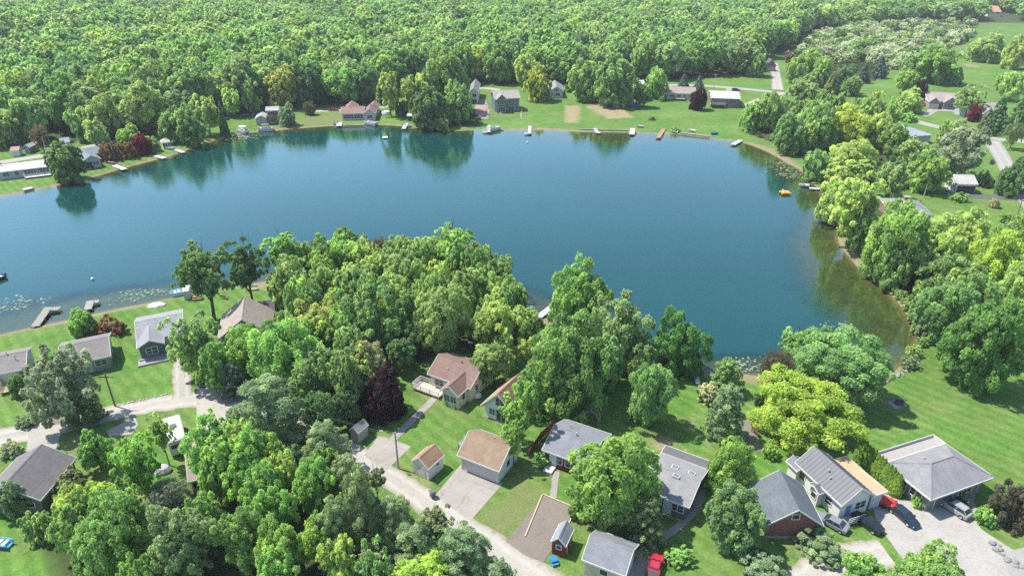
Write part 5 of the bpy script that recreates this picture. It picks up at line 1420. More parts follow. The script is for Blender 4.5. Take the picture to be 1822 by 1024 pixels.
filler([(0, 960), (90, 900), (160, 870), (380, 900), (400, 790), (480, 790), (560, 830), (640, 900), (780, 1000), (860, 1080), (200, 1100), (60, 1060)], 15,
       'leafy green tree packed into the near wood along the lower left edge', 'trees of the near left wood', (7, 10), (1.8, 2.8), ['G', 'B', 'L', 'B'], [LANE_PX, [(190, 750), (380, 750), (380, 950), (150, 950)], [(-80, 880), (130, 880), (130, 1100), (-80, 1100)]])
filler([(1500, 360), (1570, 400), (1560, 340), (1470, 330), (1430, 280), (1480, 250), (1560, 280), (1640, 300), (1680, 300), (1700, 265), (1640, 262), (1560, 215), (1420, 190), (1400, 262), (1440, 290), (1470, 330)], 26,
       'green tree packed into the right bank wood between beach and dark hip roof', 'trees of the right bank wood', (8, 12), (2.4, 3.8), ['G', 'L', 'O', 'B'], [[(1535, 335), (1690, 335), (1690, 470), (1535, 470)], [(1590, 205), (1670, 205), (1670, 310), (1590, 310)], [(1330, 250), (1410, 262), (1410, 300), (1330, 280)]])
filler([(1560, 470), (1620, 400), (1700, 420), (1830, 440), (1900, 680), (1800, 640), (1690, 600), (1620, 500)], 18,
       'green tree packed into the lower right bank wood above the big lawn', 'trees of the lower right bank wood', (8, 12), (2.4, 3.8), ['G', 'L', 'B', 'L'], [[(1540, 335), (1690, 335), (1690, 470), (1540, 470)]])

filler([(1400, 108), (1440, 75), (1500, 55), (1620, 46), (1740, 45), (1735, 62), (1700, 82), (1600, 98), (1560, 104), (1480, 112)], 16,
       'green tree scattered over the pale blossoming scrub at the upper right', 'trees scattered over the scrub', (5, 9), (2.5, 4.5), ['G', 'D', 'L', 'O'], [])
# bushes hanging over the right bank
for i_, (px_, py_) in enumerate([(1462, 340), (1474, 358), (1484, 378), (1493, 398), (1500, 418), (1540, 478), (1560, 496), (1580, 512), (1600, 530), (1616, 548), (1630, 566), (1638, 590), (1640, 614), (1626, 632), (1612, 652)]):
    b_ = at(px_ + TR.uniform(-2, 6), py_)
    r_ = TR.uniform(0.9, 1.9)
    put_tree('bush', (b_.x, b_.y), r_, r_ * 0.75, r_ * 0.5, 'GOXG'[i_ % 4], 'low shaggy bush growing at the waterline of the right bank', 'waterline bushes of the right bank', 'shore_bush')

# ------------------------------------------------------------------ the wood behind the lake: nearest trees one by one, the rest as one mass
fpoly = poly_at([p if p[1] > -50 else (p[0], -48) for p in FOREST])
g = np.random.default_rng(77)
cand = []
y = 225.0
while y < 1150:
    sp = 10.2 + max(0, y - 330) * 0.010
    for x in np.arange(-y * 0.80 - 25, y * 0.80 + 25, sp):
        cand.append((x + g.uniform(-.42, .42) * sp, y + g.uniform(-.42, .42) * sp, sp))
    y += sp * 0.9
cand = np.array(cand)
okm = inside(cand[:, :2], fpoly)
hp = np.array(PLACED)
cand = cand[okm]
dd = np.hypot(cand[:, None, 0] - hp[None, :, 0], cand[:, None, 1] - hp[None, :, 1]) - hp[None, :, 2] * 0.75
cand = cand[dd.min(1) > 1.6]
for k_ in ([(1350, 106), (1402, 102), (1402, 134), (1354, 134)], [(1735, 24), (1815, 24), (1815, 60), (1735, 60)], [(96, 240), (135, 240), (135, 262), (96, 262)]):
    cand = cand[~inside(cand[:, :2], poly_at(k_))]
clear_houses = poly_at([(875, 150), (1010, 152), (1010, 175), (870, 175)])
order = np.argsort(np.hypot(cand[:, 0], cand[:, 1]))
cand = cand[order]
FG = 'trees of the dense wood behind the lake'
FCOL = [((0.249, 0.411, 0.126), 'medium green broadleaf tree crowded in the dense wood behind the lake'), ((0.286, 0.460, 0.126), 'fresh green broadleaf tree crowded in the dense wood behind the lake'),
        ((0.339, 0.460, 0.155), 'light yellowish-green tree crowded in the dense wood behind the lake'), ((0.205, 0.345, 0.126), 'dark green tree crowded in the dense wood behind the lake'),
        ((0.314, 0.432, 0.177), 'pale grey-green tree crowded in the dense wood behind the lake'), ((0.385, 0.493, 0.126), 'lime green tree crowded in the dense wood behind the lake')]
FW = [0.28, 0.26, 0.17, 0.14, 0.09, 0.06]
N_IND = 130
nearq = []
for i, (x, y, sp) in enumerate(cand):
    inview = abs(x) < y * 0.80 + 8
    k = int(g.choice(6, p=FW))
    patchy = 0.5 + 0.5 * math.sin(x * 0.021 + 1.3) * math.sin(y * 0.017 + x * 0.006)
    r = sp * g.uniform(0.52, 0.92)
    h = g.uniform(11.0, 19.0) + 2.5 * patchy
    if y > 560: h *= 0.95
    nearq.append((x, y, r, h, k, inview))
cnt = 0
rest = []
for x, y, r, h, k, inview in nearq:
    hh = h * g.uniform(0.36, 0.46)
    if inview and cnt < N_IND:
        cnt += 1
        put_tree('round', (x, y), r, hh, h - hh, FCOL[k][0], FCOL[k][1], FG, 'woodland_tree')
    else:
        rest.append((x, y, r, hh, h - hh, k))
LEAFQ = {}
def mass(name, items, label, cat, cols, kinds=('round',), budget=None):
    Vs, Ts, Cs = [], [], []
    for n_, (x, y, r, hh, zc, k) in enumerate(items):
        d = y * CP
        rp = r / d * FPX * 0.56
        kd = kinds[n_ % len(kinds)]
        key = (kd, int(g.integers(0, NVAR[kd])), 3)
        if key not in LEAFQ: LEAFQ[key] = crown_data(*key)
        q, tint = LEAFQ[key]
        want = budget or (2400 if rp > 8 else 1700 if rp > 6.5 else 1000 if rp > 4.8 else 600)
        top = q[:, 0, 2] > (-0.65 if y > 400 else -1.2)
        m = top & (g.random(len(q)) < want / max(1, top.sum()))
        q, tint = q[m], tint[m]
        if len(q) < 0.9 * top.sum():
            c = q.mean(1, keepdims=True); q = c + (q - c) * min(2.0, (top.sum() / max(1, len(q))) ** 0.40)
        a = g.uniform(0, 6.28); ca, sa = math.cos(a), math.sin(a)
        X = (q[..., 0] * ca - q[..., 1] * sa) * r + x
        Y = (q[..., 0] * sa + q[..., 1] * ca) * r + y
        Z = q[..., 2] * hh + zc
        Vs.append(np.stack([X, Y, Z], -1).astype(np.float32)); Ts.append(tint)
        col = np.array(cols[k]) * g.uniform(0.85, 1.15)
        Cs.append(np.repeat(col[None], len(q), 0))
    V = np.concatenate(Vs)
    me = quads_mesh(name, V, LEAF_ATTR, np.concatenate(Ts), np.concatenate(Cs))
    o = link(name, me)
    return tag(o, label, cat, kind='stuff')
mass('far_woods', rest, 'dense mixed green wood stretching to the horizon behind the lake', 'woods', [c[0] for c in FCOL], ('round', 'willow', 'round', 'airy', 'round'))
# blossoming scrub on the meadow at the upper right
spoly = poly_at([(1405, 108), (1440, 72), (1500, 52), (1620, 44), (1735, 42), (1728, 62), (1706, 84), (1640, 110), (1595, 124), (1545, 112), (1480, 112)])
lo, hi = spoly.min(0), spoly.max(0)
sp = g.uniform(lo, hi, size=(5200, 2)); sp = sp[inside(sp, spoly)][:760]
SCOL = [(0.46, 0.52, 0.33), (0.33, 0.42, 0.19), (0.17, 0.27, 0.08), (0.10, 0.16, 0.08), (0.26, 0.21, 0.13)]
sk = g.choice(5, size=len(sp), p=[0.42, 0.24, 0.20, 0.09, 0.05])
mass('blossoming_scrub', [(p[0], p[1], u, u * 0.8, u * 0.6, int(k)) for p, k, u in zip(sp, sk, g.uniform(1.6, 4.2, len(sp)))],
     'pale blossoming scrub and small junipers covering the upper right meadow', 'scrub', SCOL, ('bush',), 260)
# undergrowth at the feet of the groves
under = []
for pl in WOODS[1:]:
    p = poly_at(pl); lo, hi = p.min(0), p.max(0)
    area = (hi - lo).prod()
    c = g.uniform(lo, hi, size=(int(area / 9), 2)); c = c[inside(c, p)]
    s_ = edge_dist(c, LK); c = c[(s_ > 2.5) & ~inside(c, LK)]
    for q in c:
        u = g.uniform(0.5, 1.3); under.append((q[0], q[1], u, u * 0.6, u * 0.3, int(g.integers(0, 4))))
edge_pts = cand[:420]
for q in edge_pts:
    for _ in range(2):
        u = g.uniform(0.9, 2.2); under.append((q[0] + g.uniform(-4, 4), q[1] - g.uniform(0, 5), u, u * 0.7, u * 0.4, int(g.integers(0, 4))))
keep_out = [poly_at(k) for k in ([(300, 750), (345, 765), (370, 860), (320, 870)], [(-40, 800), (105, 800), (80, 920), (-40, 920)], [(380, 520), (490, 520), (490, 620), (380, 620)],
            [(345, 680), (410, 680), (410, 800), (345, 800)], [(470, 165), (520, 165), (520, 225), (455, 225)], [(600, 170), (690, 170), (690, 215), (600, 215)])]
road_px = [poly_at([(300, 700), (380, 690), (450, 705), (530, 735), (600, 765), (660, 800), (740, 850), (820, 910), (960, 1010), (1000, 1060), (900, 1060), (780, 950), (640, 845), (580, 805), (510, 775), (430, 745), (300, 735)])]
uu = np.array([(a[0], a[1]) for a in under])
bad = np.zeros(len(uu), bool)
for k in keep_out + road_px: bad |= inside(uu, k)
under = [a for a, b in zip(under, bad) if not b]
mass('undergrowth', under, 'low leafy undergrowth between the trunks of the woods', 'undergrowth', [(0.08, 0.14, 0.035), (0.11, 0.17, 0.04), (0.06, 0.10, 0.03), (0.12, 0.13, 0.05)], ('bush',), 150)
# ------------------------------------------------------------------ vehicles
def car(label, pf, pr, body, kind='sedan', name='parked_car', width=1.82, h=1.45):
    """pf / pr: photo pixels of front and rear bumper on the ground"""
    a, b = at(*pf), at(*pr)
    d = Vector((a.x - b.x, a.y - b.y, 0)); c = (a + b) / 2
    L = {'sedan': 4.7, 'suv': 4.7, 'pickup': 5.4}[kind]
    if kind == 'suv': h = 1.6
    t = thing(name, label, 'pickup' if kind == 'pickup' else 'car', (c.x, c.y, 0.03), math.atan2(d.y, d.x))
    k_ = min(1.05, max(0.84, d.length / L)); t.scale = (k_, k_, k_)
    hw = width / 2
    def ring(x, w, z0, z1, tum=0.0, n=0):
        r = 0.10
        return [(x, -w, z0 + r), (x, -w + 0.05, z0), (x, w - 0.05, z0), (x, w, z0 + r), (x, w, z1 - 0.18), (x, w - tum - 0.07, z1 - 0.02), (x, w - tum - 0.28, z1 + 0.02), (x, -w + tum + 0.28, z1 + 0.02), (x, -w + tum + 0.07, z1 - 0.02), (x, -w, z1 - 0.18)]
    hz = 0.92 if kind == 'sedan' else 1.05
    f = L / 2
    st = [(-f, hw * .84, .42, hz - .14), (-f + .12, hw * .93, .30, hz - .02), (-f + .8, hw, .26, hz + .03), (-0.2, hw, .24, hz), (f - 1.5, hw, .25, hz - .02), (f - .7, hw * .97, .26, hz - .12), (f - .15, hw * .88, .30, hz - .24), (f, hw * .76, .40, hz - .34)]
    if kind == 'pickup': st = [(-f, hw * .95, .42, hz), (-f + .1, hw, .38, hz + .02), (-0.5, hw, .36, hz + .02), (f - 1.4, hw, .36, hz), (f - .4, hw * .97, .36, hz - .08), (f, hw * .86, .42, hz - .2)]
    m = MB(); m.loft([ring(*s) for s in st]); bo = m.build('body', gloss(body), t, smooth=False)
    # cabin: roof panel on a tapered band of glass
    if kind == 'sedan': x = (-f + .55, -f + 1.25, 0.35, 1.15)
    elif kind == 'suv': x = (-f + .25, -f + .75, 0.35, 1.15)
    else: x = (-0.55, -0.35, 0.75, 1.45)
    zb, zt = hz - .02, h
    cw0, cw1 = hw * .93, hw * .70
    bot = [(x[0], -cw0, zb), (x[3], -cw0, zb), (x[3], cw0, zb), (x[0], cw0, zb)]
    top = [(x[1], -cw1, zt - .05), (x[2], -cw1, zt - .05), (x[2], cw1, zt - .05), (x[1], cw1, zt - .05)]
    m = MB(); m.loft([bot, top]); m.build('windows', glass((0.02, 0.025, 0.03)), t)
    m = MB()
    e = 0.03
    tp = [(p[0], p[1] * 1.03, p[2]) for p in top]
    m.loft([[(p[0] + (-.06 if i in (0, 3) else .06), p[1] * 1.04, zt - .055) for i, p in enumerate(top)], [(p[0], p[1] * .96, zt) for p in top], [(p[0] * .9 + .02, p[1] * .8, zt + .025) for p in top]])
    for s in (-1, 1):                                     # pillars
        for xb, xt in ((x[0], x[1]), (x[3], x[2]), ((x[0] + x[3]) / 2, (x[1] + x[2]) / 2)):
            m.tube([(xb, s * cw0 * 1.005, zb), (xt, s * cw1 * 1.01, zt - .03)], 0.045, 4)
    m.build('cabin_roof', gloss(body), t)
    if kind == 'suv':
        m = MB()
        for s in (-1, 1): m.tube([(x[1] + .1, s * cw1 * .9, zt + .08), (x[2] - .1, s * cw1 * .9, zt + .08)], 0.025, 5)
        m.build('roof_rails', metal((0.3, 0.3, 0.3)), t)
    if kind == 'pickup':
        m = MB(); m.box(-f + .15, -0.75, -hw + .16, hw - .16, hz + 0.032, hz + .045); m.build('load_bed', paint((0.06, 0.05, 0.05)), t)
    wr = 0.33 if kind == 'sedan' else 0.37
    for xx in (-f + .85, f - .95):
        for s in (-1, 1):
            k = 14
            m = MB()
            prof = [(wr * .62, -.11), (wr * .95, -.115), (wr, -.07), (wr, .07), (wr * .95, .115), (wr * .62, .11)]
            n0 = len(m.v)
            m.loft([[(xx + math.cos(6.2832 * j / k) * r_, s * (hw - .09) + y_, wr + math.sin(6.2832 * j / k) * r_) for j in range(k)] for r_, y_ in prof], cap=False)
            w = m.build('wheel', rubber(), t)
            m = MB(); m.loft([[(xx + math.cos(6.2832 * j / k) * wr * .62, s * (hw - .09) + y_, wr + math.sin(6.2832 * j / k) * wr * .62) for j in range(k)] for y_ in (-.09, .09)]); m.build('rim', metal((0.45, 0.45, 0.46), 0.3), w)
    for s in (-1, 1):
        m = MB(); m.box(f - .12, f + .012 - .06, s * hw * .66 - .17, s * hw * .66 + .17, hz - .43, hz - .31); m.build('headlight', gloss((0.7, 0.7, 0.7), 0.1), t)
        m = MB(); m.box(-f - .01, -f + .1, s * hw * .72 - .12, s * hw * .72 + .12, hz - .34, hz - .18); m.build('tail_light', gloss((0.3, 0.02, 0.02), 0.1), t)
        m = MB(); m.box(x[3] - .35, x[3] - .15, s * (hw + .02) - .02 * s, s * (hw + .2), hz + .0, hz + .14) if s > 0 else m.box(x[3] - .35, x[3] - .15, -hw - .2, -hw, hz, hz + .14); m.build('mirror', gloss(body), t)
    return t
car('black sedan parked at the edge of the gravel near the white house', (1521, 919), (1562, 948), (0.012, 0.013, 0.015))
car('dark blue sedan parked in the middle of the gravel yard', (1627, 938), (1588, 905), (0.012, 0.022, 0.045))
car('silver estate car parked in front of the hip-roofed house', (1676, 894), (1717, 921), (0.27, 0.28, 0.29), 'suv')
car('grey car half hidden beside the brick garage and lilac bush', (1462, 924), (1497, 943), (0.17, 0.19, 0.22))
car('red pickup truck at the lower edge beside the cream garage', (1169, 1000), (1158, 1036), (0.38, 0.02, 0.035), 'pickup')
car('red car parked on the drive of the brown ranch house', (1641, 189), (1650, 188), (0.35, 0.02, 0.03))
car('dark car on the parking pad behind the brick ranch house', (1313, 162), (1305, 162), (0.02, 0.022, 0.03), 'suv')
car('dark red pickup behind the brown-roofed lake house', (586, 197), (600, 197), (0.2, 0.03, 0.03), 'pickup')
car('dark car in the shade between bright tree and soft pine', (494, 668), (510, 672), (0.02, 0.022, 0.026), 'suv')
# red covered trailer
b0 = at(1573, 897)
t = thing('covered_trailer', 'low trailer under a bright red tarpaulin beside the blue sedan', 'trailer', (b0.x, b0.y, 0.03), R(-40))
m = MB(); m.loft([[(-1.3, -.8, .45), (1.3, -.8, .45), (1.3, .8, .45), (-1.3, .8, .45)], [(-1.25, -.78, .85), (1.25, -.78, .8), (1.25, .78, .8), (-1.25, .78, .85)], [(-1.0, -.5, 1.02), (1.0, -.5, .95), (1.0, .5, .95), (-1.0, .5, 1.02)]]); m.build('tarpaulin', paint((0.5, 0.04, 0.03)), t)
m = MB(); m.box(-1.2, 1.2, -.7, .7, .35, .449); m.tube([(1.2, 0, .4), (2.1, 0, .42)], 0.05, 6); m.build('chassis', metal((0.1, 0.1, 0.1)), t)
for s in (-1, 1):
    m = MB(); m.loft([[(math.cos(6.2832 * j / 12) * .3, s * .85 + y, .3 + math.sin(6.2832 * j / 12) * .3) for j in range(12)] for y in (-.09, .09)]); m.build('wheel', rubber(), t)
# motorcycle
b0 = at(1712, 899)
t = thing('motorcycle', 'dark motorcycle parked beside the silver estate car', 'motorcycle', (b0.x, b0.y, 0.03), R(-50))
for xx in (-.7, .7):
    m = MB(); m.loft([[(xx + math.cos(6.2832 * j / 14) * r_, y, .32 + math.sin(6.2832 * j / 14) * r_) for j in range(14)] for r_, y in ((.2, -.05), (.32, -.05), (.32, .05), (.2, .05))], cap=False); m.build('wheel', rubber(), t)
m = MB(); m.loft([[(x, -w, z0), (x, w, z0), (x, w * .7, z1), (x, -w * .7, z1)] for x, w, z0, z1 in ((-.55, .1, .6, .72), (-.1, .14, .4, .78), (.3, .17, .5, 1.0), (.5, .08, .7, .95))]); m.build('tank_and_engine', gloss((0.03, 0.03, 0.035)), t)
m = MB(); m.loft([[(x, -w, z), (x, w, z), (x, w, z + .1), (x, -w, z + .1)] for x, w, z in ((-.85, .08, .82), (-.5, .14, .78), (-.05, .13, .76))]); m.build('saddle', rubber(), t)
m = MB(); m.tube([(.72, 0, .32), (.45, 0, 1.0)], .04, 6); m.tube([(.4, -.36, 1.06), (.5, 0, 1.02), (.4, .36, 1.06)], .02, 6); m.build('handlebar', metal((0.5, 0.5, 0.5), 0.25), t)
# camper
a, b_ = at(310, 762), at(322, 812)
d = a - b_
t = thing('camper', 'white camper van parked beside the tan-roofed cabin', 'camper', ((a.x + b_.x) / 2, (a.y + b_.y) / 2, 0), math.atan2(d.y, d.x))
Lc = 7.0
m = MB(); m.loft([[(x, -w, .5), (x, w, .5), (x, w, zt - .15), (x, w - .15, zt), (x, -w + .15, zt), (x, -w, zt - .15)] for x, w, zt in ((-Lc / 2, 1.12, 2.75), (-Lc / 2 + .2, 1.2, 2.95), (Lc / 2 - 1.2, 1.2, 2.95), (Lc / 2, 1.15, 2.3))]); bo = m.build('body', paint((0.62, 0.62, 0.61), 0.4), t)
m = MB(); m.box(-.5, .3, -.4, .4, 2.951, 3.2); m.build('roof_unit', paint((0.1, 0.1, 0.1)), t)
m = MB(); m.box(1.2, 1.8, -.3, .3, 2.951, 3.02); m.build('roof_hatch', paint((0.35, 0.36, 0.38)), t)
m = MB(); m.box(-Lc / 2 - .02, -Lc / 2 + .03, -.85, .85, 1.6, 2.2); m.build('rear_window', glass(), t)
m = MB(); m.box(-1.5, 0.2, 1.19, 1.215, 1.6, 2.2); m.build('side_window', glass(), t)
for xx in (-1.8, 2.2):
    for s in (-1, 1):
        m = MB(); m.loft([[(xx + math.cos(6.2832 * j / 14) * .38, s * 1.05 + y, .38 + math.sin(6.2832 * j / 14) * .38) for j in range(14)] for y in (-.12, .12)]); m.build('wheel', rubber(), t)

# ------------------------------------------------------------------ docks, boats and lake things
def dock(label, pts, w=1.4, z=0.25, col=(0.42, 0.41, 0.39), name='dock', zp=0.25):
    P = [at(p[0], p[1], zp) for p in pts]
    w *= 0.8 if P[0].y > 150 else 1.0
    o = P[0]
    t = thing(name, label, 'dock', (o.x, o.y, 0))
    m = MB(); pm = []
    for i in range(len(P) - 1):
        a, b = P[i] - o, P[i + 1] - o
        d = Vector((b.x - a.x, b.y - a.y, 0)); ln = d.length; d.normalize(); n = Vector((-d.y, d.x, 0))
        ex = w / 2 if i < len(P) - 2 else 0
        st = w / 2 + 0.02 if i > 0 else 0
        s0 = a + d * st
        ll = ln - st + ex
        k = max(2, int(ll / 0.45))
        for j in range(k):
            m.obox(Vector((s0.x, s0.y, z - .08)) + d * (ll * j / k) - n * w / 2, d * (ll / k - .03), n * w, (0, 0, .08))
        for s in (-1, 1): m.obox(Vector((s0.x, s0.y, z - .22)) - n * .05 + n * s * (w / 2 - .1), d * ll, n * .1, (0, 0, .138))
        for j in range(int(ll / 2.6) + 1):
            for s in (-1, 1):
                q = s0 + d * min(ll - .1, .3 + j * 2.6) + n * s * (w / 2 + .05)
                pm.append(q)
    m.build('deck', planks(col), t)
    for q in pm[:14]:
        m = MB(); m.tube([(q.x, q.y, -1.6), (q.x, q.y, z + .35)], .06, 6); m.build('post', metal((0.35, 0.34, 0.32)), t)
    return t
dock('long L-shaped grey dock at the near left shore', [(62, 580), (84, 549), (106, 548)], 1.5, col=(0.25, 0.235, 0.21))
dock('short L-shaped grey dock next to the long one at near left', [(156, 550), (160, 537), (176, 535)], 1.4, col=(0.27, 0.255, 0.23))
dock('single white dock at the little beach among the trees', [(956, 565), (983, 544)], 1.3, col=(0.55, 0.55, 0.54))
WD = (0.44, 0.44, 0.42)
dock('white L-shaped dock left of the rock slope on the far shore', [(870, 223), (870, 234), (859, 234)], 1.5, col=WD)
dock('white L-shaped dock below the two-storey blue-grey house', [(943, 224), (942, 237), (933, 237)], 1.6, col=WD)
dock('white angled dock right of the bare sandy shore strip', [(1058, 228), (1063, 235.5), (1068, 236.5)], 1.7, col=WD)
dock('grey dock beside the beached grey boat on the far shore', [(1126, 228), (1124, 239)], 2.4, col=(0.45, 0.44, 0.43))
dock('brown wooden dock with rails on the far shore', [(1181, 229), (1171, 245)], 1.9, col=(0.33, 0.20, 0.13))
dock('white swim dock left of the small sandy beach', [(1318, 249), (1304, 257)], 2.2, col=WD)
dock('narrow grey dock on the right bank with a moored motor boat', [(1472, 337), (1440, 334)], 1.4, col=(0.5, 0.49, 0.47))
dock('orange-brown dock under the leaning tree on the right bank', [(1505, 400), (1474, 397)], 1.5, col=(0.42, 0.22, 0.14))
dock('white rectangular swim dock at the left end of the far left shore', [(58, 333), (40, 337)], 2.4, col=WD)
dock('grey plank dock below the blue-grey shore cottage', [(203, 294), (222, 301)], 2.2, col=(0.45, 0.44, 0.42))
dock('grey square dock right of the coppery bushes', [(276, 277), (293, 281)], 2.2, col=(0.48, 0.47, 0.45))
dock('grey dock below the white shore hut', [(312, 266), (327, 271)], 2.0, col=(0.42, 0.41, 0.4))
dock('white dock below the brown-roofed lake house', [(604, 217), (603, 224)], 2.6, col=WD)
dock('white dock at the left foot of the big shore clump', [(724, 219), (718, 229)], 1.9, col=WD)
t = dock('white square swim raft floating in the middle of the far water', [(681, 244.5), (690, 244)], 2.6, 0.12, col=(0.66, 0.66, 0.65), name='swim_raft', zp=0)
def boat(label, p, q, col, inner=(0.45, 0.45, 0.43), width=1.7, name='motor_boat', z=-0.32, shield=True, h=0.75):
    a, b = at(*p, z), at(*q, z)      # bow, stern
    d = Vector((a.x - b.x, a.y - b.y, 0)); L = max(2.6, d.length); c = (a + b) / 2
    t = thing(name, label, 'boat', (c.x, c.y, z), math.atan2(d.y, d.x))
    st = [(-.5, .92, 0.0), (-.2, 1.0, 0.0), (.15, .95, 0.02), (.35, .65, .08), (.47, .22, .2), (.5, .03, .3)]
    m = MB(); rings = []
    for u, wf, zz in st:
        w = width / 2 * wf; x = u * L
        rings.append([(x, -w, h + zz * .4), (x, -w * .8, .25 + zz), (x, 0, zz), (x, w * .8, .25 + zz), (x, w, h + zz * .4), (x, w * .82, h + zz * .4), (x, w * .6, .3 + zz), (x, -w * .6, .3 + zz), (x, -w * .82, h + zz * .4)])
    m.loft(rings); m.build('hull', gloss(col), t)
    for xx in (-.25, .02):
        m = MB(); m.box(xx * L - .2, xx * L + .2, -width * .36, width * .36, .3, .62); m.build('seat', paint(inner), t)
    if shield:
        m = MB(); m.loft([[(.12 * L, -width * .38, h), (.12 * L + .05, -width * .38, h), (.12 * L + .05, width * .38, h), (.12 * L, width * .38, h)], [(.05 * L, -width * .3, h + .4), (.05 * L + .04, -width * .3, h + .4), (.05 * L + .04, width * .3, h + .4), (.05 * L, width * .3, h + .4)]]); m.build('windscreen', glass((0.05, 0.06, 0.07)), t)
        m = MB(); m.box(-.5 * L - .3, -.5 * L - .01, -.18, .18, .3, 1.0); m.build('outboard_motor', gloss((0.03, 0.03, 0.03)), t)
    return t
boat('white motor boat moored at the narrow grey dock', (1421, 331), (1440, 333), (0.6, 0.61, 0.63))
boat('white boat moored at the orange-brown dock', (1457, 393), (1474, 396), (0.62, 0.62, 0.62))
boat('white speedboat beside the white dock at the big shore clump', (732, 226), (722, 225), (0.62, 0.63, 0.64))
boat('white fishing boat left of the white dock below the brown-roofed house', (593, 223), (600, 221), (0.6, 0.62, 0.65))
boat('white and turquoise boat drawn up on the near left shore', (304, 526), (323, 521), (0.35, 0.6, 0.65), z=0.0, shield=False)
boat('blue-covered boat on the shore at the end of the far lawn', (1265, 240), (1276, 238), (0.03, 0.14, 0.4), z=0.0, shield=False, inner=(0.03, 0.14, 0.4))
boat('grey boat beached beside the grey far shore dock', (1132, 226), (1145, 227), (0.4, 0.4, 0.42), z=0.0, shield=False)
boat('upturned pale boat beached below the spreading shore trees', (1193, 234), (1204, 237), (0.55, 0.54, 0.52), z=0.0, shield=False)
boat('small white rowing boat on the bank under the right edge of the purple tree lawn', (1224, 233), (1236, 235), (0.55, 0.5, 0.46), z=0.0, shield=False)
boat('red canoe lying on the grass beside the coppery bushes', (186, 289), (205, 292), (0.5, 0.03, 0.06), width=1.0, z=0.0, shield=False, h=.45, name='canoe')
boat('white rowing boat on the bank beside the white shore hut', (297, 266), (309, 265), (0.58, 0.58, 0.57), z=0.0, shield=False)
boat('dark boat hull cut off by the left edge of the water', (-8, 500), (5, 495), (0.03, 0.04, 0.06))
boat('white kayak lying on the shaded grass by the rounded shore tree', (1238, 670), (1241, 683), (0.6, 0.64, 0.7), width=.85, z=0.0, shield=False, h=.4, name='kayak')
boat('blue rowing boat lying in the grass at the left edge', (-12, 968), (18, 972), (0.05, 0.32, 0.6), width=1.3, z=0.0, shield=False, inner=(0.5, 0.55, 0.6))
def pontoon(label, p, q, cover=None):
    a, b = at(*p, 0), at(*q, 0)
    d = Vector((a.x - b.x, a.y - b.y, 0)); c = (a + b) / 2; L = 6.0
    t = thing('pontoon_boat', label, 'boat', (c.x, c.y, -.3), math.atan2(d.y, d.x))
    for s in (-1, 1):
        m = MB(); m.tube([(-L / 2, s * .8, .25), (L / 2 - .5, s * .8, .25), (L / 2, s * .8, .4)], [.3, .3, .05], 10); m.build('float', metal((0.5, 0.5, 0.5), 0.3), t)
    m = MB(); m.box(-L / 2, L / 2 - .3, -1.2, 1.2, .56, .68); m.build('deck', paint((0.4, 0.38, 0.35)), t)
    m = MB()
    for s in (-1, 1): m.box(-L / 2 + .1, L / 2 - .4, s * 1.16 - .03, s * 1.16 + .03, .681, 1.35)
    m.box(L / 2 - .45, L / 2 - .39, -1.12, 1.12, .681, 1.35); m.box(-L / 2 + .1, -L / 2 + .16, -1.12, 1.12, .681, 1.35); m.build('side_panels', paint((0.58, 0.58, 0.58)), t)
    for xx in (-2.2, 1.6):
        m = MB(); m.box(xx - .35, xx + .35, -1.0, 1.0, .681, 1.1); m.build('seat', paint((0.5, 0.48, 0.44)), t)
    if cover:
        m = MB(); m.box(-1.6, 1.2, -1.15, 1.15, 2.45, 2.55)
        for xx in (-1.5, 1.1):
            for s in (-1, 1): m.tube([(xx, s * 1.1, 1.3), (xx, s * 1.1, 2.46)], .025, 5)
        m.build('canopy', paint(cover), t)
pontoon('pontoon boat with pale canopy beached beside the slender shore spruce', (425, 233), (439, 237), (0.5, 0.5, 0.5))
pontoon('open pontoon boat moored below the brown-roofed lake house', (653, 220), (666, 222))
pontoon('pontoon boat at the foot of the white dock by the rock slope', (873, 232), (882, 230))
pontoon('dark canopy pontoon boat at the shore below the yellow-orange tree', (462, 232), (482, 231), (0.12, 0.12, 0.13))
# orange pedal boat
b0 = at(1397, 345, -.3)
t = thing('pedal_boat', 'bright orange-yellow pedal boat floating off the right bank', 'boat', (b0.x, b0.y, -.32), R(5))
for s in (-1, 1):
    m = MB(); m.loft([[(x, s * .75 - w, .55), (x, s * .75 - w * .6, .1 + k), (x, s * .75 + w * .6, .1 + k), (x, s * .75 + w, .55)] for x, w, k in ((-1.5, .3, .1), (-1.2, .38, 0), (.9, .38, 0), (1.5, .12, .3))]); m.build('float', gloss((0.75, 0.28, 0.01)), t)
m = MB(); m.box(-1.3, 1.0, -1.0, 1.0, .5501, .68); m.build('deck', gloss((0.75, 0.36, 0.02)), t)
for s in (-1, 1):
    m = MB(); m.box(-.6, -.05, s * .45 - .3, s * .45 + .3, .6801, .85); m.box(-.75, -.601, s * .45 - .3, s * .45 + .3, .6801, 1.3); m.build('seat', gloss((0.8, 0.5, 0.05)), t)
def buoy(label, p):
    b0 = at(*p, -.3); t = thing('buoy', label, 'buoy', (b0.x, b0.y, -.3))
    m = MB(); m.loft([[(math.cos(6.2832 * j / 10) * r_, math.sin(6.2832 * j / 10) * r_, z_) for j in range(10)] for r_, z_ in ((.1, -.1), (.3, .05), (.34, .2), (.22, .42), (.06, .5))]); m.build('float', paint((0.65, 0.65, 0.63)), t)
buoy('small white buoy floating off the near left docks', (165, 497))
buoy('small white buoy off the white dock below the two-storey house', (938, 254))
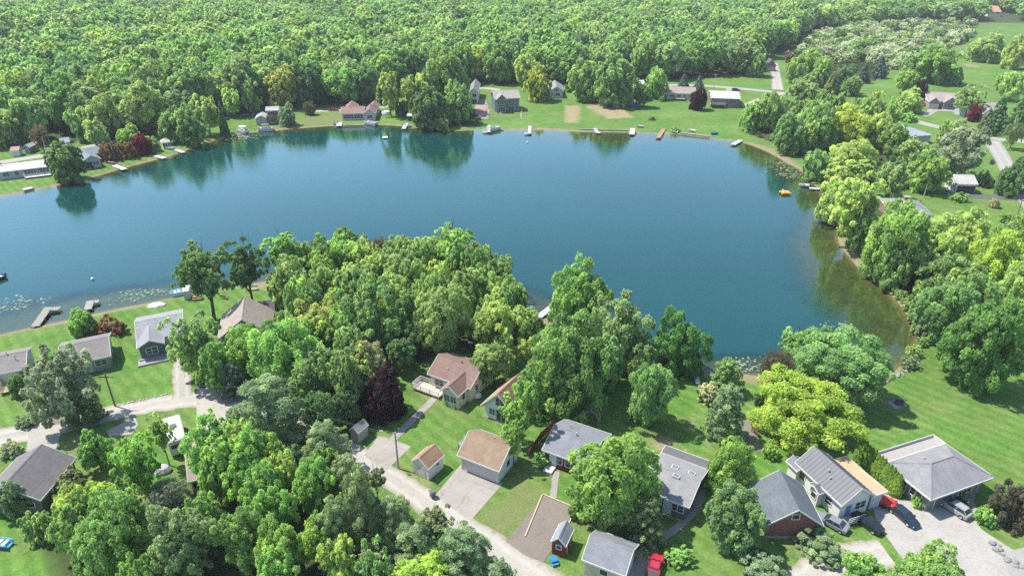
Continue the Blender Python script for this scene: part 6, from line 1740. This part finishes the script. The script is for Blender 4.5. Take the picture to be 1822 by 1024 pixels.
# lily pads
g2 = np.random.default_rng(9)
def lilies(pts, n, label):
    C = []
    for (x, y, s) in pts:
        b0 = at(x, y, -.28)
        k = int(n * s)
        q = g2.normal(size=(k, 2)) * np.array([s * 3.2, s * 1.6]); C.append(q + np.array([b0.x, b0.y]))
    C = np.concatenate(C); k = len(C)
    r = g2.uniform(.14, .34, k)
    a = g2.uniform(0, 6.28, k)
    V = np.stack([np.stack([C[:, 0] + np.cos(a + j * 1.5708) * r, C[:, 1] + np.sin(a + j * 1.5708) * r, np.full(k, -.265) + g2.uniform(-.01, .03, k)], -1) for j in range(4)], 1)
    me = quads_mesh('lily_pads', V, LEAF_ATTR, np.clip(1 + g2.normal(size=k) * .2, .6, 1.5), np.tile(np.array([[0.36, 0.42, 0.28]]), (k, 1)))
    o = link('lily_pads', me); tag(o, label, 'lily pads', kind='stuff')
lilies([(15, 543, 1), (35, 537, .8), (60, 536, .8), (10, 548, .7), (250, 523, 1), (235, 530, .6), (262, 520, .7)], 32, 'floating lily pads in the shallows off the near left shore')
lilies([(1330, 655, .9), (1345, 648, .9), (1350, 655, .6), (1490, 578, .5)], 40, 'floating lily pads in the shallows at the near right shore')
lilies([(1410, 300, 1.1), (1420, 312, 1.1), (1400, 290, .8), (460, 232, 1), (430, 243, 1), (420, 246, 1)], 90, 'floating lily pads along the far shallows')

# ------------------------------------------------------------------ poles and wires
POLES = {}
def pole(key, label, base, top_py, arm=True, lamp=False, col=(0.2, 0.16, 0.13), name='utility_pole', r=0.14):
    b0 = at(*base)
    h = 6.0
    for _ in range(40):          # height whose top meets the photo row
        p = Vector((b0.x, b0.y, h)); dz = depth_of(p)
        py = 512 - FPX * ((p.y * SP + (p.z - CAM_H) * CP) / dz)
        h += (py - top_py) * dz / FPX / CP * 0.8
    h = min(max(h, 4.0), 14)
    t = thing(name, label, 'utility pole', (b0.x, b0.y, 0))
    m = MB(); m.tube([(0, 0, -.3), (0, 0, h * .5), (0, 0, h)], [r, r * .85, r * .68], 8); m.build('post', bark(col), t)
    if arm:
        m = MB(); m.box(-1.1, 1.1, -.06, .06, h - .75, h - .6); a = m.build('crossarm', bark(col), t)
        for x in (-1.0, 0.35, 1.0):
            m = MB(); m.tube([(x, 0, h - .6), (x, 0, h - .38)], [.05, .035], 6); m.build('insulator', gloss((0.3, 0.3, 0.3)), a)
    if lamp:
        m = MB(); m.tube([(0, 0, h - .15), (-.9, .1, h), (-1.7, .2, h + .02)], .025, 6); a = m.build('lamp_arm', metal((0.2, 0.2, 0.2)), t)
        m = MB(); m.box(-2.1, -1.65, .08, .32, h - .06, h + .06); m.build('lamp_head', paint((0.25, 0.25, 0.25)), a)
    POLES[key] = Vector((b0.x, b0.y, h))
    return t
pole('a', 'wooden utility pole on the lawn corner beside the gravel lane', (205, 722), 664)
pole('b', 'grey utility pole between the square drive and the white shed', (709, 833), 768, False, True, (0.3, 0.29, 0.27))
pole('c', 'tall wooden pole beside the brown-roofed lake house', (696, 207), 152, False)
pole('d', 'pale utility pole behind the brick ranch house', (1270, 160), 131, True, False, (0.42, 0.4, 0.38))
pole('e', 'pale utility pole at the roadside beside the grey-brown spruce', (1477, 170), 146, False, False, (0.45, 0.44, 0.42))
pole('f', 'pale pole in front of the brownish spruce at right', (1764, 234), 208, False, False, (0.45, 0.44, 0.42))
pole('g', 'pole beside the dark hip-roofed house on the right bank', (1643, 352), 331, False, True, (0.42, 0.4, 0.38))
pole('h', 'dark pole at the right edge of the lower lawn', (1808, 388), 358, False, True)
pole('i', 'thin bare pole standing on the far lawn below the trees', (1079, 182), 156, False, False, (0.35, 0.32, 0.3), r=.2)
pole('j', 'slim pole in front of the wood above the left lane', (84, 274), 244, False, True, (0.4, 0.38, 0.36))
pole('k', 'pole behind the brown-roofed lake house', (674, 190), 172, False, False, (0.4, 0.38, 0.36))
POLES['left'] = at(-60, 770) + Vector((0, 0, 8)); POLES['mid'] = at(470, 758) + Vector((0, 0, 7.5)); POLES['dd'] = at(1180, 147) + Vector((0, 0, 8.5)); POLES['ee'] = at(1400, 160) + Vector((0, 0, 8.5))
def wire(label, a, b, offs=((0, 0),), sag=.6, r=.012):
    A, B = POLES[a], POLES[b]
    m = MB()
    for ox, oz in offs:
        pts = []
        for i in range(13):
            u = i / 12; p = A.lerp(B, u); pts.append((p.x + ox, p.y + ox * .3, p.z - .4 + oz - sag * 4 * u * (1 - u)))
        m.tube(pts, r, 4)
    o = m.build('overhead_wire', paint((0.14, 0.14, 0.15)))
    tag(o, label, 'wire')
wire('overhead wires running left from the wooden pole along the lane', 'a', 'left', ((-.9, 0), (.35, 0), (0, -1.3)), .7, .013)
wire('overhead wire from the wooden pole towards the soft pine', 'a', 'mid', ((.9, 0),), .8, .013)
wire('overhead wire from the grey pole towards the soft pine', 'b', 'mid', ((0, 0), (.5, -.6)), .8, .013)
wire('overhead wires along the far road beside the brick ranch house', 'd', 'ee', ((-.9, 0), (.9, 0)), .8, .014)
wire('overhead wires over the long beige ranch house', 'd', 'dd', ((-.9, 0), (.9, 0)), .8, .014)
wire('overhead wire along the road above the lawn', 'ee', 'e', ((0, 0),), .6, .014)
wire('overhead wire behind the brown-roofed lake house', 'k', 'c', ((0, 0),), .3, .014)

# ------------------------------------------------------------------ yard things
def stones(label, pts, n, s=(.16, .34), col=(0.33, 0.31, 0.29), spread=.15, name='boulder', cat='rock', group=None, labels=None):
    P = [at(*p) for p in pts]
    for i in range(n):
        u = i / max(1, n - 1) * (len(P) - 1); k = min(int(u), len(P) - 2)
        q = P[k].lerp(P[k + 1], u - k)
        r = TR.uniform(*s)
        m = MB(); kk = 8
        m.loft([[(math.cos(6.2832 * j / kk) * r * a * TR.uniform(.85, 1.15), math.sin(6.2832 * j / kk) * r * a * TR.uniform(.7, 1.0), z * r) for j in range(kk)] for a, z in ((.8, -.2), (1, .1), (.85, .45), (.4, .7))])
        o = m.build(name, concrete(col), None, (q.x + TR.uniform(-spread, spread), q.y + TR.uniform(-spread, spread), 0.0))
        tag(o, label, cat, group)
stones('pale edging stone in the curved row between lawn and lane', [(206, 720), (230, 717), (255, 710), (285, 703), (298, 700)], 17, group='stones edging the lawn by the lane')
stones('grey boulder in the stone revetment at the right corner of the lake', [(1573, 680), (1590, 669), (1603, 664), (1620, 654), (1634, 642)], 46, (.15, .36), (0.27, 0.25, 0.23), .5, group='shore boulders at the right corner')
stones('pale boulder on the bare rock slope beside the two-storey blue-grey house', [(862, 178), (867, 190), (868, 200), (866, 212)], 26, (.3, .6), (0.30, 0.27, 0.25), .7, group='boulders edging the rock slope')
stones('pale rock in the short row on the lawn below the blue-grey house', [(884, 190), (888, 198), (891, 203)], 8, (.3, .55), (0.30, 0.27, 0.24), .3, group='rocks on the far lawn')
stones('rock lining the drive edge at the lower right corner', [(1772, 972), (1790, 990), (1815, 1012)], 18, (.2, .5), (0.22, 0.21, 0.19), .5, group='rocks by the lower right bush')
stones('stepping stone climbing the far lawn below the blue-grey house', [(928, 192), (927.5, 212)], 10, (.4, .5), (0.45, 0.42, 0.38), .05, 'stepping_stone', 'stone', 'stepping stones on the far lawn')
patch('rock_slope', [(846, 178), (864, 176), (872, 195), (868, 212), (845, 210)], 0.05, gravel((0.30, 0.22, 0.19)), 'bare reddish rock slope beside the big shore clump')
def seawall(label, pts, z=.45, w=.4, col=(0.35, 0.33, 0.3)):
    P = [at(*p) for p in pts]; m = MB()
    for a, b in zip(P[:-1], P[1:]):
        d = Vector((b.x - a.x, b.y - a.y, 0)); n = Vector((-d.y, d.x, 0)).normalized() * w
        m.obox((a.x, a.y, -.6), d, n, (0, 0, .6 + z))
    o = m.build('seawall', concrete(col)); tag(o, label, 'seawall')
seawall('low grey seawall along the middle of the far shore', [(1030, 231), (1075, 232.5), (1118, 233)])
seawall('pale timber seawall right of the brown dock', [(1210, 238), (1238, 241), (1262, 244)], .4, .5, (0.42, 0.38, 0.34))
seawall('low concrete edging along the bank of the right corner', [(1571, 498), (1600, 525), (1630, 550)], .15, .5, (0.4, 0.39, 0.36))
# timber edging of the parking pad
m = MB()
E = [at(*p) for p in ((935, 955), (966, 880), (1023, 904), (1006, 942))]
for a, b in zip(E[:-1], E[1:]):
    d = Vector((b.x - a.x, b.y - a.y, 0)); n = Vector((-d.y, d.x, 0)).normalized() * .15
    m.obox((a.x, a.y, 0), d, n, (0, 0, .16))
tag(m.build('timber_edging', planks((0.45, 0.36, 0.26))), 'pale timber edging round the brown parking pad', 'edging')
# bin
def bin_(label, p, col):
    b0 = at(*p); t = thing('wheelie_bin', label, 'bin', (b0.x, b0.y, .014), R(30))
    m = MB(); m.loft([[(-.26, -.3, .08), (.26, -.3, .08), (.26, .3, .08), (-.26, .3, .08)], [(-.32, -.37, 1.0), (.32, -.37, 1.0), (.32, .37, 1.0), (-.32, .37, 1.0)]]); m.build('body', paint(col), t)
    m = MB(); m.loft([[(-.34, -.39, 1.001), (.34, -.39, 1.001), (.34, .39, 1.001), (-.34, .39, 1.001)], [(-.3, -.3, 1.1), (.3, -.3, 1.1), (.3, .34, 1.1), (-.3, .34, 1.1)]]); m.build('lid', paint(sc(col, .8)), t)
    for s in (-1, 1):
        m = MB(); m.tube([(s * .28, .34, .1), (s * .2, .34, .1)], .1, 10); m.build('wheel', rubber(), t)
bin_('grey wheelie bin at the corner of the wide concrete drive', (770, 884), (0.14, 0.14, 0.15))
# blue picnic set
b0 = at(985, 1000)
t = thing('picnic_table', 'bright blue plastic picnic table on the grass below the red shed', 'table', (b0.x, b0.y, 0), R(20))
t.scale = (0.72, 0.72, 0.8)
m = MB(); m.box(-.6, .6, -.45, .45, .62, .7); m.build('tabletop', paint((0.02, 0.16, 0.45)), t)
for s in (-1, 1):
    m = MB(); m.box(-.6, .6, s * .75 - .14, s * .75 + .14, .36, .42); m.build('bench', paint((0.03, 0.2, 0.5)), t)
    m = MB(); m.obox((s * .4 - .04, -.85, 0), (.08, 0, 0), (0, .1, 0), (0, .6, .619)); m.obox((s * .4 - .04, .75, 0), (.08, 0, 0), (0, .1, 0), (0, -.6, .619)); m.box(s * .4 - .03, s * .4 + .03, -.7, .7, .3, .359); m.build('leg', paint((0.02, 0.14, 0.4)), t)
# fire pit
b0 = at(1599, 717)
t = thing('fire_pit', 'dark round fire pit on the square paved pad', 'fire pit', (b0.x, b0.y, .042))
m = MB(); m.loft([[(math.cos(6.2832 * j / 16) * r_, math.sin(6.2832 * j / 16) * r_, z_) for j in range(16)] for r_, z_ in ((.7, 0), (.72, .35), (.55, .35), (.5, .08))]); m.build('bowl', metal((0.07, 0.06, 0.055)), t)
def bench(label, p, rz, col):
    b0 = at(*p); t = thing('garden_bench', label, 'bench', (b0.x, b0.y, .014), R(rz))
    m = MB()
    for k in range(3): m.box(-.8, .8, -.25 + k * .17, -.1 + k * .17, .42, .46)
    m.build('seat', planks(col, True), t)
    m = MB()
    for k in range(3): m.box(-.8, .8, .28, .32, .52 + k * .15, .64 + k * .15)
    m.build('backrest', planks(col, True), t)
    for s in (-.7, .7):
        m = MB(); m.box(s - .04, s + .04, -.24, -.16, 0, .419); m.build('leg', paint(col), t)
        m = MB(); m.box(s - .04, s + .04, .2, .279, 0, 1.0); m.build('leg', paint(col), t)
bench('brown bench on the terrace beside the metal-roofed house', (1345, 772), 110, (0.16, 0.1, 0.07))
bench('wooden bench on the lawn under the tall dark leaning tree', (399, 531), 160, (0.30, 0.16, 0.1))
bench('pale bench at the small beach left of the grove', (452, 516), 10, (0.5, 0.45, 0.4))
# white tarped pile and pale deck by the near left shore
def tarp(label, p, sx, sy, h, col, rz=0, name='covered_pile', cat='covered pile'):
    b0 = at(*p); m = MB(); kk = 12
    m.loft([[(math.cos(6.2832 * j / kk) * sx * a * TR.uniform(.9, 1.1), math.sin(6.2832 * j / kk) * sy * a * TR.uniform(.9, 1.1), z * h) for j in range(kk)] for a, z in ((1, 0), (.96, .35), (.75, .8), (.35, 1))])
    o = m.build(name, paint(col), None, (b0.x, b0.y, .02)); o.rotation_euler = (0, 0, R(rz)); tag(o, label, cat)
tarp('low pile under a white tarpaulin on the near left shore', (278, 544), 1.7, 1.1, .5, (0.55, 0.52, 0.47), 20)
tarp('pile under bright blue tarpaulin under the pale green tree on the far lawn', (1127, 188), 2.6, 1.4, 1.4, (0.03, 0.16, 0.5))
tarp('grey tarpaulin heap beside the camper and tan-roofed cabin', (290, 838), 1.2, .9, 1.0, (0.42, 0.4, 0.42))
tarp('white propane tank at the wall of the cream house', (850, 706), .7, .45, .8, (0.55, 0.56, 0.58), 30, 'propane_tank', 'tank')
tarp('white dome tent on the lawn beside the brown-roofed lake house', (687, 204), 2.0, 1.5, 1.6, (0.6, 0.6, 0.6), 0, 'dome_tent', 'tent')
house('boathouse', 'small white boathouse with flat roof at the near left shore', 'hut', (324, 518), (335, 517), (335, 511), 2.0, .3, 'gable_u', paint((0.6, 0.6, 0.6)), siding((0.6, 0.6, 0.58)), ov=.12, W=2.6, openings=[(0, 'door', 'n', .5, .92, .9, 1.7)])
house('lakeside_hut', 'little dark hut with white roof at the left foot of the big shore clump', 'hut', (724, 206), (734, 206), (734, 202), 2.2, .5, 'gable_u', paint((0.5, 0.5, 0.5)), siding((0.16, 0.2, 0.26)), ov=.15, W=3.0, openings=[(0, 'dark', 'n', .5, 1.0, 1.4, 1.7)])
# picnic tables
def ptable(label, p, rz, col):
    b0 = at(*p); t = thing('picnic_table', label, 'table', (b0.x, b0.y, 0), R(rz))
    m = MB(); m.box(-.9, .9, -.38, .38, .7, .76); m.build('tabletop', planks(col, True), t)
    for s in (-1, 1):
        m = MB(); m.box(-.9, .9, s * .7 - .14, s * .7 + .14, .42, .47); m.build('bench', planks(col, True), t)
        m = MB(); m.obox((s * .65 - .04, -.75, 0), (.08, 0, 0), (0, .1, 0), (0, .5, .699)); m.obox((s * .65 - .04, .65, 0), (.08, 0, 0), (0, .1, 0), (0, -.5, .699)); m.box(s * .65 - .03, s * .65 + .03, -.7, .7, .35, .419); m.build('leg', paint(col), t)
ptable('weathered picnic table on the lawn beside the white dome tent', (706, 202), 10, (0.42, 0.4, 0.37))
ptable('red picnic table on the sand at the far right beach', (1436, 281), 30, (0.35, 0.08, 0.06))
ptable('brown picnic table behind the blue-grey cottage on the left lawn', (352, 532), 15, (0.33, 0.2, 0.14))
# green parasol
b0 = at(1430, 279)
t = thing('parasol', 'dark green parasol standing on the far right beach', 'parasol', (b0.x, b0.y, 0))
m = MB(); m.tube([(0, 0, 0), (0, 0, 2.4)], .03, 6); m.build('pole', metal((0.5, 0.5, 0.5)), t)
m = MB(); m.loft([[(math.cos(6.2832 * j / 8) * r_, math.sin(6.2832 * j / 8) * r_, z_) for j in range(8)] for r_, z_ in ((1.3, 1.95), (.7, 2.25), (.05, 2.45))]); m.build('canopy', paint((0.02, 0.12, 0.08)), t)
# garden swing frame of the yard by the red cottage
b0 = at(1052, 752)
t = thing('garden_arch', 'pale metal garden arch behind the red cottage', 'garden arch', (b0.x, b0.y, 0), R(-25))
m = MB()
for y in (-.5, .5): m.tube([(-1.2, y, 0), (-1.2, y, 1.4), (-.8, y, 2.2), (0, y, 2.5), (.8, y, 2.2), (1.2, y, 1.4), (1.2, y, 0)], .04, 6)
m.build('hoops', metal((0.5, 0.5, 0.5)), t)
m = MB()
for x, z in ((-1.2, 1.0), (-1.2, 1.4), (-.8, 2.2), (0, 2.5), (.8, 2.2), (1.2, 1.4), (1.2, 1.0)): m.tube([(x, -.5, z), (x, .5, z)], .03, 5)
m.build('crossbars', metal((0.5, 0.5, 0.5)), t)
# fence behind the red cottage
def fence(label, pts, h=1.5, col=(0.25, 0.12, 0.09)):
    P = [at(*p) for p in pts]; o = P[0]
    t = thing('garden_fence', label, 'fence', (o.x, o.y, 0)); m = MB()
    for a, b in zip(P[:-1], P[1:]):
        a_, b_ = a - o, b - o; d = Vector((b_.x - a_.x, b_.y - a_.y, 0)); ln = d.length; d.normalize(); n = Vector((-d.y, d.x, 0)) * .03
        k = int(ln / .16)
        for i in range(k): m.obox(a_ + d * (ln * i / k) + Vector((0, 0, .05)), d * (ln / k - .015), n, (0, 0, h - .05))
        for i in range(int(ln / 2.4) + 1):
            q = a_ + d * min(ln - .1, i * 2.4)
            pm = MB(); pm.box(q.x - .05, q.x + .05, q.y + .035, q.y + .135, 0, h + .1); pm.build('post', paint(col), t)
    m.build('boards', planks(col), t)
fence('reddish board fence left of the red cottage', [(941, 815), (962, 782), (998, 748)], 1.4)
fence('grey rail fence behind the two-storey blue-grey house', [(832, 142), (880, 143), (928, 144)], 1.6, (0.25, 0.26, 0.25))

# ------------------------------------------------------------------ summer haze: one box of thin air round the whole scene
t = NT('haze')
t.t.nodes.remove(t.bsdf)
pv = t.n('VolumePrincipled')
pv.inputs['Color'].default_value = (0.86, 0.92, 1.0, 1)
pv.inputs['Density'].default_value = 0.00013
pv.inputs['Anisotropy'].default_value = 0.0
t.l(pv.outputs[0], t.out.inputs['Volume'])
m = MB(); m.box(-5200, 5200, -420, 7500, -4.5, 67.0)
tag(m.build('haze', t.m), 'thin bright summer haze over the whole lake', 'haze', kind='stuff')
